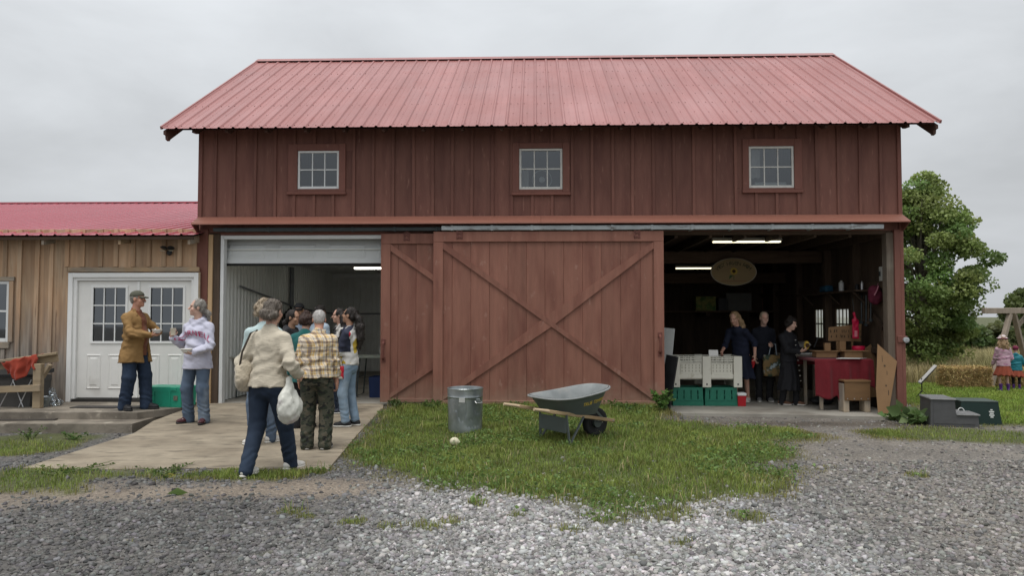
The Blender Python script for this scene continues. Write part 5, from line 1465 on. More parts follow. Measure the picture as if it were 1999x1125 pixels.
# stool with a plank front below the cloth
q = bgnd(1674, 806, 0); u0, u1 = bu(1648.5, 790, q[1]), bu(1701, 790, q[1])
stl = place('plank_stool', b2w((u0 + u1) / 2, q[1] + .14, .002), BANG, 'plank-fronted stool with pale legs under the red cloth', 'stool')
Ws = u1 - u0; zs1 = bw(1675, 747, q[1]); zs0 = bw(1675, 783, q[1])
MB().box(-Ws / 2 + .01, Ws / 2 - .01, -.14, -.115, zs0, zs1, .004).build('apron', brown_ply, stl)
for s in (-1, 1): MB().box(s * (Ws / 2 - .045) - .045, s * (Ws / 2 - .045) + .045, -.112, .1, 0, zs1 - .03, .005).build('leg', grey_wood, stl)
MB().box(-Ws / 2, Ws / 2, -.15, .14, zs1 + .001, zs1 + .03, .004).build('seat', brown_ply, stl)
for k in range(4): MB().tube([(-Ws / 2 + .05 + k * (Ws - .1) / 3, -.145, zs0 + .03), (-Ws / 2 + .05 + k * (Ws - .1) / 3, -.139, zs0 + .03)], .01, 8).build('bolt', steel, stl)
# things on the red table
zt1 = zT + .002
def on_table(px, dv=.0): return b2w(bu(px, 700, vT + .2 + dv), vT + .2 + dv, zt1)
o = MB().hexa([(-.28, -.12, 0), (.1, -.14, 0), (.3, .05, 0), (-.1, .10, 0), (-.28, -.12, .006), (.1, -.14, .012), (.3, .05, .004), (-.1, .10, .008)]).build('loose_papers', paper, None)
o.location = on_table(1660, -.1); o.rotation_euler = (0, 0, BANG); tag(o, 'white papers lying on the red-clothed table', 'papers')
bxs = place('cardboard_stand', on_table(1662, .12), BANG, 'low cardboard display box on the red table', 'box')
MB().box(-.15, .15, -.1, .1, .004, .11, .004).build('carton', card, bxs)
MB().box(-.22, .24, -.14, .14, .112, .124, .002).build('tray', card, bxs)
bx2 = place('cardboard_stand', on_table(1615, .2), BANG, 'second cardboard display box nearer the scale', 'box')
MB().box(-.22, .12, -.1, .1, .004, .10, .004).build('carton', card, bx2)
MB().box(-.26, .2, -.14, .14, .102, .114, .002).build('tray', card, bx2)
for k, (px, w_, h_) in enumerate(((1615, .05, .13), (1640, .055, .15))):
    o = MB().box(-w_, w_, -.03, .03, 0, h_, .003).build('small_carton', card, None); o.location = on_table(px, .18) + Vector((0, 0, .116 if k == 0 else .0))
    if k: o.location = on_table(1644, .15) + Vector((0, 0, .126))
    o.rotation_euler = (0, 0, BANG + .2 * k); tag(o, ['upright brown carton on the second display box', 'upright brown carton beside the handwritten sign'][k], 'box')
cs = place('cardboard_sign', on_table(1650, .42), BANG, 'handwritten cardboard sign standing at the back of the red table', 'sign')
w_ = (bu(1692, 640, vT + .6) - bu(1626, 640, vT + .6)) / 2; z0_, z1_ = bw(1660, 666, vT + .6) - zt1, bw(1660, 636, vT + .6) - zt1
MB().hexa([(-w_, -.004, z0_), (w_ * .93, -.004, z0_ - .01), (w_ * .93, .004, z0_ - .01), (-w_, .004, z0_), (-w_ * .96, -.004, z1_ - .03), (w_, -.004, z1_ + .03), (w_, .004, z1_ + .03), (-w_ * .96, .004, z1_ - .03)]).build('panel', card, cs)
MB().box(-w_ * .5, -w_ * .4, .006, .03, 0, z0_ + .1, .002).box(w_ * .4, w_ * .5, .006, .03, 0, z0_ + .1, .002).build('support', card, cs)
mb = MB(); rs2 = random.Random(4)
for row in (0.64, .30):
    x = -w_ * .86
    while x < w_ * .86:
        h_ = (z1_ - z0_) * .26; zc_ = z0_ + (z1_ - z0_) * row
        for st_i in range(rs2.choice((2, 2, 3))):
            x2 = x + rs2.uniform(0, .032)
            mb.bar((x2, -.006, zc_ - h_ / 2 * rs2.uniform(.5, 1)), (x2 + rs2.uniform(-.015, .02), -.006, zc_ + h_ / 2 * rs2.uniform(.3, 1)), .003, .008, (1, 0, 0))
        x += .052 if rs2.random() < .8 else .09
mb.build('marker_writing', card_dk, cs)['kind'] = 'stuff'
pk = mat('hot_pink_plastic', (.55, .012, .06), .35, .08)
pb = place('pink_reel', on_table(1676, .2) + Vector((0, 0, .126)), BANG, 'hot pink tape reel on the cardboard display box', 'reel')
autosmooth(MB().lathe([(.05, 0), (.10, 0), (.105, .02), (.105, .05), (.10, .07), (.05, .07)], 24, capb=False).lathe([(.05, .07), (.05, 0)], 24, capb=False).build('ring', pk, pb), 40)
pg = place('pink_bottle', b2w(bu(1670, 640, vT + .5), vT + .5, zt1), BANG, 'tall pink packet hanging before the cardboard sign', 'packet')
zz0, zz1 = bw(1670, 662, vT + .4) - zt1, bw(1670, 612, vT + .4) - zt1
sdf_obj('pouch', Sdf(.02).box((0, 0, (zz0 + zz1) / 2 - .05), (.055, .012, (zz1 - zz0) / 2 - .05), .01).cone((0, 0, zz1 - .12), (-.02, 0, zz1), .03, .018), .008, pk, pg, wrinkle=lambda P: .006 * vnoise(P * 40, 1.0))
MB().tube([(-.02, 0, zz1 - .01), (-.02, .05, zz1 + .25)], .003, 5).build('string', steel_dk, pg)
MB().box(-.025, .025, -.016, -.0125, zz0 + .03, zz0 + .14, .002).build('label_patch', mat('pink_label', (.75, .25, .3), .5, .1), pg)
# machine on the side table
gm_ = place('side_table', b2w(bu(1562, 800, 1.55), 1.75, .002), BANG, 'grey wooden side table holding the steel mixer', 'table')
zg = bw(1565, 692, 1.5)
MB().box(-.3, .32, -.3, .3, zg - .05, zg - .003, .004).build('table_top', grey_wood, gm_)
MB().box(-.29, .31, -.29, -.26, zg - .14, zg - .052, .003).build('apron', grey_wood, gm_)
for x in (-.25, .25):
    for y in (-.25, .25): MB().box(x - .03, x + .03, y - .03, y + .03, 0, zg - .052, .004).build('leg', grey_wood, gm_)
mx_ = place('corn_mill', b2w(bu(1566, 690, 1.5), 1.62, zg), BANG, 'steel tabletop mill with a round hopper on the side table', 'mill')
MB().box(-.24, .26, -.15, .15, .0, .02, .004).build('tray', paper, mx_)
autosmooth(MB().lathe([(.0, .02), (.09, .02), (.10, .08), (.06, .16), (.04, .18)], 20, c=(-.1, 0, 0), capt=True).build('housing', steel, mx_))
autosmooth(MB().lathe([(.13, .0), (.16, .03), (.13, .07), (.05, .10), (0, .105)], 24, c=(.04, 0, .13)).build('hopper', steel, mx_))
autosmooth(MB().lathe([(.0, .02), (.05, .02), (.055, .12), (.03, .13)], 16, c=(.1, -.05, .0), capt=True).build('cup', black_p, mx_))
autosmooth(MB().tube([(.12, -.1, .10), (.26, -.12, .05), (.34, -.1, .06)], .012, 8).tube([(.26, 0, .12), (.33, 0, .30)], .014, 8).build('crank', black_p, mx_))
o = sdf_obj('rubber_boots_bag', Sdf(.03).ell((0, 0, .07), (.2, .12, .07)), .016, black_p, None, wrinkle=lambda P: .012 * vnoise(P * 20, 1.0)); o.name = 'dark_sack'
o.location = b2w(bu(1600, 797, 1.3), 1.2, .004); tag(o, 'dark slumped sack under the side table', 'sack')
# cardboard sheets leaning in the right corner
def sheet_lean(name, pts, v0, v1, z0_, label, marks=True):
    """pts: (px, py); leaning from v0 at the floor back to v1 at the top"""
    W = []
    for px, py in pts:
        v_ = v0
        for _ in range(4):
            u_, w_ = bl(px, py, v_); v_ = v0 + (v1 - v0) * max(0, min(1, w_ / 1.0))
        W.append((u_, v_, w_))
    n_ = len(W); o = place(name, b2w(W[0][0], W[0][1], .0), BANG, label, 'cardboard')
    P = [Vector(p) - Vector((W[0][0], W[0][1], 0)) for p in W]
    mb = MB(); mb.add(P + [p + Vector((.006, .008, 0)) for p in P], [tuple(range(n_)), tuple(range(2 * n_ - 1, n_ - 1, -1))] + [(i, n_ + i, n_ + (i + 1) % n_, (i + 1) % n_) for i in range(n_)])
    mb.build('sheet', card, o)
    if marks:
        C = sum(P, Vector()) / n_; nv_ = (P[1] - P[0]).cross(P[2] - P[0]).normalized()
        if nv_.y > 0: nv_ = -nv_
        for k in range(5):
            q_ = C + (P[3] - C) * (.55 - .22 * k) + (P[2] - C) * (.15 + .08 * (k % 3)); t1 = Vector((1, 0, 0)); t1 = (t1 - nv_ * t1.dot(nv_)).normalized(); t2 = nv_.cross(t1)
            a_, b2 = ((.004, .05), (.014, .014), (.004, .03), (.012, .012), (.006, .04))[k]
            MB().add([q_ + nv_ * .003 + t1 * a_ + t2 * b2, q_ + nv_ * .003 - t1 * a_ + t2 * b2, q_ + nv_ * .003 - t1 * a_ - t2 * b2, q_ + nv_ * .003 + t1 * a_ - t2 * b2], [(0, 1, 2, 3)]).build('print_mark', card_dk, o)
    return o
sheet_lean('cardboard_sheet', [(1714, 809), (1734, 811), (1751, 706), (1713, 672), (1710, 760)], -.13, -.05, 0, 'big bent cardboard sheet leaning at the corner post')
sheet_lean('cardboard_sheet', [(1700, 776), (1712, 776), (1710, 700), (1700, 672), (1672, 692), (1674, 730)], .75, .95, 0, 'smaller folded cardboard behind the big leaning sheet', False)
# on the right wall
mw = b2w(BW - .13, .62, bw(1702, 575, .62))
bg_ = place('maroon_bag', mw, BANG, 'maroon cloth bag hanging on the inside right wall', 'bag')
sdf_obj('pouch', Sdf(.03).ell((-.02, 0, -.02), (.12, .10, .15)).ell((-.05, -.04, .08), (.09, .08, .08)), .014, mat('maroon_cloth', (.13, .018, .04), .85, .15, 8), bg_, wrinkle=lambda P: .014 * vnoise(P * 26, 5.0))
autosmooth(MB().tube([(-.02, -.12, .14), (-.05, -.125, .06), (-.09, -.12, -.02)], .010, 6).tube([(0, 0, .12), (.05, 0, .22)], .006, 6).build('ribbon', mat('pink_ribbon', (.5, .2, .25), .7, .1), bg_))
for k, v_ in enumerate((.28, .46)):
    e_ = place('switch_box', b2w(BW - .06, v_ + .1, bw(1718, 533, .3) - .12), BANG, ['grey electric switch box inside by the corner post', 'second switch box farther in along the same wall'][k], 'switch box')
    MB().box(-.03, .035, -.05, .05, 0, .24, .005).build('case', white_old, e_); MB().box(-.042, -.031, -.02, .02, .08, .16, .002).build('cover', steel_dk, e_)
sh_ = place('wall_shelf', b2w(BW - .22, 2.2, 1.98), BANG, 'dark plank shelf along the inside right wall', 'shelf')
MB().box(-.14, .11, -1.3, 1.6, .0, .03, .003).build('plank', dark_wood_h, sh_)
for y in (-1.1, 0, 1.3): MB().bar((.10, y, -.2), (-.1, y, -.002), .04, .03).build('bracket', dark_wood, sh_)
o = sdf_obj('blue_bag', Sdf(.02).box((0, 0, .06), (.08, .15, .06), .03), .014, mat('blue_bag', (.02, .09, .16), .6, .2, 8), None, wrinkle=lambda P: .012 * vnoise(P * 30, 2.0)); o.location = b2w(BW - .25, 2.45, 2.02); tag(o, 'crumpled blue bag on the dark wall shelf', 'bag')
for k, (v_, r_, h_) in enumerate(((1.75, .045, .2), (1.05, .03, .15), (1.25, .035, .12))):
    o = MB().lathe([(r_, 0), (r_, h_ * .8), (r_ * .4, h_ * .9), (r_ * .4, h_)], 14, capt=True).build('spray_can', [white_vinyl, steel, black_p][k], None); autosmooth(o)
    o.location = b2w(BW - .15 + (-.03 if k else 0), v_, [1.75 - .0, 2.012, 2.012][k]); 
    if k == 0: o.location = b2w(BW - .22, 1.82, 2.012)
    tag(o, ['white can on the dark shelf over the side windows', 'slim steel can on the dark shelf near the maroon bag', 'squat black can on the dark shelf'][k], 'can')
tl_ = place('hand_tools', b2w(BW - .12, 1.05, 1.62), BANG, 'row of dark hand tools hung below the girt', 'tools')
for k in range(5): autosmooth(MB().tube([(0, k * .09 - .2, .3), (-.01, k * .09 - .2, -.1 - .04 * (k % 3))], .012, 6).lathe([(.03, -.02), (.035, .03)], 8, c=(-.01, k * .09 - .2, -.14 - .04 * (k % 3)), capt=True).build('tool', [steel_dk, dark_wood][k % 2], tl_))
# back shelf with boxes
bs = place('back_shelf', b2w(bu(1380, 606, 5.9), 6.0, bw(1400, 607, 5.9)), BANG, 'long dark shelf on the back wall of the right bay', 'shelf')
MB().box(-1.9, 1.7, -.2, .2, -.04, 0, .004).build('plank', dark_wood_h, bs)
for x in (-1.5, 0, 1.4): MB().box(x - .04, x + .04, -.19, .98, -.14, -.042, .004).build('bracket', dark_wood, bs)
for k, (px, w_, h_, m_) in enumerate(((1376, .24, .34, mat('printed_carton', (.2, .2, .06), .7, .5, 9, col2=(.05, .12, .03), c2scale=7)), (1440, .30, .42, mat('grey_carton', (.14, .14, .13), .7, .1)), (1410, .12, .3, black_p))):
    o = MB().box(-w_, w_, -.15, .15, 0, h_, .005).build('storage_carton', m_, None); o.location = b2w(bu(px, 600, 5.95), 5.98, bw(1400, 607, 5.9) + .002); o.rotation_euler = (0, 0, BANG)
    tag(o, ['green and yellow printed carton on the back shelf', 'large grey carton on the back shelf', 'black carton between the two on the back shelf'][k], 'carton')
# loft things behind the upper windows
lo_z = bw(1057, 366, .5)
o = place('desk_fan', b2w(bu(1058, 352, .3), .3, LZ + .092), BANG, 'round fan behind the middle upper window', 'fan')
zf = bw(1058, 351, .3) - LZ - .092
autosmooth(MB().tube([(0, 0, 0), (0, 0, zf - .17)], .02, 8).lathe([(.1, 0), (.1, .02)], 16, capt=True).build('stand', white_old, o))
autosmooth(MB().tube([(.16 * math.cos(t), 0, zf + .16 * math.sin(t)) for t in np.linspace(0, 2 * math.pi, 28)], .008, 6, False).build('guard', white_old, o))
MB().prism([(.05 * math.cos(t), zf + .05 * math.sin(t)) for t in np.linspace(0, 2 * math.pi, 12)[:-1]], -.02, .02).build('hub', white_old, o)
pale_cloth = mat('pale_curtain', (.45, .40, .36), .9, .2, 5)
for k, (px, py, w_, h_) in enumerate(((1022, 356, .09, .22), (1472, 310, .11, .32), (1505, 360, .26, .10))):
    u_, z_ = bl(px, py, .14)
    o = sdf_obj('curtain' if k < 2 else 'paper_stack', Sdf(.01).box((0, 0, 0), (w_, .015 if k < 2 else .1, h_), .01), .014, pale_cloth if k < 2 else white_old, None, wrinkle=(lambda P: .012 * np.sin(P[:, 0] * 70)) if k < 2 else None)
    o.location = b2w(u_, .15 if k < 2 else .25, z_ - (.0 if k < 2 else .06)); o.rotation_euler = (0, 0, BANG)
    tag(o, ['pale crumpled curtain inside the middle upper window', 'pale curtain inside the upper window nearest the tree', 'white stacked papers on the loft behind the last upper window'][k], 'curtain' if k < 2 else 'papers')

# ---- outside on the right
st_m = mat('grey_step_plastic', (.085, .085, .088), .6, .12, 6, bump=.1)
st_t = mat('grey_tread', (.22, .22, .22), .75, .15, 25, bump=.3, bscale=90)
p0 = gnd(1832, 834); sc1 = p0.y / FPX
ms = place('mounting_block', Vector((p0.x, p0.y, p0.z)), R(-14), 'grey plastic two-step mounting block beside the barn corner', 'step block')
a0, a1, am = (1818 - 1832) * sc1, (1903 - 1832) * sc1, (1862 - 1832) * sc1
h1, h2 = (835 - 783) * sc1, (835 - 812) * sc1; dp = .52
MB().prism([(a0, 0), (a1, 0), (a1 - .012, h2), (am + .01, h2), (am - .004, h1), (a0 + .01, h1)], 0, dp).build('body', st_m, ms)
MB().prism([(a0 + .04, .05), (a1 - .05, .05), (a1 - .06, h2 - .05), (am - .035, h2 - .05), (am - .05, h1 - .06), (a0 + .05, h1 - .06)], -.006, -.001).build('side_panel', st_m, ms)
MB().box(a0 - .0, am + .012, -.02, dp + .02, h1 + .001, h1 + .022, .006).build('tread', st_t, ms)
MB().box(am + .014, a1 + .01, -.02, dp + .02, h2 + .001, h2 + .022, .006).build('tread', st_t, ms)
for a_, b_, z_ in ((a0, am, h1), (am + .02, a1, h2)):
    mb = MB()
    for k in range(12):
        x = a_ + (b_ - a_) * (k + .5) / 12; mb.box(x - .008, x + .008, -.01, dp + .01, z_ + .0225, z_ + .027, 0)
    mb.build('tread_ribs', st_t, ms)
dkgreen = mat('dark_green_plastic', (.006, .022, .018), .45, .1, 6)
p0 = gnd(1917, 829); sc1 = p0.y / FPX
gb_ = place('green_feed_box', Vector((p0.x, p0.y + .2, p0.z)), R(-10), 'dark green upturned tub with white marks next to the grey steps', 'tub')
hw0, hw1, hh_ = 37 * sc1, 33 * sc1, 43 * sc1
MB().hexa([(-hw0, -.26, 0), (hw0, -.26, 0), (hw0, .26, 0), (-hw0, .26, 0), (-hw1, -.22, hh_), (hw1, -.22, hh_), (hw1, .22, hh_), (-hw1, .22, hh_)]).build('shell', dkgreen, gb_)
MB().box(-hw1 - .006, hw1 + .006, -.226, .226, hh_ + .001, hh_ + .018, .006).build('top_plate', mat('paler_green_top', (.05, .07, .06), .6, .15), gb_)  # top plate coloured paler than the sides
wm = mat('white_mark', (.6, .62, .6), .6, .1)
def front_pt(x, z): return Vector((x, -.26 + .04 * z / hh_ - .003, z))
mb = MB()
for k in range(5):
    zc_ = hh_ * (.35 + .08 * k); hwk = (.02, .034, .026, .034, .015)[k]
    mb.add([front_pt(.15 - hwk, zc_ - .008), front_pt(.15 + hwk, zc_ - .008), front_pt(.15 + hwk, zc_ + .008), front_pt(.15 - hwk, zc_ + .008)], [(0, 1, 2, 3)])
mb.build('emblem', wm, gb_, fix=False)
autosmooth(MB().tube([front_pt(-.26 + .045 * math.cos(t), hh_ * .55 + .06 * math.sin(t)) for t in np.linspace(0, 2 * math.pi, 20)], .007, 6, False).build('ring_mark', wm, gb_))
# music stand
p0 = gnd(1800, 779); p0 = Vector((p0.x, p0.y, p0.z)); sc1 = p0.y / FPX
mst = place('music_stand', p0, R(-20), 'black music stand with white sheets on the grass', 'music stand')
hm = 40 * sc1
mb = MB().tube([(0, 0, .12), (0, 0, hm)], .009, 8)
for k in range(3): a = 2.1 * k; mb.tube([(0, 0, .16), (.18 * math.cos(a), .18 * math.sin(a), .0)], .006, 6)
autosmooth(mb.build('stand', black_p, mst))
dx = Vector((.25, 0, .30)); nn_ = Vector((0, 1, 0))
ctr = Vector((.10, 0, hm + .06))
MB().hexa([ctr - dx * .55 + nn_ * -.17, ctr + dx * .55 + nn_ * -.17, ctr + dx * .55 + nn_ * .17, ctr - dx * .55 + nn_ * .17] + [p + Vector((-.008, 0, .006)) for p in (ctr - dx * .55 + nn_ * -.17, ctr + dx * .55 + nn_ * -.17, ctr + dx * .55 + nn_ * .17, ctr - dx * .55 + nn_ * .17)]).build('desk', black_p, mst)
up_ = Vector((-.011, 0, .009))
MB().hexa([ctr + up_ - dx * .5 + nn_ * -.15, ctr + up_ + dx * .62 + nn_ * -.15, ctr + up_ + dx * .62 + nn_ * .15, ctr + up_ - dx * .5 + nn_ * .15] + [p + Vector((-.003, 0, .003)) for p in (ctr + up_ - dx * .5 + nn_ * -.15, ctr + up_ + dx * .62 + nn_ * -.15, ctr + up_ + dx * .62 + nn_ * .15, ctr + up_ - dx * .5 + nn_ * .15)]).build('sheet_music', paper, mst)
# hay bales: packed strands over a core
hay_core = mat('hay_core', (.38, .27, .12), .9, .3, 25, bump=.6, bscale=60, stretch=(1, 1, 2.5))
hay_v = vcol_mat('hay_strands', .9, .2)
def hay_bale(px0, px1, py0, py1, rz, label, seed):
    p0 = gnd((px0 + px1) / 2, py1); W = (px1 - px0) * p0.y / FPX; H = (py1 - py0) * p0.y / FPX; D = .46
    rg = np.random.default_rng(seed)
    core = Sdf(.03).box((0, 0, H / 2), (W / 2 - .02, D / 2 - .02, H / 2 - .01), .05)
    o = sdf_obj('hay_bale', core, .03, hay_core, None, wrinkle=lambda P: .02 * vnoise(P * 16, seed))
    o.location = (p0.x, p0.y + D / 2, p0.z); o.rotation_euler = (0, 0, rz); tag(o, label, 'hay bale')
    n_ = 5200
    f = rg.integers(0, 4, n_)
    x = rg.uniform(-W / 2, W / 2, n_); y = rg.uniform(-D / 2, D / 2, n_); z = rg.uniform(.0, H, n_)
    y = np.where(f < 2, -D / 2, y); z = np.where(f == 2, H - .01, z); x = np.where(f == 3, np.sign(x) * W / 2, x)
    c_ = np.stack([x, y, z], 1) + rg.normal(0, .012, (n_, 3))
    d_ = rg.normal(0, 1, (n_, 3)); d_[:, 2] *= .8; d_ /= np.linalg.norm(d_, axis=1)[:, None]
    L_ = rg.uniform(.04, .13, n_)[:, None] / 2
    s_ = np.cross(d_, rg.normal(0, 1, (n_, 3))); s_ = s_ / np.linalg.norm(s_, axis=1)[:, None] * .0035
    V = np.stack([c_ - d_ * L_ - s_, c_ - d_ * L_ + s_, c_ + d_ * L_ + s_, c_ + d_ * L_ - s_], 1).reshape(-1, 3)
    V[:, 2] = np.maximum(V[:, 2], .003)
    F = np.arange(n_ * 4).reshape(n_, 4)
    tone = np.repeat(np.array([.50, .37, .17]) * rg.uniform(.45, 1.45, (n_, 1)) * rg.uniform(.9, 1.1, (n_, 3)), 4, 0)
    s = bulk('strands', V, F, hay_v, tone, o); s['kind'] = 'stuff'
    for t in (-.28, .28):
        MB().box(t * W - .004, t * W + .004, -D / 2 - .012, D / 2 + .012, .01, H + .012, 0).build('twine', mat('baling_twine', (.35, .22, .08), .8, .2), o)
    return o
hay_bale(1852, 1937, 719, 759, R(3), 'loose straw bale on the grass in front of the tall dry meadow', 3)
hay_bale(1940, 2030, 722, 757, R(-6), 'second straw bale half hidden behind the two children', 5)
# timber play frame
tim = mat('grey_play_timber', (.30, .25, .20), .85, .2, 3, stretch=(5, 5, .6), bump=.25, rnd=.1)
YS = 16.9
pf = place('play_frame', Vector((at(1960, 760, YS).x, YS, float(gz(7.5, YS)))), 0, 'weathered timber A-frame swing set behind the children', 'swing set')
L2 = lambda px, py, Y: at(px, py, Y) - pf.location
MB().bar(L2(1919, 607, YS), L2(2160, 607, YS), .12, .13, c=.008).build('top_beam', tim, pf)
for a_, b_ in (((1972, 611, YS), (1934, 757, YS - .25)), ((1979, 611, YS), (2012, 757, YS + .5)), ((2140, 611, YS), (2100, 757, YS - .25)), ((2146, 611, YS), (2180, 757, YS + .5))):
    q_ = L2(*b_); q_.z = .0; MB().bar(L2(*a_), q_, .1, .09, c=.006).build('leg', tim, pf)
MB().bar(L2(1984, 640, YS + .1), L2(2010, 610, YS + .05), .08, .08, c=.006).build('knee_brace', tim, pf)
MB().bar(L2(1955, 700, YS + .35), L2(2110, 702, YS + .35), .05, .09, c=.006).build('cross_rail', tim, pf)
for px in (2040, 2075): MB().tube([L2(px, 612, YS), L2(px, 715, YS)], .008, 6).build('swing_rope', steel_dk, pf)
MB().box(*sorted((L2(2038, 715, YS).x, L2(2077, 715, YS).x)), -.1, .1, L2(2038, 717, YS).z, L2(2038, 713, YS).z, .004).build('swing_seat', black_p, pf)
# ================================================================== gravel, grass, weeds, trees
stone_m = vcol_mat('crushed_stone', .78, .4)
grass_m = vcol_mat('grass_blades', .6, .3, .35)
leaf_m = vcol_mat('leaf_blades', .5, .35, .42)
def view_ok(P, m=.06):
    """roughly inside the sight of the photograph, with a margin for a step aside"""
    return np.abs(P[:, 0]) < P[:, 1] * (.692 + m) + .7
RAMP_XY = [(p.x, p.y) for p in rp]
STEP_XY = [(v.co.x, v.co.y) for v in st2.data.vertices][:6]
def hard(P): return inpoly(P, RAMP_XY) | inpoly(P, STEP_XY) | (((P - np.array([BO.x, BO.y])) @ np.array([-sb_, cb]) > -.16) & ((P - np.array([BO.x, BO.y])) @ np.array([cb, sb_]) > -9) & ((P - np.array([BO.x, BO.y])) @ np.array([cb, sb_]) < BW))
# ---- crushed stone lying on the yard
def stones(n, y0, y1, smin, smax, seed):
    rg = np.random.default_rng(seed)
    P = np.c_[rg.uniform(-1, 1, n) * (y1 * .75 + .7), rg.uniform(y0, y1, n)]
    P = P[view_ok(P) & ~hard(P)]
    turf, light, nz = masks(P)
    trk = sstep(.55, 0, np.abs(P[:, 1] - (6.9 + .10 * P[:, 0])) / .9 - .1 + .3 * nz) * sstep(-.6, -1.6, P[:, 0])
    dirt = sstep(1.8, 3.4, P[:, 0] + .4 * nz)
    keep = rg.random(len(P)) < (1 - .97 * turf) * (1 - .86 * trk) * (.5 + .5 * np.clip(light * 1.6 + .35 * nz, 0, 1)) * (1 - dirt * (.35 + .40 * vnoise(np.c_[P * .9, P[:, :1] * 0], 9.)))
    P = P[keep]; light = light[keep]; dirt = dirt[keep]
    return P, light, dirt, rg, smin, smax
sets = [stones(66000, 3.6, 5.6, .005, .024, 1), stones(48000, 5.6, 8.0, .008, .026, 2), stones(24000, 8.0, 13.5, .010, .022, 3)]
cube = np.array([[-1, -1, -1], [1, -1, -1], [1, 1, -1], [-1, 1, -1], [-1, -1, 1], [1, -1, 1], [1, 1, 1], [-1, 1, 1]], float)
cf = np.array([(3, 2, 1, 0), (4, 5, 6, 7), (0, 1, 5, 4), (1, 2, 6, 5), (2, 3, 7, 6), (3, 0, 4, 7)])
AV, AF, AT, off = [], [], [], 0
for P, light, dirt, rg, smin, smax in sets:
    n = len(P)
    s = smin + (smax - smin) * rg.random(n) ** 3.0
    C = np.repeat(cube[None], n, 0) * (1 + rg.uniform(-.38, .38, (n, 8, 3)))
    C[:, 4:, :2] *= rg.uniform(.45, .85, (n, 1, 1))
    C *= (s[:, None] * np.c_[rg.uniform(.7, 1.3, n), rg.uniform(.6, 1.1, n), rg.uniform(.35, .65, n)])[:, None, :]
    a, b, c = rg.uniform(0, 6.28, n), rg.normal(0, .35, n), rg.normal(0, .35, n)
    y_, z_ = C[..., 1] * np.cos(b)[:, None] - C[..., 2] * np.sin(b)[:, None], C[..., 1] * np.sin(b)[:, None] + C[..., 2] * np.cos(b)[:, None]
    C = np.stack([C[..., 0], y_, z_], -1)
    x_, z_ = C[..., 0] * np.cos(c)[:, None] + C[..., 2] * np.sin(c)[:, None], -C[..., 0] * np.sin(c)[:, None] + C[..., 2] * np.cos(c)[:, None]
    C = np.stack([x_ * np.cos(a)[:, None] - C[..., 1] * np.sin(a)[:, None], x_ * np.sin(a)[:, None] + C[..., 1] * np.cos(a)[:, None], z_], -1)
    Z = gz(P[:, 0], P[:, 1]) + s * .12
    V = C + np.c_[P, Z][:, None, :]
    g_ = rg.random(n)
    val = np.where(g_ < .14, .085, np.where(g_ < .78, .18, .29)) * rg.uniform(.72, 1.3, n) * (.56 + 1.0 * light)
    hue = np.array([1.01, .985, .955])[None] * (1 + rg.normal(0, .03, (n, 3))); hue = hue * (1 - dirt[:, None] * .5 * np.array([0, .06, .14]))
    AV.append(V.reshape(-1, 3)); AF.append((np.arange(n)[:, None, None] * 8 + cf[None]).reshape(-1, 4) + off); AT.append(np.repeat(val[:, None] * hue, 8, 0)); off += n * 8
gr = bulk('gravel', np.concatenate(AV), np.concatenate(AF), stone_m, np.concatenate(AT))
tag(gr, 'loose grey crushed stone covering the yard', 'gravel', kind='stuff')

# ---- grass
def blades(P, h, w, lean, col, rg, base=None):
    """three-triangle bent blades; returns V, F, tone"""
    n = len(P); z = gz(P[:, 0], P[:, 1]) if base is None else base
    a = rg.uniform(0, 6.28, n); d = np.c_[np.cos(a), np.sin(a)]; s = np.c_[-d[:, 1], d[:, 0]] * (w[:, None] / 2)
    l1 = lean * .3 * h; l2 = lean * h
    b0 = np.c_[P - s, z - .004]; b1 = np.c_[P + s, z - .004]
    m0 = np.c_[P - s * .8 + d * l1[:, None], z + h * .6]; m1 = np.c_[P + s * .8 + d * l1[:, None], z + h * .6]
    t = np.c_[P + d * l2[:, None], z + h * (1 - .25 * lean)]
    V = np.stack([b0, b1, m1, m0, t], 1).reshape(-1, 3)
    k = np.arange(n)[:, None] * 5
    F = np.concatenate([k + np.array([0, 1, 2]), k + np.array([0, 2, 3]), k + np.array([3, 2, 4])])
    T = np.repeat(col, 5, 0)
    return V, F, T
def leaf_cloud(C, D, size, col, rg, fold=.25, aspect=.55):
    """pointed four-cornered leaves folded along the rib: C centres, D directions"""
    n = len(C)
    D = D / np.linalg.norm(D, axis=1)[:, None]
    s = np.cross(D, rg.normal(0, 1, (n, 3))); s /= np.linalg.norm(s, axis=1)[:, None]
    u = np.cross(s, D)
    L_ = size[:, None]; W_ = L_ * aspect / 2
    b = C - D * L_ * .5; t = C + D * L_ * .5 - u * L_ * .12
    m1 = C + s * W_ + u * W_ * fold; m2 = C - s * W_ + u * W_ * fold
    V = np.stack([b, m1, t, m2], 1).reshape(-1, 3)
    k = np.arange(n)[:, None] * 4
    F = np.concatenate([k + np.array([0, 1, 2]), k + np.array([0, 2, 3])])
    return V, F, np.repeat(col, 4, 0)
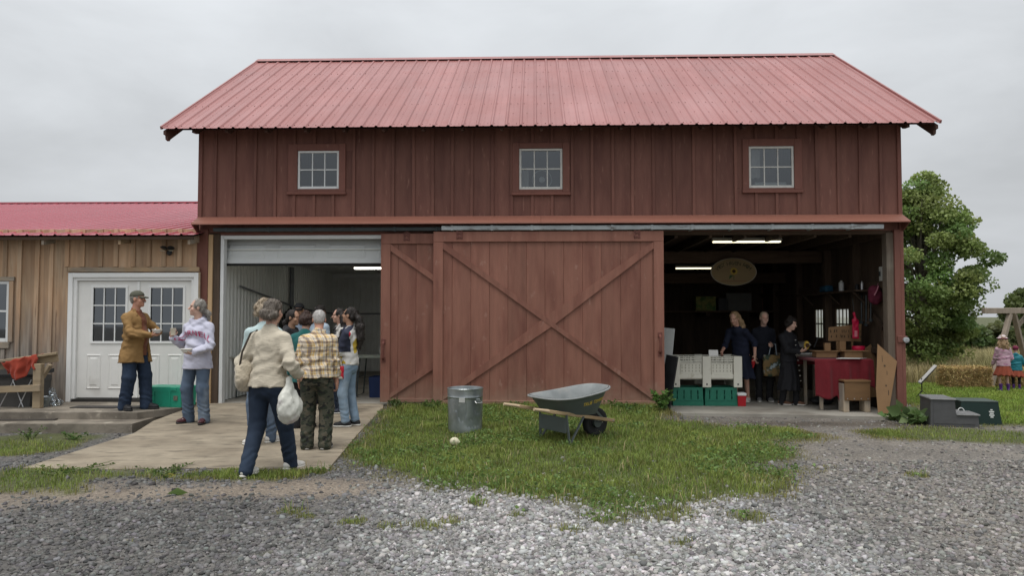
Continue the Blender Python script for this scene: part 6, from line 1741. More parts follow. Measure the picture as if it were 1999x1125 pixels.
def grow(name, n, x0, x1, y0, y1, hfun, seed, label, wmul=1.0, maskfun=None, hue=None):
    rg = np.random.default_rng(seed)
    P = np.c_[rg.uniform(x0, x1, n), rg.uniform(y0, y1, n)]
    P = P[view_ok(P) & ~hard(P)]
    if maskfun is None: turf, light, nz = masks(P)
    else: turf, nz = maskfun(P)
    keep = rg.random(len(P)) < turf ** .8
    P, turf, nz = P[keep], turf[keep], nz[keep]
    m = len(P)
    cl = .5 + .5 * vnoise(np.c_[P * 3.1, P[:, :1] * 0], 11.)
    c2 = .5 + .5 * vnoise(np.c_[P * 9.0, P[:, :1] * 0], 5.)
    h = hfun(P, turf, cl, rg) * rg.uniform(.55, 1.25, m)
    col = np.array([.145, .215, .04])[None] * (1 - cl[:, None]) + np.array([.25, .30, .07])[None] * cl[:, None]
    col = col * (.7 + .6 * c2[:, None]) * rg.uniform(.7, 1.3, (m, 1))
    dry = np.clip(1.15 - turf * 1.25 + rg.normal(0, .16, m), 0, 1)
    dry = np.where(rg.random(m) < .07, .9, dry)
    col = col * (1 - dry[:, None]) + np.array([.27, .225, .09])[None] * rg.uniform(.6, 1.3, (m, 1)) * dry[:, None]
    if hue is not None: col = hue(col, P, rg)
    V, F, T = blades(P, h, rg.uniform(.0035, .008, m) * wmul, rg.uniform(.15, .95, m), col, rg)
    o = bulk(name, V, F, grass_m, T)
    return tag(o, label, 'grass', kind='stuff')
grow('lawn_grass', 190000, -3.2, 5.2, 5.0, 11.9, lambda P, t, c, r: (.028 + .050 * c) * (.45 + .55 * t) + .05 * sstep(10.6, 11.6, P[:, 1]) * sstep(3.2, 2.2, P[:, 0]), 21, 'green lawn growing between the gravel and the barn doors')
# clover and plantain among the blades
rg = np.random.default_rng(77)
P = np.c_[rg.uniform(-2.4, 4.6, 26000), rg.uniform(5.6, 11.7, 26000)]; P = P[view_ok(P) & ~hard(P)]
tf, _, nz_ = masks(P); patch_ = vnoise(np.c_[P * 1.7, P[:, :1] * 0], 21.) * .6 + vnoise(np.c_[P * 5, P[:, :1] * 0], 8.) * .4
P = P[(tf > .35) & (patch_ > .12)]; n_ = len(P)
C = np.c_[P, gz(P[:, 0], P[:, 1]) + rg.uniform(.02, .075, n_)]
D = rg.normal(0, 1, (n_, 3)) * np.array([1, 1, .35]) + np.array([0, 0, .15])
V_, F_, T_ = leaf_cloud(C, D, rg.uniform(.018, .045, n_), np.array([.16, .25, .07])[None] * rg.uniform(.55, 1.35, (n_, 1)), rg, aspect=.8)
tag(bulk('clover', V_, F_, leaf_m, T_), 'clover and plantain leaves mixed into the lawn', 'clover', kind='stuff')
# straw-dry stalks and taller tufts
P = np.c_[rg.uniform(-2.2, 4.6, 9000), rg.uniform(5.6, 11.7, 9000)]; P = P[view_ok(P) & ~hard(P)]
tf, _, nz_ = masks(P); pt2 = vnoise(np.c_[P * 4.2, P[:, :1] * 0], 31.)
P = P[(tf > .3) & (pt2 > .25)]; n_ = len(P)
dry_ = rg.random(n_) < .35
col_ = np.where(dry_[:, None], np.array([.42, .35, .18])[None], np.array([.13, .21, .045])[None]) * rg.uniform(.6, 1.3, (n_, 1))
V_, F_, T_ = blades(P, rg.uniform(.07, .16, n_), rg.uniform(.004, .008, n_), rg.uniform(.3, 1.1, n_), col_, rg)
tag(bulk('tall_tufts', V_, F_, grass_m, T_), 'taller tufts and dry stalks scattered through the lawn', 'grass', kind='stuff')
grow('verge_grass', 26000, 3.4, 10.5, 8.6, 12.0, lambda P, t, c, r: .025 + .03 * c, 22, 'thin grass patches on the gravel before the right bay')
grow('side_lawn', 90000, 5.9, 14.0, 11.0, 17.5, lambda P, t, c, r: .04 + .04 * c, 23, 'bright lawn beside the barn around the straw bales', 1.6,
     maskfun=lambda P: (np.clip(sstep(-.1, .4, np.where(inpoly(P, YARD_R), 1, -1) * pdist(P, YARD_R)) + sstep(13.2, 13.8, P[:, 1]), 0, 1), vnoise(np.c_[P * 2, P[:, :1] * 0], 1.)),
     hue=lambda c, P, r: c * np.array([1.15, 1.25, 1.0]))
grow('edge_grass', 30000, -7.5, -1.8, 6.2, 9.8, lambda P, t, c, r: .03 + .04 * c, 24, 'weedy grass strip along the end of the concrete slab')
# tall dry meadow
rg = np.random.default_rng(31)
n = 42000
P = np.c_[rg.uniform(7.0, 24, n), 17.5 + 11 * rg.random(n) ** 1.5]
P = P[P[:, 0] < P[:, 1] * .80 + 1]
cl = .5 + .5 * vnoise(np.c_[P * .8, P[:, :1] * 0], 3.)
h = (.35 + .45 * cl) * rg.uniform(.6, 1.2, len(P))
col = (np.array([.46, .37, .20]) * (1 - cl[:, None]) + np.array([.28, .29, .12]) * cl[:, None]) * rg.uniform(.6, 1.35, (len(P), 1))
V, F, T = blades(P, h, rg.uniform(.010, .022, len(P)), rg.uniform(.1, .6, len(P)), col, rg)
o = bulk('meadow_grass', V, F, grass_m, T); tag(o, 'tall dry meadow grass behind the straw bales', 'grass', kind='stuff')

# ---- broad-leaved weeds
stem_m = mat('green_stem', (.10, .13, .04), .7, .2, 8)
def weed(name, p, H, W, nst, nl, size, col, label, seed, cat='plant', wide=.55, up=.4):
    rg = np.random.default_rng(seed)
    root = place(name, p, 0, label, cat)
    mb = MB(); C, D = [], []
    for k in range(nst):
        a = rg.uniform(0, 6.28); r = W * rg.uniform(.1, 1); hh_ = H * rg.uniform(.5, 1)
        pts = [Vector((r * .15 * math.cos(a), r * .15 * math.sin(a), -.01)), Vector((r * .5 * math.cos(a), r * .5 * math.sin(a), hh_ * .6)), Vector((r * math.cos(a), r * math.sin(a), hh_))]
        mb.tube(pts, [.006, .005, .002], 5)
        for j in range(nl):
            t = rg.uniform(.25, 1.0); q = pts[0].lerp(pts[1], t * 2) if t < .5 else pts[1].lerp(pts[2], t * 2 - 1)
            d = np.array([rg.normal(), rg.normal(), rg.normal() * .5 + up]); d /= np.linalg.norm(d)
            C.append(np.array(q) + d * size * .5); D.append(d)
    mb.build('stems', stem_m, root)
    C, D = np.array(C), np.array(D); n_ = len(C)
    c_ = np.array(col)[None] * rg.uniform(.6, 1.45, (n_, 1)) * rg.uniform(.92, 1.08, (n_, 3))
    C[:, 2] = np.maximum(C[:, 2], .02)
    V, F, T = leaf_cloud(C, D, size * rg.uniform(.55, 1.25, n_), c_, rg, aspect=wide)
    o = bulk('leaves', V, F, leaf_m, T, root); o['kind'] = 'stuff'
    return root
weed('weed', gnd(1291, 806), .36, .20, 12, 16, .075, (.10, .19, .045), 'leafy green weed at the foot of the sliding door edge', 41, wide=.7)
weed('weed', gnd(958, 790), .42, .20, 9, 14, .05, (.075, .10, .035), 'tall dark spindly weed behind the galvanised bin', 42, wide=.3)
weed('weed', gnd(978, 793), .22, .22, 9, 12, .06, (.085, .13, .035), 'low bushy weed between bin and wheelbarrow', 43, wide=.4)
weed('weed', gnd(775, 800), .16, .35, 16, 12, .05, (.075, .12, .03), 'low weed clump at the foot of the rear sliding door', 44)
weed('weed', gnd(848, 801), .14, .3, 14, 12, .05, (.085, .14, .03), 'low weed clump behind the bin where the two doors overlap', 45)
weed('weed', gnd(1010, 800), .12, .3, 12, 10, .05, (.085, .14, .03), 'short weeds behind the wheelbarrow handles', 46)
weed('weed', gnd(1225, 803), .14, .38, 16, 12, .055, (.085, .15, .03), 'broad weed clump behind the wheelbarrow wheel', 47)
weed('rhubarb', gnd(1790, 828), .20, .38, 14, 3, .20, (.15, .23, .085), 'large-leaved plant sprawling at the barn corner', 48, wide=.85, up=.15)
weed('rhubarb', gnd(1752, 822), .12, .26, 9, 3, .13, (.13, .21, .07), 'smaller large-leaved plant by the right jamb', 49, wide=.85, up=.15)
weed('weed', gnd(60, 858), .16, .28, 9, 9, .04, (.10, .16, .05), 'weeds along the lower step near the photo edge', 50)
weed('weed', gnd(140, 860), .09, .30, 10, 8, .045, (.10, .17, .05), 'leafy weeds at the foot of the lower step', 51, wide=.7)
weed('weed', gnd(330, 925), .05, .45, 14, 8, .04, (.10, .15, .04), 'flat weeds along the slab edge nearest the yard', 52, wide=.6)
weed('weed', gnd(120, 926), .055, .5, 18, 8, .04, (.11, .17, .045), 'flat weeds at the near corner of the slab', 53, wide=.6)
def litter(px, py, size, col, label, seed):
    rg = np.random.default_rng(seed)
    V, F, T = leaf_cloud(np.array([[0, 0, .02]]), np.array([[1.0, .3, .05]]), np.array([size]), np.array([col]), rg, aspect=.5)
    o = bulk('fallen_leaf', V, F, leaf_m, T); o.location = gnd(px, py); o.location.z += .005; return tag(o, label, 'leaf')
litter(347, 968, .17, (.17, .26, .08), 'pale green fallen leaf lying on the brown track', 1)
litter(1076, 842, .13, (.25, .3, .15), 'pale upturned leaf in the lawn by the wheelbarrow', 2)
litter(331, 934, .10, (.5, .45, .12), 'yellow fallen leaf at the slab edge', 3)

# ---- trees
bark = mat('tree_bark', (.15, .13, .105), .9, .3, 4, bump=.5, stretch=(3, 3, .7))
def tree(name, base, H, crown_c, crown_r, nleaf, lsize, col, label, seed, cat='tree', clumps=60, trunk=.16, spread=.34, back=.55):
    rg = np.random.default_rng(seed)
    root = place(name, base, 0, label, cat)
    cc, cr = np.array(crown_c), np.array(crown_r)
    # clump centres on and in the crown, narrower at the top
    K = []
    while len(K) < clumps:
        p = rg.normal(0, 1, 3); p /= np.linalg.norm(p); p *= rg.uniform(.35, 1.0) ** .5
        f = 1 - .55 * max(0, p[2]) - .1 * max(0, -p[2]); K.append(cc + cr * p * np.array([f, f, 1]) * rg.uniform(.85, 1.12))
    K = np.array(K)
    mb = MB(); top = Vector((cc[0] * .6, cc[1] * .6, cc[2] + cr[2] * .6))
    mb.tube([(0, 0, -.1), (.02, .01, H * .2), (cc[0] * .3, cc[1] * .3, H * .45), top], [trunk, trunk * .8, trunk * .55, .03], 9)
    for k in range(0, clumps, 2):
        t = rg.uniform(.25, .8); q = Vector((cc[0] * .6 * t, cc[1] * .6 * t, H * .15 + (top.z - H * .15) * t)); e = Vector(K[k])
        if e.z < q.z: q.z = max(H * .15, e.z - .25)
        md = q.lerp(e, .5) + Vector((0, 0, .08)); mb.tube([q, md, e], [trunk * .25, trunk * .15, .008], 5)
    autosmooth(mb.build('trunk', bark, root))
    per = rg.multinomial(nleaf, rg.dirichlet(np.ones(clumps) * 3))
    idx = np.repeat(np.arange(clumps), per); m = len(idx)
    d = rg.normal(0, 1, (m, 3)); d /= np.linalg.norm(d, axis=1)[:, None]
    rad = spread * cr.mean() * rg.uniform(.25, 1, m) ** .6
    C = K[idx] + d * rad[:, None] * np.array([1, 1, .62])
    D = d * .6 + rg.normal(0, .5, (m, 3)) + np.array([0, 0, -.25])
    tint = rg.uniform(.72, 1.3, clumps)[idx] * rg.uniform(.75, 1.3, m)
    c_ = np.array(col)[None] * tint[:, None]; c_[:, 0] *= rg.uniform(.9, 1.25, clumps)[idx]
    V, F, T = leaf_cloud(C, D, lsize * rg.uniform(.6, 1.3, m), c_, rg, aspect=.85)
    o = bulk('crown', V, F, leaf_m, T, root); o['kind'] = 'stuff'
    return root
YT = 20.5
b_ = at(1795, 700, YT); b_.z = float(gz(b_.x, b_.y)) - .05
top_z = at(1830, 332, YT).z; xw = at(1945, 540, YT).x - b_.x
def tz(py): return at(1830, py, YT).z - b_.z
tree('sycamore_tree', b_, top_z - b_.z, (at(1800, 540, YT).x - b_.x, 0, (tz(350) + tz(725)) / 2), (at(1912, 540, YT).x - at(1800, 540, YT).x, 1.7, (tz(350) - tz(725)) / 2), 46000, .088, (.19, .275, .085), 'large leafy green tree rising behind the barn corner', 61, clumps=230, spread=.19)
def bush_row(px0, px1, py_top, Y, n_, col, seed, lab, spread=.42, nleaf=2600, ls=.30):
    for k in range(n_):
        px = px0 + (px1 - px0) * (k + .5) / n_; rs_ = random.Random(seed + k)
        pt = py_top + rs_.uniform(-14, 16); q = at(px, 690, Y); q.z = 0.0; zt = at(px, pt, Y).z; W = (px1 - px0) / n_ * Y / FPX * .75
        tree('hedge_tree', q, zt, (0, 0, zt * .52), (W, 1.6, zt * .50), nleaf, ls, tuple(c * rs_.uniform(.75, 1.25) for c in col), lab[k], seed + k, clumps=34, trunk=.12, spread=spread)
bush_row(1770, 2250, 645, 34, 7, (.10, .13, .055), 71, ['dense dark hedge tree directly behind the tall tree', 'dark hedge tree just right of the tall tree trunk', 'dark hedge tree above the straw bale', 'dark hedge tree behind the swing frame leg', 'dark hedge tree at the photo edge behind the swing frame', 'hedge tree outside the photo edge', 'farthest hedge tree outside the photo edge'])
q = at(2018, 690, 42); q.z = 0
tree('background_tree', q, at(2010, 560, 42).z, (0, 0, at(2010, 605, 42).z), (1.4, 1.4, 1.5), 4200, .30, (.11, .15, .05), 'rounded tree top at the photo edge above the swing beam', 90, clumps=40, trunk=.2, spread=.4)
# ================================================================== people
def v3(*a): return np.array(a, float)
def ik(a, b, l1, l2, pole):
    """middle joint of a two-bone chain"""
    d = b - a; L_ = np.linalg.norm(d); L2_ = min(L_, (l1 + l2) * .999); dn = d / max(L_, 1e-6)
    x = (l1 * l1 - l2 * l2 + L2_ * L2_) / (2 * L2_); h = math.sqrt(max(0, l1 * l1 - x * x))
    p = np.array(pole, float); p = p - dn * (p @ dn); p /= max(np.linalg.norm(p), 1e-6)
    return a + dn * x + p * h, a + dn * L2_
SKIN = {}
def skin_mat(key, col):
    if key not in SKIN: SKIN[key] = mat('skin_' + key, col, .55, .10, 14, spec=.35, col2=tuple(c * k for c, k in zip(col, (1.05, .82, .8))), c2scale=7, c2lo=.5, c2hi=.75)
    return SKIN[key]
def noise_wr(amp, fx=9., fz=13., seed=0., hem=None):
    def f(P):
        w = (1.5 * np.abs(vnoise(P * np.array([fx * 1.5, fx * 1.5, fz * .75]) + P[:, [2]] * 6, seed)) - .55) * amp + vnoise(P * np.array([fx * 2.3, fx * 2.3, fz * 2.6]) + 5, seed + 2) * amp * .4
        return w
    return f
class Person:
    """one figure: local frame faces -Y, its left is +X; scaled from a 1.70 m body"""
    def __init__(s, label, base, rot, H, skin=('fair', (.50, .30, .22)), feet=((.10, 0, 0, 8), (-.10, 0, 0, -8)), lean=0.0, side=0.0, hands=None, head=(0, 0), head_off=(0, 0, 0),
                 hdir=None, res=.0095, girth=1.0, shoulder=1.0, bust=0.0, belly=0.0, pelvis_drop=0.0, hip=1.0, arm_pole=None, name='person', curl=45, child=False, hunch=0.0, twist=0.0, cat='person'):
        s.k = k = H / 1.70; s.H = H; s.res = res; s.girth = girth; s.label = label; s.child = child
        hs = k * (1.22 if child else 1.0); s.hs = hs
        s.pel = v3(side * .3, lean * .0, .93 - pelvis_drop) * k
        s.waist = s.pel + v3(side * .2, -lean * .25, .16) * k
        s.chest = s.pel + v3(side * .5, -lean * .7 + hunch * .2, .36) * k
        s.neck = s.pel + v3(side * .8, -lean * 1.0 - hunch * .25, .525 - abs(lean) * .15 - hunch * .03) * k
        tw = rotm('z', twist)
        s.sh = [s.neck + tw @ (v3(sx * .160 * shoulder, .012, -.098) * k) for sx in (1, -1)]
        s.hipj = [s.pel + v3(sx * .09 * hip, 0, -.03) * k for sx in (1, -1)]
        s.foot = []; s.knee = []; s.ank = []
        for i, (fx, fy, lift, yaw) in enumerate(feet):
            a = v3(fx, fy, .085 + lift) * k
            kn, an = ik(s.hipj[i], a, .412 * k, .412 * k, (.15 * (1, -1)[i] + math.sin(R(yaw)) * .5, -1, .1))
            s.knee.append(kn); s.ank.append(an); s.foot.append(yaw)
        hands = hands or ((.25, -.05, .80), (-.25, -.05, .80))
        s.elb = []; s.wr = []
        for i, h in enumerate(hands):
            pole = (arm_pole or ((.35, .9, -.3), (-.35, .9, -.3)))[i]
            e, w = ik(s.sh[i], np.array(h) * k, .285 * k, .25 * k, pole)
            s.elb.append(e); s.wr.append(w)
        s.hdir = hdir or (None, None); s.curl = curl if isinstance(curl, tuple) else (curl, curl)
        s.hyaw, s.hpitch = head
        s.hR = rotm('z', s.hyaw) @ rotm('x', s.hpitch)
        s.hc = s.neck + (v3(0, -.015, .0) + np.array(head_off)) * k + s.hR @ (v3(0, -.02, .178) * hs * (1.0 if not child else .95))
        s.base = base; s.rot = rot
        B = Sdf(.022 * k)
        g = girth
        B.cone(s.pel, s.waist, .10 * k * g, .095 * k * g, sq=(1.25, .85, 1)).cone(s.waist, s.chest, .095 * k * g, .105 * k * g, sq=(1.3, .85, 1)).cone(s.chest, s.neck - v3(0, 0, .06) * k, .10 * k, .075 * k, sq=(1.45, .85, 1))
        for i in (0, 1):
            B.cone(s.sh[i], s.elb[i], .044 * k, .036 * k).cone(s.elb[i], s.wr[i], .037 * k, .026 * k)
            B.cone(s.hipj[i], s.knee[i], .075 * k, .05 * k).cone(s.knee[i], s.ank[i], .05 * k, .035 * k)
            fd = rotm('z', s.foot[i]) @ v3(0, -1, 0)
            B.cone(s.ank[i] - v3(0, 0, .03) * k, s.ank[i] + fd * .12 * k - v3(0, 0, .05) * k, .036 * k, .026 * k)
            s._hand(B, i)
        B.cone(s.neck - v3(0, -.01, .06) * k, s.hc + s.hR @ (v3(0, .02, -.07) * hs), .056 * hs, .054 * hs, k=.02 * k)
        n0 = len(B.p); q = hs
        B.ell(v3(0, .014, .030) * q, v3(.074, .094, .090) * q, k=.01).ell(v3(0, -.026, -.050) * q, v3(.056, .060, .064) * q, k=.03 * q).ell(v3(0, -.066, -.094) * q, .021 * q, k=.025 * q)
        B.ell(v3(.043, -.058, -.03) * q, v3(.02, .022, .022) * q, k=.02 * q).ell(v3(-.043, -.058, -.03) * q, v3(.02, .022, .022) * q, k=.02 * q)
        B.ell(v3(0, -.078, .030) * q, v3(.048, .014, .012) * q, k=.012 * q)
        B.cone(v3(0, -.086, .012) * q, v3(0, -.108, -.026) * q, .009 * q, .0145 * q, k=.010 * q)
        B.ell(v3(.031, -.098, .006) * q, .016 * q, k=.010 * q, op='s').ell(v3(-.031, -.098, .006) * q, .016 * q, k=.010 * q, op='s')
        B.ell(v3(0, -.084, -.056) * q, v3(.026, .011, .010) * q, k=.006 * q)
        for sx in (1, -1): B.ell(v3(sx * .077, .012, -.006) * q, v3(.010, .021, .033) * q, k=.008 * q)
        B.xf(s.hR, s.hc, n0)
        V, F = B.mesh(res)
        sk = skin_mat(*skin)
        s.o = bulk(name, V, F, sk, smooth=True)
        s.o.location = base; s.o.rotation_euler = (0, 0, R(rot)); tag(s.o, label, cat)
        # lips as a second skin tone
        loc = (V - s.hc) @ s.hR / hs
        lipv = (np.abs(loc[:, 0]) < .024) & (np.abs(loc[:, 2] + .056) < .0085) & (loc[:, 1] < -.075)
        s.o.data.materials.append(mat('lips_' + skin[0], tuple(np.array(skin[1]) * np.array([.8, .5, .55])), .5, .05))
        fm = lipv[F].all(1); s.o.data.polygons.foreach_set('material_index', fm.astype(np.int32))
        for sx in (1, -1):
            e = MB().lathe([(0, -.012), (.008, -.009), (.012, 0), (.008, .009), (0, .012)], 10, capb=False)
            e.v = [tuple(s.hc + s.hR @ (v3(sx * .031 + x * .75, -.071 + y * .4, .004 + z * .42) * hs)) for x, y, z in e.v]
            e.build('eye', mat('eye_dark', (.09, .07, .06), .3, .1), s.o, smooth=True)
            br = MB().tube([tuple(s.hc + s.hR @ (v3(sx * x, y, z) * hs)) for x, y, z in ((.014, -.0865, .025), (.03, -.0855, .029), (.046, -.075, .026))], .0024 * hs, 5)
            br.build('eyebrow', mat('eyebrow', (.13, .09, .07), .9, .1), s.o)
    def _hand(s, B, i):
        k = s.k; w = s.wr[i]; fa = w - s.elb[i]; fa /= np.linalg.norm(fa)
        d, n = (fa, None) if s.hdir[i] is None else s.hdir[i]
        d = np.array(d, float); d /= np.linalg.norm(d)
        n = np.array(n if n is not None else (-(1, -1)[i], 0, 0), float); n = n - d * (n @ d); n /= max(np.linalg.norm(n), 1e-6)
        sd = np.cross(n, d) * (1, -1)[i]                  # towards the thumb
        pc = w + d * .05 * k
        B.cone(w - d * .01 * k, w + d * .03 * k, .024 * k, .026 * k, k=.012 * k)
        Rm = np.stack([sd, d, n], 1)
        B.box(pc, v3(.040, .046, .014) * k, .012 * k, k=.010 * k, rot=Rm)
        c = R(s.curl[i])
        for j, (o, L_) in enumerate(((.030, .070), (.011, .078), (-.009, .072), (-.028, .056))):
            p0 = w + d * .088 * k + sd * o * k
            d1 = d * math.cos(c * .6) + n * math.sin(c * .6); d2 = d * math.cos(c * 1.5) + n * math.sin(c * 1.5); d3 = d * math.cos(c * 2.2) + n * math.sin(c * 2.2)
            p1 = p0 + d1 * L_ * .45 * k; p2 = p1 + d2 * L_ * .32 * k; p3 = p2 + d3 * L_ * .23 * k
            B.chain([p0, p1, p2, p3], [.0098 * k, .0092 * k, .0085 * k, .0075 * k], k=.003 * k)
        t0 = w + d * .022 * k + sd * .028 * k; t1 = t0 + (sd * .7 + d * .6 + n * .35) * .036 * k; t2 = t1 + (sd * .25 + d * .8 + n * .5) * .032 * k
        B.chain([t0, t1, t2], [.0125 * k, .0108 * k, .0088 * k], k=.006 * k)
        if not hasattr(s, 'hand'): s.hand = {}
        s.hand[i] = (w + d * .075 * k + n * .03 * k, d, n, sd)
    def world(s, p): 
        return Matrix.Rotation(R(s.rot), 3, 'Z') @ Vector(p) + Vector(s.base)
    # ---------------- clothes
    def trousers(s, m, r=(.098, .070, .062), hemz=.045, infl=1.0, name='trousers', wr=.006, cut=None, top=.10, res=.012):
        k = s.k; S = Sdf(.022 * k); g = s.girth; wr *= .5
        S.cone(s.pel - v3(0, 0, .02) * k, s.pel + v3(0, 0, top) * k + (s.waist - s.pel) * .2, .104 * k * g * infl, .100 * k * g * infl, sq=(1.3, .95, 1))
        S.ell(s.pel + v3(0, .035, -.05) * k, v3(.140, .092, .115) * k * g * infl, k=.04 * k)
        for i in (0, 1):
            dn = (s.ank[i] - s.knee[i]); dn /= np.linalg.norm(dn)
            S.cone(s.hipj[i], s.knee[i], r[0] * .9 * k * infl * (.5 + .5 * g), r[1] * k * infl, k=.03 * k)
            e = s.ank[i] + dn * (.085 - hemz - .0) * k
            S.cone(s.knee[i], e, r[1] * k * infl, r[2] * k * infl, k=.03 * k, flat=False)
            S.cone(e - dn * .03 * k, e + dn * .02 * k, r[2] * k * infl, r[2] * k * infl * 1.02, flat=True, k=.0)
        S.cut((0, 0, 1), s.pel[2] + (top + .02) * k)
        kn = np.array([q for q in s.knee]); an = np.array(s.ank)
        def wrf(P):
            base = vnoise(P * np.array([10, 10, 16]) / k, 1.3) * wr * .6
            for q in an: base = base + np.sin(P[:, 2] * 85 / k + 45 * P[:, 0] + 3 * vnoise(P * 14, 3.)) * (.5 + .5 * vnoise(P * 17, 6.)) * wr * 1.2 * np.exp(-((P[:, 2] - q[2] - .10 * k) / (.10 * k)) ** 2)
            for q in kn: base = base + np.sin(P[:, 2] * 60 / k + 25 * P[:, 0]) * wr * .7 * np.exp(-(np.linalg.norm(P - q, axis=1) / (.14 * k)) ** 2)
            base = base + np.sin(P[:, 2] * 75 / k + np.abs(P[:, 0]) * 60) * wr * .8 * np.exp(-((P[:, 2] - s.pel[2] + .10 * k) / (.07 * k)) ** 2)
            return base
        return sdf_obj(name, S, res * k ** .5, m, s.o, wrinkle=wrf)
    def top(s, m, hem=.86, infl=1.0, sleeve=1.0, arm=(.062, .052, .042), name='shirt', wr=.006, flare=0.0, res=.0115, neck_r=.07, opening=None, belly=0.0, bust=0.0, hood=False, collar=None, shoulder=.0, seed=0.0, cuff=1.0, cuts=None, vneck=0):
        k = s.k; S = Sdf(.03 * k); g = s.girth * infl; hz = hem * k; wr *= .75
        low = s.pel + v3(0, 0, 0) * k; low = low + (v3(0, 0, hz - low[2]))
        S.cone(low - v3(0, 0, .04) * k, s.waist, (.128 + flare) * k * g, .114 * k * g, sq=(1.28, 1.0, 1)).cone(s.waist, s.chest, .112 * k * g, .120 * k * g, sq=(1.28, .92, 1))
        S.cone(s.chest, s.neck - v3(0, 0, .065) * k, .112 * k * infl, .070 * k * infl, sq=(1.36, .92, 1))
        S.cone(s.neck - v3(0, 0, .07) * k, s.neck + v3(0, -.004, .0) * k, (neck_r + .02) * k, neck_r * k, k=.03 * k)
        for i in (0, 1): S.cone(s.neck - v3(0, -.015, .03) * k, s.sh[i], .050 * k * infl, .052 * k * infl, k=.04 * k)
        if belly: S.ell(s.waist + v3(0, -.06, -.02) * k, v3(.13, .10 + belly, .15) * k, k=.06 * k)
        if bust:
            for sx in (1, -1): S.ell(s.chest + v3(sx * .065, -.085, .005) * k, v3(.06, .05 + bust, .06) * k, k=.05 * k)
        for i in (0, 1):
            fa = s.wr[i] - s.elb[i]
            S.cone(s.sh[i], s.elb[i], arm[0] * .88 * k * infl, arm[1] * .9 * k * infl, k=.04 * k)
            if sleeve > .5:
                e = s.elb[i] + fa * (sleeve - .5) * 2
                S.cone(s.elb[i], e, arm[1] * .9 * k * infl, arm[2] * .92 * k * infl, k=.02 * k, flat=False)
                f2 = fa / np.linalg.norm(fa)
                S.cone(e - f2 * .035 * k, e + f2 * .012 * k, arm[2] * .94 * k * infl * cuff, arm[2] * .94 * k * infl * cuff, flat=True, k=.004)
        if hood:
            S.ell(s.neck + v3(0, .06, -.01) * k, v3(.10, .065, .075) * k, k=.03 * k).cone(s.neck + v3(.085, -.02, -.01) * k, s.neck + v3(0, .08, .035) * k, .032 * k, .04 * k).cone(s.neck + v3(-.085, -.02, -.01) * k, s.neck + v3(0, .08, .035) * k, .032 * k, .04 * k)
            S.cone(s.neck + v3(.085, -.02, -.01) * k, s.neck + v3(.0, -.085, -.065) * k, .030 * k, .018 * k).cone(s.neck + v3(-.085, -.02, -.01) * k, s.neck + v3(.0, -.085, -.065) * k, .030 * k, .018 * k)
        if collar:
            S.cone(s.neck + v3(.062, -.035, .02) * k, s.neck + v3(.0, .062, .045) * k, collar * k, collar * k, k=.01 * k).cone(s.neck + v3(-.062, -.035, .02) * k, s.neck + v3(.0, .062, .045) * k, collar * k, collar * k, k=.01 * k)
            for sx in (1, -1): S.cone(s.neck + v3(sx * .062, -.035, .02) * k, s.neck + v3(sx * .075, -.095, -.055) * k, collar * k, collar * .8 * k, k=.01 * k)
        S.ell(s.neck + v3(0, -.03, .045) * k, v3(.062, .062, .05) * k * (neck_r / .07), k=.01 * k, op='s')
        if opening:      # open front: (x0, x1) strip cut away from the front
            x0, x1, depth = opening
            S.box(v3((x0 + x1) / 2, -.30 - depth, .0) * k + v3(0, 0, s.neck[2] - .42 * k), v3((x1 - x0) / 2, .30, .52) * k, .03 * k, k=.02 * k, op='s')
        S.cut((0, 0, -1), -hz)
        el = np.array(s.elb)
        def wrf(P):
            b = noise_wr(wr, 8 / k, 11 / k, seed)(P)
            for q in el:
                dq = np.linalg.norm(P - q, axis=1)
                b = b + np.sin((P - q) @ np.array([40., 38., 62.]) / k + 2 * np.sin(P[:, 0] * 31)) * wr * 1.1 * np.exp(-(dq / (.13 * k)) ** 2)
            b = b + np.sin(P[:, 2] * 55 / k + P[:, 0] * 18 + 1.5 * np.sin(P[:, 1] * 22 + seed)) * wr * .8 * np.exp(-((P[:, 2] - s.waist[2]) / (.12 * k)) ** 2)
            return b
        return sdf_obj(name, S, res * k ** .5, m, s.o, wrinkle=wrf)
    def skirt(s, m, hem=.5, flare=.10, name='skirt', wr=.012, top=.07, folds=9, back=0.0):
        k = s.k; S = Sdf(.02 * k); t = s.pel + v3(0, 0, top) * k; b = np.array([s.pel[0], s.pel[1] + back, hem * k])
        S.cone(b, t, (.14 + flare) * k * s.girth, .112 * k * s.girth, sq=(1.15, .95, 1), flat=True)
        def wrf(P): 
            a = np.arctan2(P[:, 1] - b[1], P[:, 0] - b[0]); f = np.clip((t[2] - P[:, 2]) / (t[2] - b[2]), 0, 1)
            return np.sin(a * folds + 1.3 * np.sin(P[:, 2] * 9)) * wr * f
        return sdf_obj(name, S, .0125, m, s.o, wrinkle=wrf)
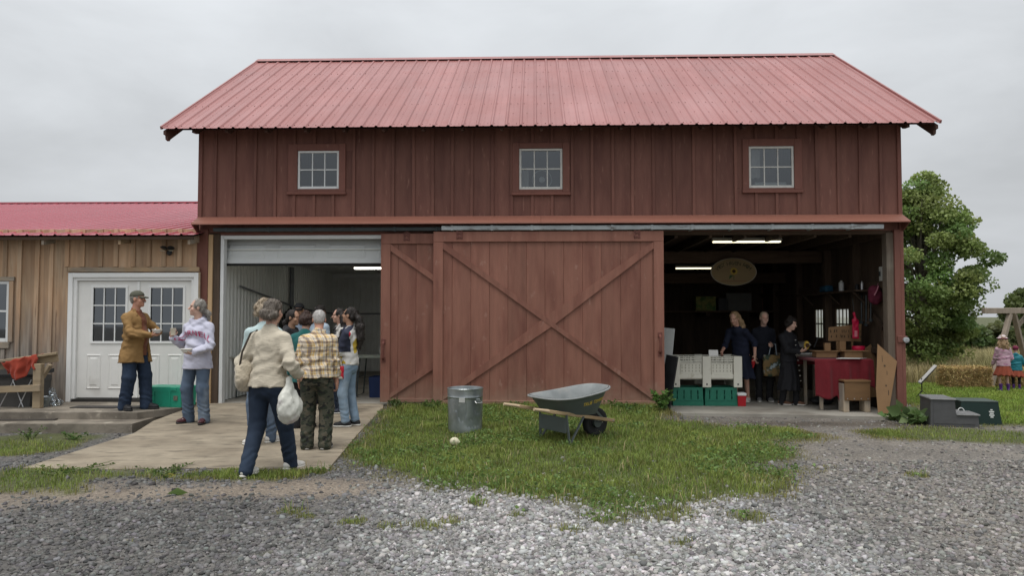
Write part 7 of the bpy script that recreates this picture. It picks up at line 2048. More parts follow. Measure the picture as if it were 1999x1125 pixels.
    def shoes(s, m, sole, boot=0.0, size=1.0, sock=None):
        k = s.k * size
        for i in (0, 1):
            Rz = rotm('z', s.foot[i]); a = s.ank[i].copy(); a[2] -= .085 * s.k; heel_up = a[2]
            T = np.array([a[0], a[1], a[2]])
            S = Sdf(.02 * k); n0 = 0
            S.ell(v3(0, .03, .045) * k, v3(.040, .055, .045) * k).ell(v3(0, -.10, .035) * k, v3(.046, .080, .035) * k, k=.03 * k).cone(v3(0, .01, .05) * k, v3(0, -.07, .05) * k, .040 * k, .036 * k).cone(v3(0, .015, .06) * k, v3(0, .02, (.10 + boot)) * k, .040 * k, (.038 + .12 * boot) * k)
            S.xf(Rz, T); S.cut((0, 0, -1), -(T[2] + .014 * k)); S.cut((0, 0, 1), T[2] + (.085 + boot) * k)
            o = sdf_obj('boot' if boot else 'shoe', S, .009, m, s.o)
            Q = Sdf(.02 * k).ell(v3(0, .035, .012) * k, v3(.041, .055, .03) * k).ell(v3(0, -.10, .012) * k, v3(.048, .086, .03) * k).cone(v3(0, .02, .012) * k, v3(0, -.08, .012) * k, .036 * k, .04 * k)
            Q.xf(Rz, T); Q.cut((0, 0, -1), -T[2] - .001); Q.cut((0, 0, 1), T[2] + .024 * k)
            sdf_obj('sole', Q, .008, sole, o)
            if sock: sdf_obj('sock', Sdf(.01).cone(s.ank[i] + v3(0, .01, -.03) * k, s.ank[i] + v3(0, .0, .07) * k, .041 * k, .041 * k), .009, sock, s.o)
    def head_sdf(s, S): return S.xf(s.hR, s.hc)
    def hair(s, m, style='short', seed=1.0, amp=.006, res=.0085, name='hair'):
        q = s.hs; S = Sdf(.015 * q)
        if style == 'short':
            S.ell(v3(0, .022, .040) * q, v3(.080, .095, .086) * q).ell(v3(0, .06, -.01) * q, v3(.064, .05, .06) * q, k=.02 * q)
            cuts = [((0, -1, .30), .052), ((0, -.75, -1), .012)]
        elif style == 'receding':
            S.ell(v3(0, .030, .030) * q, v3(.0795, .088, .080) * q).ell(v3(0, .06, -.01) * q, v3(.066, .05, .065) * q, k=.02 * q)
            cuts = [((0, -1, .45), .035), ((0, -.75, -1), .03)]
        else:
            S.ell(v3(0, .018, .042) * q, v3(.084, .100, .088) * q).ell(v3(0, .062, -.01) * q, v3(.074, .055, .075) * q, k=.03 * q)
            cuts = [((0, -1, .28), .06), ((0, -.8, -1), .045)]
        P0 = list(S.p); S.xf(s.hR, s.hc)
        if style == 'short' or style == 'receding' or True:
            for n_, d_ in cuts[:1]:
                nn2 = s.hR @ np.array(n_, float); S.cut(nn2, d_ * q + nn2 @ s.hc)
            nn2 = s.hR @ np.array(cuts[1][0], float); S.cut(nn2, cuts[1][1] * q * 1.0 + nn2 @ s.hc + (.02 * q if style == 'bushy' else 0))
        k = s.k
        def put(pts, rs, kk=.02): 
            S.chain([s.hc + s.hR @ (np.array(p, float) * q) for p in pts], [r * q for r in rs], k=kk * q)
        def world_chain(pts, rs): S.chain([np.array(p, float) for p in pts], [r * q for r in rs], k=.02 * q)
        if style == 'bun': put([(0, .10, -.02), (.01, .13, -.03)], [.045, .05]); put([(-.06, .07, -.03), (-.03, .10, -.055)], [.04, .035]); put([(.06, .06, -.02), (.03, .10, -.04)], [.04, .035])
        if style == 'bushy': put([(.06, .03, .05), (-.06, .03, .05), (0, .08, .01), (.07, .04, -.03)], [.05, .05, .055, .04]); put([(-.07, .04, -.03), (-.06, .0, .02)], [.04, .04]); put([(0, -.04, .09), (0, .05, .11)], [.045, .05])
        if style == 'ponytail':
            b0 = s.hc + s.hR @ (v3(0, .10, .02) * q); dn = s.hR @ v3(0, .55, -.2)
            world_chain([b0, b0 + v3(dn[0] * .08, dn[1] * .08, -.05) * k, b0 + v3(dn[0] * .14, dn[1] * .14, -.17) * k, b0 + v3(dn[0] * .15, dn[1] * .15, -.34) * k, b0 + v3(dn[0] * .12, dn[1] * .12, -.48) * k], [.035, .048, .058, .052, .02])
        if style == 'lowtail':
            b0 = s.hc + s.hR @ (v3(0, .09, -.03) * q); dn = s.hR @ v3(0, 1, 0)
            world_chain([b0, b0 + v3(dn[0] * .06, dn[1] * .06, -.05) * k, b0 + v3(dn[0] * .07, dn[1] * .07, -.13) * k], [.036, .036, .018])
        if style == 'long':
            for sx in (1, 0, -1): put([(sx * .06, .05, .0), (sx * .075, .07, -.10), (sx * .085, .075, -.20), (sx * .07, .07, -.30)], [.045, .05, .05, .03])
            put([(0, .09, -.02), (0, .10, -.15), (0, .085, -.28)], [.05, .06, .04])
        def wrf(P):
            return (np.sin(P[:, 0] * 190 + P[:, 2] * 60 + 3 * np.sin(P[:, 1] * 70 + seed)) * .45 + vnoise(P * 48, seed) + .5 * vnoise(P * 110, seed + 1)) * amp
        o = sdf_obj(name, S, res, m, s.o, wrinkle=wrf)
        # loose strands lying over the mass
        me = o.data; nvx = len(me.vertices); co = np.empty(nvx * 3, np.float32); me.vertices.foreach_get('co', co); co = co.reshape(-1, 3)
        no = np.empty(nvx * 3, np.float32); me.vertices.foreach_get('normal', no); no = no.reshape(-1, 3)
        rg = np.random.default_rng(int(seed * 100) + nvx); ns = {'short': 700, 'receding': 500}.get(style, 1300)
        id_ = rg.integers(0, nvx, ns); C = co[id_].astype(float); n_ = no[id_].astype(float)
        dn = np.tile(np.array([0, .25, -1.0]), (ns, 1)) + rg.normal(0, .45 if style != 'bushy' else .9, (ns, 3)); dn -= n_ * (dn * n_).sum(1)[:, None] * .8
        dn /= np.linalg.norm(dn, axis=1)[:, None]
        L_ = rg.uniform(.012, .035, ns)[:, None] * q * (.7 if style in ('short', 'receding') else 1.5); sd = np.cross(dn, n_); sd /= np.linalg.norm(sd, axis=1)[:, None] + 1e-9
        w_ = .0016 * q
        V = np.stack([C - sd * w_, C + sd * w_, C + dn * L_ * .6 + n_ * .004 + sd * w_ * .7, C + dn * L_ + n_ * rg.uniform(.001, .009, (ns, 1))], 1).reshape(-1, 3)
        kx = np.arange(ns)[:, None] * 4; Fq = kx + np.array([0, 1, 2, 3])
        c0 = np.array(HAIRC[m.name]); mixw = rg.random((ns, 1)); tn = np.repeat((c0[0] * mixw + c0[1] * (1 - mixw)) * rg.uniform(.7, 1.5, (ns, 1)), 4, 0)
        st = bulk('strands', V, Fq, strand_m, tn, o); st['kind'] = 'stuff'
        return o
    def cap(s, m, brim=True, mb2=None):
        q = s.hs; S = Sdf(.006 * q)
        S.ell(v3(0, .014, .052) * q, v3(.086, .104, .080) * q); S.xf(s.hR, s.hc)
        n = s.hR @ v3(0, -.12, -1); S.cut(n, -.040 * q + n @ s.hc)
        c = sdf_obj('cap', S, .0085, m, s.o)
        if brim:
            W = []; 
            for t in (0, 1):
                for k in range(13):
                    a = -math.pi / 2 + math.pi * k / 12
                    x = .076 * math.sin(a); y = -.060 - (.095 if t else 0.0) * math.cos(a) ** .7; z = .047 - .25 * (abs(x) / .076) ** 2 * .05 - (.022 if t else 0)
                    W.append(s.hc + s.hR @ (v3(x, y, z) * q))
            mb_ = MB().add([tuple(p) for p in W], [(k, k + 1, 13 + k + 1, 13 + k) for k in range(12)])
            b = mb_.build('brim', mb2 or m, c, smooth=True); so = b.modifiers.new('thickness', 'SOLIDIFY'); so.thickness = .005
        return c
    def patch(s, garment, txt, size, centre, m, arc=0.0, zrot=0.0):
        """lettering laid on the chest of a garment"""
        me = garment.data
        bv = BVHTree.FromPolygons([v.co.copy() for v in me.vertices], [tuple(p.vertices) for p in me.polygons])
        t = text_mesh(txt, size, spacing=1.08)
        bm = bmesh.new(); bm.from_mesh(t); bmesh.ops.triangulate(bm, faces=bm.faces); bmesh.ops.subdivide_edges(bm, edges=bm.edges, cuts=1); bm.to_mesh(t); bm.free()
        c = Vector(centre)
        for v in t.vertices:
            x, y = v.co.x, v.co.y
            o = Vector((-0 + x, -1.0, c.z + y - arc * x * x))
            o.x = c.x + x
            h = bv.ray_cast(o, Vector((0, 1, 0)))
            v.co = (h[0] + Vector((0, -.009, 0))) if h[0] else Vector((o.x, -.15, o.z))
        # text reads left to right for a viewer in front (viewer's right is the wearer's left, +X)
        return link('lettering', t, m, garment)

def denim(name, col, fade):
    return mat(name, col, .85, .12, 5, bump=.12, bscale=160, col2=fade, c2lo=.48, c2hi=.72, c2scale=3.2, c2stretch=(1.4, 1.4, .7), c3=tuple(c * .6 for c in col), c3lo=.62, c3hi=.78, c3scale=9)
jean_dark = denim('dark_denim', (.018, .032, .062), (.03, .05, .09))
jean_navy = denim('navy_denim', (.015, .026, .048), (.026, .043, .073))
jean_mid = denim('faded_denim', (.085, .12, .175), (.22, .27, .33))
jean_light = denim('pale_denim', (.21, .29, .38), (.36, .43, .50))
def knit(name, col, var=.08, b=.35, bs=130, st=(1, 1, 3)): return mat(name, col, .9, var, 6, bump=b, bscale=bs, stretch=st, sheen=.15)
tan_c = mat('tan_canvas', (.265, .155, .058), .85, .16, 5, bump=.12, bscale=60, col2=(.20, .11, .038), c2lo=.5, c2hi=.75, c2scale=3)
rust_c = knit('rust_tshirt', (.19, .062, .028))
blk_sh = mat('black_shoe', (.018, .018, .02), .6, .2, 20); blk_so = mat('black_sole', (.02, .02, .02), .7, .1)
white_so = mat('white_sole', (.62, .60, .55), .6, .08); white_sh = mat('white_sneaker', (.58, .56, .52), .6, .1, 12)
olive_cap = mat('olive_cap_cloth', (.085, .085, .062), .85, .12, 20, bump=.1)
HAIRC = {}; strand_m = vcol_mat('hair_strands', .5, .4)
def hairm(name, c, c2):
    HAIRC[name] = (c, c2)
    return mat(name, c, .55, .3, 30, stretch=(2.5, 2.5, .6), col2=c2, c2lo=.4, c2hi=.65, c2scale=26, c2stretch=(2.2, 2.2, .5), bump=.3, bscale=90)
h_grey = hairm('grey_hair', (.33, .31, .28), (.17, .15, .13)); h_dkgrey = hairm('salt_brown_hair', (.085, .066, .05), (.18, .155, .13)); h_blond = hairm('ash_blond_hair', (.40, .33, .24), (.25, .19, .13))
h_black = hairm('black_hair', (.014, .011, .010), (.03, .022, .018)); h_brown = hairm('dark_auburn_hair', (.035, .018, .014), (.06, .03, .02)); h_white = hairm('white_hair', (.48, .46, .44), (.33, .31, .29)); h_child = hairm('light_brown_hair', (.36, .25, .14), (.24, .15, .08))
FAIR = ('fair', (.52, .31, .23)); PALE = ('pale', (.56, .36, .28)); RUDDY = ('ruddy', (.50, .26, .18)); TANSK = ('tan', (.40, .23, .15))
def feet_h(px_top, px_bot, base): return (px_bot - px_top) * base[1] / FPX * .97
LAND = .152
bowl_m = mat('white_takeaway_bowl', (.72, .71, .68), .5, .04); cup_m = mat('paper_cup', (.66, .60, .48), .6, .05); food_m = mat('creamy_soup', (.62, .55, .40), .5, .2, 40)
def bowl(loc, label, r=.075):
    o = place('takeaway_bowl', loc, 0, label, 'bowl')
    autosmooth(MB().lathe([(0, .0), (r * .62, 0), (r * .95, .045), (r, .05), (r * .97, .053), (r * .9, .046), (r * .58, .006), (0, .006)], 24, capb=False).build('shell', bowl_m, o), 50)
    MB().lathe([(0, .039), (r * .84, .038)], 20, capb=False).build('food', food_m, o)
    return o

# ---- man in the tan jacket on the landing
b_ = atz(262, 800, LAND)
H1 = feet_h(569, 799, b_)
m1 = Person('man in tan canvas jacket and olive cap holding a white bowl on the landing', b_, 70, H1, RUDDY, feet=((.12, -.10, 0, 14), (-.12, .06, 0, -18)), lean=.0, hands=((.10, -.30, 1.16), (-.05, -.33, 1.10)),
            hdir=(((-.5, -.6, -.1), (0, .1, -1)), ((.6, -.6, .05), (0, 0, 1))), curl=(48, 30), head=(20, -2), girth=1.12, belly=.03, arm_pole=((.9, .4, -.5), (-.9, .4, -.5)), res=.0085)
m1.trousers(jean_dark, r=(.112, .088, .080), infl=1.05, wr=.010)
m1.top(rust_c, hem=.80, infl=1.02, sleeve=.5, belly=.04, name='tshirt')
m1.top(tan_c, hem=.70, infl=1.12, sleeve=.97, arm=(.066, .058, .050), name='jacket', wr=.014, flare=.034, belly=.035, opening=(-.012, .105, -.055), collar=.02, seed=3.)
m1.shoes(blk_sh, blk_so, size=1.12); m1.hair(h_grey, 'short', amp=.003); m1.cap(olive_cap)
mo = MB().tube([tuple(m1.hc + m1.hR @ (v3(x, -.103, -.042 - abs(x) * .25) * m1.hs)) for x in (-.028, -.012, 0, .012, .028)], .0065 * m1.hs, 6).build('moustache', h_grey, m1.o)
wt = MB().tube([tuple(m1.wr[0] - (m1.wr[0] - m1.elb[0]) * .02 + rotm('z', 0) @ v3(.034 * math.cos(t), .01 * math.sin(t), .034 * math.sin(t))) for t in np.linspace(0, 6.28, 14)], .009, 6, False).build('wristwatch', steel, m1.o)
hp_ = m1.world(m1.hand[1][0]); bowl(hp_ + Vector((.02, 0, .0)), 'white takeaway bowl held by the man in the tan jacket')

# ---- woman in the lavender college hoodie
b_ = on_ramp(384, 826); H2 = feet_h(586, 826, b_)
lav = mat('lavender_fleece', (.50, .50, .60), .9, .05, 6, bump=.12, bscale=120, sheen=.2)
w2 = Person('woman in pale lavender college hoodie holding a cup and a white bowl', b_, -12, H2, PALE, feet=((.13, -.02, 0, 16), (-.13, 0, 0, -26)), hands=((.12, -.27, 1.0), (-.27, -.19, 1.21)),
            hdir=(((-.85, -.3, .0), (0, 0, 1)), ((.1, -.25, .9), (.9, -.3, .0))), curl=(28, 60), head=(-52, -3), girth=1.04, arm_pole=((.9, .5, -.7), (-.45, .4, -1)), res=.0085)
w2.trousers(jean_mid, r=(.102, .078, .074), infl=1.05, wr=.009)
hd = w2.top(lav, hem=.77, infl=1.10, sleeve=.97, arm=(.068, .060, .050), name='hoodie', wr=.012, flare=.026, bust=.03, belly=.02, hood=True, seed=1., cuff=.85)
w2.patch(hd, 'CORNELL', .108 * w2.k, (.015, 0, 1.27 * w2.k), mat('pink_felt_lettering', (.50, .03, .12), .8, .1), arc=1.6)
mb = MB().box(-.14, .14, -.006, .0, 0, .0, 0)
w2.shoes(mat('maroon_print_shoe', (.06, .015, .02), .6, .4, 40, c3=(.5, .45, .4), c3lo=.6, c3hi=.65, c3scale=45), blk_so); w2.hair(h_grey, 'lowtail', amp=.006)
bowl(w2.world(w2.hand[0][0]) + Vector((-.01, -.01, -.02)), 'white takeaway bowl held by the woman in the hoodie', .082)
cp = place('paper_cup', w2.world(w2.hand[1][0] + v3(.0, -.012, -.03)), 0, 'small paper cup raised by the woman in the hoodie', 'cup')
autosmooth(MB().lathe([(0, 0), (.028, 0), (.037, .09), (.039, .092), (.036, .094), (.027, .006), (0, .006)], 18, capb=False).build('shell', cup_m, cp), 50)

# ---- woman in the cream sweater walking away
b_ = gnd(521, 926); H3 = feet_h(591, 934, b_)
cream_k = knit('cream_knit', (.55, .49, .385), .05, .6, 60, (.25, .25, 3.2))
w3 = Person('woman in cream knit sweater and dark jeans walking towards the bay', b_, 160, H3, FAIR, feet=((.08, .20, .012, 4), (-.10, -.24, .0, -14)), lean=.03, hands=((.20, -.16, 1.02), (-.23, -.18, .97)), arm_pole=((.45, 1, -.2), (-.5, .9, -.1)),
            head=(4, 4), girth=1.06, hip=1.08, res=.0085, pelvis_drop=.02, curl=(70, 75))
w3.trousers(jean_navy, r=(.114, .078, .064), infl=1.04, wr=.007)
w3.top(cream_k, hem=.865, infl=1.10, sleeve=.93, arm=(.074, .068, .056), name='sweater', wr=.012, flare=.024, seed=2., neck_r=.078, cuff=1.0)
w3.shoes(white_sh, white_so); w3.hair(h_dkgrey, 'bun', amp=.008)
fur = mat('cream_fleece_bag', (.50, .43, .32), .95, .15, 14, bump=.9, bscale=45, sheen=.4)
def local_bag(P, c, name, label, cat, prims, m, res, wr, handles, hm, hr=.008):
    o = place(name, P.world(c), P.rot * math.pi / 180, label, cat)
    sdf_obj('pouch', prims, res, m, o, wrinkle=wr)
    for h in handles: autosmooth(MB().tube([Vector(p) for p in h], hr, 6).build('strap', hm, o))
    return o
k = w3.k
local_bag(w3, (.215 * k, .06 * k, .96 * k), 'shoulder_bag', 'fluffy cream shoulder bag on the walking woman', 'bag', Sdf(.05).ell((0, .02, 0), (.075, .125, .15)).ell((0, .0, .08), (.06, .10, .10)), fur, .012, lambda P: .012 * vnoise(P * 32, 1.) + .005 * vnoise(P * 100, 2.),
          [[(0, .10, .10), (-.03, .10, .25), (-.07, .03, .43), (-.08, -.05, .46), (-.05, -.09, .30), (0, -.08, .12)]], mat('dark_strap', (.05, .04, .03), .7, .1), .010)
plastic_w = mat('white_carrier_bag', (.58, .58, .52), .45, .08, 5, col2=(.50, .44, .46), c2lo=.55, c2hi=.7, c2scale=4)
local_bag(w3, (-.275 * k, .02 * k, .64 * k), 'carrier_bag', 'full white plastic carrier bag hanging from her arm', 'bag', Sdf(.05).ell((0, 0, 0), (.10, .145, .14)).ell((.01, .06, .09), (.06, .08, .12)).ell((-.01, -.08, .05), (.06, .07, .10)).cone((0, .04, .12), (.02, .0, .30), .05, .022).cone((0, -.05, .12), (.02, -.03, .30), .045, .02), plastic_w, .012,
          lambda P: .016 * np.abs(vnoise(P * np.array([22, 22, 11]), 1.)) + .006 * vnoise(P * 50, 3.), [], None)

# ---- the queue at the wash bay
def simple(label, px, py, top, rot, skin, **kw):
    b = on_ramp(px, py) if py > 792 else None
    if b is None:
        b = atz(px, py, .127)
    return Person(label, b, rot, feet_h(top, py, b), skin, **kw)
w4 = simple('curly-haired person in pale blue top hidden behind the walking woman', 512, 868, 590, 205, FAIR, girth=1.1, head=(-20, 0), feet=((.11, .06, 0, 35), (-.11, -.08, 0, -60)), res=.011)
w4.trousers(jean_mid, wr=.009); w4.top(knit('pale_aqua_knit', (.46, .58, .58)), hem=.83, infl=1.08, sleeve=.97, arm=(.066, .056, .046)); w4.shoes(white_sh, white_so); w4.hair(h_blond, 'bushy', amp=.013)
w5 = simple('dark-haired woman in black hooded top looking towards the tables', 566, 826, 607, 62, TANSK, head=(12, 4), res=.009, hands=((.16, -.26, 1.0), (-.12, -.28, 1.0)))
w5.trousers(mat('black_trousers', (.014, .014, .016), .85, .2, 6)); w5.top(knit('black_fleece', (.014, .014, .017)), hem=.80, infl=1.14, sleeve=.97, arm=(.07, .06, .05), hood=True); w5.shoes(blk_sh, blk_so); w5.hair(h_black, 'lowtail', amp=.003)
gr6 = mat('grey_blue_shirt', (.24, .30, .38), .85, .08, 6)
m6 = simple('man in dark cap and glasses deep in the wash bay', 584, 784, 594, -14, TANSK, girth=1.15, head=(10, 4), res=.011, hands=((.2, -.28, .95), (-.2, -.28, .95)))
m6.trousers(jean_navy); m6.top(gr6, hem=.80, infl=1.1, sleeve=.5, collar=.016); m6.shoes(blk_sh, blk_so); m6.hair(h_black, 'short', amp=.003); m6.cap(mat('black_cap', (.02, .02, .022), .8, .1))
MB().tube([tuple(m6.hc + m6.hR @ (v3(x, y, .006) * m6.hs)) for x, y in ((.078, 0.0), (.06, -.088), (.012, -.104), (-.012, -.104), (-.06, -.088), (-.078, 0.0))], .004, 5).build('glasses', black_p, m6.o)
w7 = simple('person in teal cardigan with dark auburn hair seen from behind', 592, 836, 612, 176, FAIR, girth=1.02, head=(-8, 8), res=.011, lean=.03)
w7.trousers(mat('black_trousers', (.014, .014, .016), .85, .2, 6), r=(.10, .085, .08)); w7.top(knit('teal_knit', (.008, .10, .095)), hem=.70, infl=1.18, sleeve=.97, arm=(.075, .064, .054), name='cardigan', flare=.02); w7.shoes(blk_sh, blk_so); w7.hair(h_brown, 'bushy', amp=.007)
w8 = simple('dark-haired person with a white hair clip behind the teal cardigan', 622, 790, 597, 150, TANSK, head=(0, 0), res=.012)
w8.trousers(jean_navy); w8.top(mat('pale_blue_cotton', (.38, .46, .54), .85, .06), hem=.82, infl=1.1, sleeve=.6); w8.shoes(blk_sh, blk_so); w8.hair(h_black, 'bun', amp=.005)
cl_ = MB().box(-.018, .018, -.004, .006, -.012, .012, .003); cl_.v = [tuple(w8.hc + w8.hR @ (v3(x + .045, y + .085, z + .075) * w8.hs)) for x, y, z in cl_.v]; cl_.build('hair_clip', white_so, w8.o)
w9 = simple('person in black and white patterned jacket turned aside by the work table', 664, 806, 604, -62, FAIR, head=(-10, 2), res=.011)
w9.trousers(jean_navy); w9.top(mat('black_white_print', (.5, .48, .45), .85, .1, 5, c3=(.02, .02, .022), c3lo=.48, c3hi=.52, c3scale=7, c3stretch=(1.5, 1.5, .8)), hem=.80, infl=1.12, sleeve=.97, arm=(.07, .06, .05), collar=.022, name='jacket'); w9.shoes(mat('navy_sneaker', (.02, .025, .04), .7, .1), white_so); w9.hair(h_black, 'long', amp=.004)

# ---- man in plaid and camouflage
def plaid():
    m, nt, N, L, b = _new('yellow_plaid_flannel')
    tc = N.new('ShaderNodeTexCoord'); sp = N.new('ShaderNodeSeparateXYZ')
    # gentle warp so that the weave follows the folds
    no = N.new('ShaderNodeTexNoise'); no.inputs['Scale'].default_value = 5.0; no.inputs['Detail'].default_value = 2
    L.new(tc.outputs['Object'], no.inputs['Vector'])
    ma = N.new('ShaderNodeVectorMath'); ma.operation = 'MULTIPLY_ADD'; ma.inputs[1].default_value = (.05, .05, .05)
    L.new(no.outputs['Color'], ma.inputs[0]); L.new(tc.outputs['Object'], ma.inputs[2]); L.new(ma.outputs[0], sp.inputs[0])
    def math_(op, a, c=None, d=None):
        x = N.new('ShaderNodeMath'); x.operation = op
        for i, q in enumerate((a, c, d)):
            if q is None: continue
            if isinstance(q, (int, float)): x.inputs[i].default_value = q
            else: L.new(q, x.inputs[i])
        return x.outputs[0]
    def band(src, period, pos, width):
        f = math_('FRACT', math_('ADD', math_('DIVIDE', src, period), 10 + pos))
        return math_('LESS_THAN', f, width)
    xx = math_('ADD', sp.outputs[0], math_('MULTIPLY', sp.outputs[1], .8)); zz = sp.outputs[2]
    cur = None
    def mixc(c1, fac, c2):
        mx = N.new('ShaderNodeMixRGB'); L.new(fac, mx.inputs['Fac'])
        if isinstance(c1, tuple): mx.inputs['Color1'].default_value = (*c1, 1)
        else: L.new(c1, mx.inputs['Color1'])
        mx.inputs['Color2'].default_value = (*c2, 1); return mx.outputs[0]
    per = .105
    cur = mixc((.62, .40, .12), math_('MULTIPLY', band(xx, per, 0, .36), .55), (.66, .63, .58))
    cur = mixc(cur, math_('MULTIPLY', band(zz, per, 0, .36), .55), (.55, .52, .47))
    for s_ in (xx, zz):
        cur = mixc(cur, math_('MULTIPLY', band(s_, per, .30, .24), .55), (.05, .05, .10))
        cur = mixc(cur, math_('MULTIPLY', band(s_, per, .45, .045), .8), (.62, .60, .55))
        cur = mixc(cur, math_('MULTIPLY', band(s_, per, .80, .05), .55), (.05, .04, .05))
    L.new(cur, b.inputs['Base Color']); b.inputs['Roughness'].default_value = .9
    return m
def camo():
    m, nt, N, L, b = _new('woodland_camouflage')
    tc = N.new('ShaderNodeTexCoord'); cur = None
    for i, (sc, lo, c) in enumerate(((9, 0, (.055, .056, .038)), (11, .52, (.022, .029, .017)), (13, .57, (.085, .075, .052)), (16, .585, (.012, .013, .011)))):
        if cur is None: cur = c; continue
        n = N.new('ShaderNodeTexNoise'); n.inputs['Scale'].default_value = sc; n.inputs['Detail'].default_value = 1.5
        mp = N.new('ShaderNodeMapping'); mp.inputs['Location'].default_value = (i * 7, i * 3, i); mp.inputs['Scale'].default_value = (1, 1, 1.5); L.new(tc.outputs['Object'], mp.inputs[0]); L.new(mp.outputs[0], n.inputs['Vector'])
        r = N.new('ShaderNodeMath'); r.operation = 'GREATER_THAN'; r.inputs[1].default_value = lo; L.new(n.outputs['Fac'], r.inputs[0])
        mx = N.new('ShaderNodeMixRGB'); L.new(r.outputs[0], mx.inputs['Fac']); mx.inputs['Color2'].default_value = (*c, 1)
        if isinstance(cur, tuple): mx.inputs['Color1'].default_value = (*cur, 1)
        else: L.new(cur, mx.inputs['Color1'])
        cur = mx.outputs[0]
    L.new(cur, b.inputs['Base Color']); b.inputs['Roughness'].default_value = .9
    return m
b_ = on_ramp(617, 877); H8 = feet_h(604, 876, b_) * 1.005
m8 = Person('white-haired man in yellow plaid shirt and camouflage trousers seen from behind', b_, 184, H8, RUDDY, feet=((.11, .0, 0, 10), (-.11, .02, 0, -16)), lean=.06, hunch=.10, hands=((.23, -.08, .84), (-.23, -.08, .82)), arm_pole=((.4, 1, -.1), (-.4, 1, -.1)),
            head=(10, 14), head_off=(0, -.02, -.01), girth=1.12, shoulder=1.06, curl=(60, 60), res=.0085)
m8.trousers(camo(), r=(.112, .086, .076), infl=1.06, wr=.010)
m8.top(plaid(), hem=.885, infl=1.10, sleeve=.98, arm=(.070, .062, .052), name='flannel_shirt', wr=.014, flare=.02, seed=4., collar=.018)
m8.shoes(mat('dark_navy_sneaker', (.02, .024, .035), .7, .15, 15), mat('dull_sole', (.30, .29, .27), .7, .1), sock=mat('white_sock', (.6, .6, .58), .9, .05)); m8.hair(h_white, 'short', amp=.0025)

# ---- young woman in the varsity jacket
def varsity():
    m = mat('varsity_jacket_patchwork', (.028, .032, .055), .8, .08, 6)
    nt = m.node_tree; N, L = nt.nodes, nt.links; b = N['Principled BSDF']; src = b.inputs['Base Color'].links[0].from_socket
    tc = N.new('ShaderNodeTexCoord')
    vo = N.new('ShaderNodeTexVoronoi'); vo.inputs['Scale'].default_value = 6.5; mp = N.new('ShaderNodeMapping'); mp.inputs['Scale'].default_value = (1.2, 1.2, .8); L.new(tc.outputs['Object'], mp.inputs[0]); L.new(mp.outputs[0], vo.inputs['Vector'])
    sp = N.new('ShaderNodeSeparateXYZ'); L.new(vo.outputs['Color'], sp.inputs[0])
    cr = N.new('ShaderNodeValToRGB'); cr.color_ramp.interpolation = 'CONSTANT'
    e = cr.color_ramp.elements; e[0].color = (.60, .58, .54, 1); e[1].position = .30; e[1].color = (.02, .02, .022, 1)
    for p_, c_ in ((.46, (.55, .38, .05)), (.64, (.42, .015, .03)), (.82, (.6, .58, .55))): x = e.new(p_); x.color = (*c_, 1)
    L.new(sp.outputs[0], cr.inputs[0])
    s2 = N.new('ShaderNodeSeparateXYZ'); L.new(tc.outputs['Object'], s2.inputs[0])
    r = N.new('ShaderNodeMath'); r.operation = 'GREATER_THAN'; r.inputs[1].default_value = .062; L.new(s2.outputs['Y'], r.inputs[0])
    rz = N.new('ShaderNodeMath'); rz.operation = 'LESS_THAN'; rz.inputs[1].default_value = 1.0; L.new(s2.outputs['Z'], rz.inputs[0])
    mx_ = N.new('ShaderNodeMath'); mx_.operation = 'MAXIMUM'; L.new(r.outputs[0], mx_.inputs[0]); L.new(rz.outputs[0], mx_.inputs[1])
    mx = N.new('ShaderNodeMixRGB'); L.new(mx_.outputs[0], mx.inputs['Fac']); L.new(src, mx.inputs['Color1']); L.new(cr.outputs[0], mx.inputs['Color2']); L.new(mx.outputs[0], b.inputs['Base Color'])
    return m
b_ = on_ramp(681, 833); H9 = feet_h(601, 832, b_)
w10 = Person('young woman with long dark ponytail in a colourful varsity jacket', b_, -98, H9, TANSK, feet=((.06, -.03, 0, 6), (-.10, .06, 0, -10)), hands=((-.02, -.24, 1.02), (.05, -.25, 1.07)), hdir=(((-.9, .1, 0), (0, .2, 1)), ((.9, .1, 0), (0, .3, 1))), arm_pole=((.9, .2, -.9), (-.9, .2, -.9)),
             head=(-4, -10), girth=.95, res=.0085)
w10.trousers(jean_light, r=(.094, .070, .064), wr=.006, hemz=.10)
w10.top(varsity(), hem=.91, infl=1.13, sleeve=.96, arm=(.070, .062, .050), name='varsity_jacket', wr=.010, seed=6., collar=.018)
bd = w10.top(mat('striped_rib_band', (.30, .29, .28), .85, .1), hem=.885, infl=1.06, sleeve=.3, arm=(.05, .04, .04), name='rib_band'); 
w10.shoes(mat('black_canvas_shoe', (.02, .02, .022), .8, .15), white_so); w10.hair(h_black, 'ponytail', amp=.006)
MB().tube([tuple(w10.hc + w10.hR @ (v3(0, .105, .03) * w10.hs) + v3(0, 0, .0)), tuple(w10.hc + w10.hR @ (v3(.03, .12, .02) * w10.hs))], .014, 8).build('hair_clip', white_so, w10.o)
local_bag(w10, (.16 * w10.k, -.10 * w10.k, .80 * w10.k), 'red_bag', 'red and white bag hanging in front of the pale jeans', 'bag', Sdf(.02).box((0, 0, 0), (.025, .075, .085), .02), mat('red_white_bag', (.45, .015, .03), .5, .1, c3=(.65, .63, .6), c3lo=.53, c3hi=.56, c3scale=5), .011, lambda P: .008 * vnoise(P * 30, 1.), [[(0, .04, .08), (0, .02, .2), (0, -.02, .2), (0, -.04, .08)]], white_so, .006)

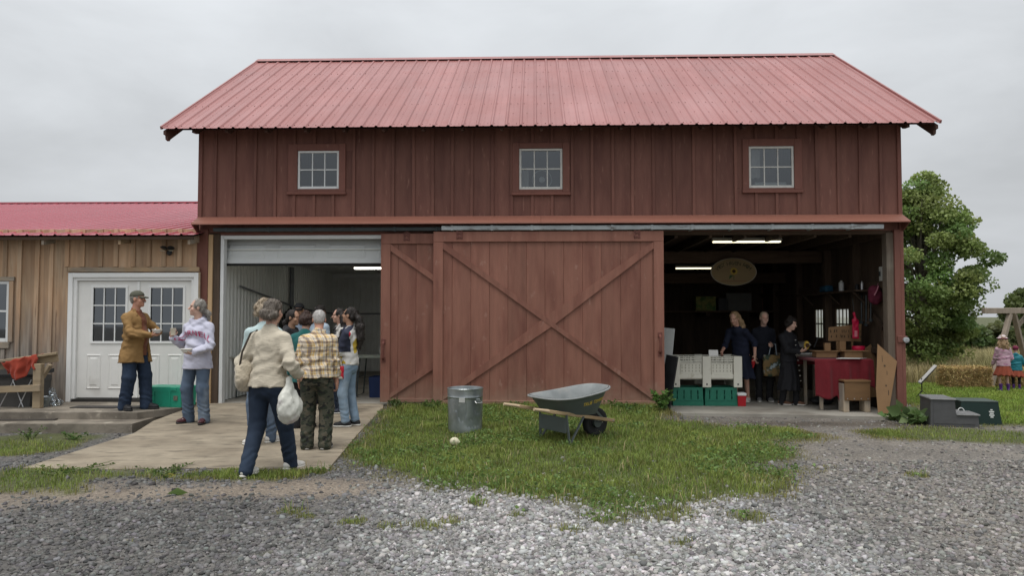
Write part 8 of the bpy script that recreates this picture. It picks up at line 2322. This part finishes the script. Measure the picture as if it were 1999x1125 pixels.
# ---- people in the right bay
def inbay(label, px, py, top, rot, skin, **kw):
    b = atz(px, py, .004); return Person(label, b, rot, feet_h(top, py, b), skin, **kw)
navy_d = mat('dark_navy_dress', (.010, .014, .032), .85, .15, 5)
b_ = atz(1448, 785, .004)
w11 = Person('woman in dark navy dress bending over the cream bin', b_, -38, 1.62, FAIR, lean=.16, hunch=.1, hands=((.30, -.10, .90), (-.20, -.44, .96)), head=(-8, 22), res=.011, feet=((.10, .05, 0, 10), (-.10, -.02, 0, -10)))
w11.top(navy_d, hem=.9, infl=1.08, sleeve=.62, arm=(.06, .055, .05), name='bodice'); w11.skirt(navy_d, hem=.45, flare=.09, top=.12); w11.shoes(white_sh, white_so); w11.hair(h_child, 'long', amp=.006)
local_bag(w11, tuple(np.array(w11.hand[0][0]) + v3(0, 0, -.05)), 'red_glove', 'red work glove held by the woman at the cream bin', 'glove', Sdf(.02).ell((0, 0, 0), (.03, .05, .06)).cone((0, 0, -.03), (0, -.02, -.10), .025, .015), mat('red_glove', (.30, .01, .015), .7, .1), .010, None, [], None)
dk_sw = mat('black_navy_sweater', (.010, .012, .020), .9, .12, 6)
m12 = inbay('elderly person in dark sweater holding a printed tote bag', 1492, 784, 610, -6, PALE, hands=((.10, -.26, 1.10), (-.20, -.14, .86)), head=(6, 10), girth=1.1, res=.011)
m12.trousers(mat('black_trousers', (.014, .014, .016), .85, .2, 6)); m12.top(dk_sw, hem=.82, infl=1.12, sleeve=.97, arm=(.066, .056, .046), collar=.016); m12.shoes(mat('grey_shoe', (.16, .16, .16), .7, .1), white_so); m12.hair(h_blond, 'short', amp=.004)
tote_m = mat('harvest_print_tote', (.20, .13, .05), .7, .25, 9, col2=(.03, .05, .03), c2lo=.45, c2hi=.55, c2scale=9, c3=(.30, .36, .38), c3lo=.56, c3hi=.62, c3scale=6)
local_bag(m12, (.10 * m12.k, -.30 * m12.k, .72 * m12.k), 'tote_bag', 'printed harvest tote bag held in front of the dark sweater', 'bag', Sdf(.02).box((0, 0, 0), (.17, .045, .19), .03), tote_m, .013, lambda P: .012 * vnoise(P * 18, 1.), [[(.07, -.0, .18), (.05, .01, .38), (-.01, .02, .40), (-.07, 0, .18)]], mat('pale_handle', (.25, .30, .34), .7, .1), .009)
w13 = inbay('dark-haired woman in long black coat with white buttons holding a yellow flower', 1540, 791, 621, 30, PALE, hands=((.10, -.32, 1.10), (-.06, -.34, 1.08)), hdir=(((-.3, -.7, .4), (-.3, .2, .9)), ((.5, -.7, .3), (.3, .2, .9))), head=(14, 14), res=.010, feet=((.12, -.08, 0, 20), (-.10, .08, 0, 30)))
blk_coat = mat('black_coat', (.011, .011, .014), .85, .15, 6)
w13.trousers(mat('black_trousers', (.014, .014, .016), .85, .2, 6)); w13.top(blk_coat, hem=.86, infl=1.12, sleeve=.95, arm=(.068, .06, .05), name='coat', collar=.014); w13.skirt(blk_coat, hem=.30, flare=.07, top=.1, name='coat_skirt'); w13.shoes(mat('brown_suede_shoe', (.12, .06, .035), .8, .1), white_so); w13.hair(h_black, 'bushy', amp=.004)
mb = MB()
for j in range(9):
    z = (1.30 - .10 * j) * w13.k; y = -.165 * w13.k - .012 * j * (j > 3); mb.lathe([(.010, -.004), (.012, 0), (.010, .004)], 8, c=(.02, y, z), capb=True, capt=True)
mb.build('buttons', white_so, w13.o)
sf = place('sunflower', w13.world(w13.hand[0][0] + v3(-.02, -.03, .04)), R(30), 'yellow flower head held by the woman in the black coat', 'flower')
mb = MB()
for j in range(16):
    a = 2 * math.pi * j / 16; mb.add([(0, -.012, 0), (.05 * math.cos(a - .25), -.018, .05 * math.sin(a - .25)), (.085 * math.cos(a), -.004, .085 * math.sin(a)), (.05 * math.cos(a + .25), -.018, .05 * math.sin(a + .25))], [(0, 1, 2, 3)])
mb.build('petals', fl_y, sf, fix=False); MB().tube([(0, -.03, 0), (0, .0, 0)], .038, 14).build('flower_centre', mat('flower_centre', (.06, .03, .012), .8, .2, 40), sf); MB().tube([(0, 0, 0), (.02, .06, -.12)], .008, 6).build('stalk', stem_m, sf)

# ---- the two children by the bales
rust_sk = mat('rust_corduroy_skirt', (.24, .055, .03), .9, .15, 5, bump=.2, bscale=80, stretch=(4, 4, .3))
purple = mat('purple_rubber_boot', (.10, .035, .20), .4, .1)
b_ = gnd(1960, 765); Hc1 = feet_h(658, 764, b_)
c1 = Person('child in pink top, rust skirt, pink hat and purple boots seen from behind', b_, 170, Hc1, PALE, child=True, feet=((.10, .0, 0, 8), (-.11, .02, 0, -12)), hands=((.24, -.16, .86), (-.22, -.20, .95)), head=(-10, 0), girth=1.12, res=.009)
c1.top(mat('pink_lilac_top', (.50, .33, .40), .9, .12, 7, c3=(.38, .18, .28), c3lo=.55, c3hi=.62, c3scale=8, c3stretch=(1, 1, 2)), hem=.82, infl=1.14, sleeve=.95, arm=(.068, .06, .05), name='top'); c1.skirt(rust_sk, hem=.52, flare=.08, top=.02); c1.shoes(purple, purple, boot=.17); c1.hair(h_child, 'long', amp=.010)
q = c1.hs; S = Sdf(.012).ell(v3(0, .01, .075) * q, v3(.085, .095, .062) * q).cone(v3(0, .0, .055) * q, v3(0, .0, .045) * q, .11 * q, .135 * q, sq=(1, 1, .12)); c1.head_sdf(S)
sdf_obj('hat', S, .009, mat('white_pink_hat', (.62, .55, .55), .85, .1, 10, c3=(.40, .10, .2), c3lo=.58, c3hi=.62, c3scale=14), c1.o)
S = Sdf(.01).ell(v3(0, .03, .038) * q, v3(.125, .115, .022) * q); c1.head_sdf(S); sdf_obj('hat_brim', S, .009, mat('maroon_brim', (.17, .03, .07), .85, .1), c1.o)
b_ = gnd(1992, 763); b_ = Vector((b_.x, b_.y + .12, b_.z)); Hc2 = feet_h(684, 763, b_) * 1.05
c2 = Person('smaller child in teal jacket and rust skirt beside the child in the hat', b_, 150, Hc2, FAIR, child=True, feet=((.10, .0, 0, 8), (-.10, .02, 0, -8)), hands=((.16, -.22, 1.28), (-.18, -.24, 1.22)), head=(10, 0), girth=1.14, res=.009)
c2.trousers(mat('black_leggings', (.015, .015, .018), .85, .1), r=(.075, .055, .05)); c2.top(mat('teal_rain_jacket', (.012, .16, .20), .6, .12, 6), hem=.80, infl=1.2, sleeve=.95, arm=(.07, .062, .052), name='jacket', hood=True); c2.skirt(rust_sk, hem=.55, flare=.09, top=.02); c2.shoes(purple, purple, boot=.15)
q = c2.hs; S = Sdf(.012).ell(v3(0, .015, .045) * q, v3(.092, .105, .09) * q); c2.head_sdf(S); n_ = c2.hR @ v3(0, -1, .3); S.cut(n_, .055 * q + n_ @ c2.hc); sdf_obj('knit_hat', S, .009, mat('maroon_knit_hat', (.15, .02, .05), .9, .15, 20), c2.o)
gl = place('toy_goggles', c2.world(c2.hand[0][0] + v3(-.04, -.02, .02)), R(150), 'white plastic toy frame held up by the child in teal', 'toy')
for sx in (-1, 1): autosmooth(MB().tube([(sx * .055 + .045 * math.cos(t), 0, .03 * math.sin(t)) for t in np.linspace(0, 6.2832, 16)], .009, 6, False).build('ring', white_so, gl))
MB().tube([(-.012, 0, .0), (.012, 0, 0)], .009, 6).build('bridge', white_so, gl)
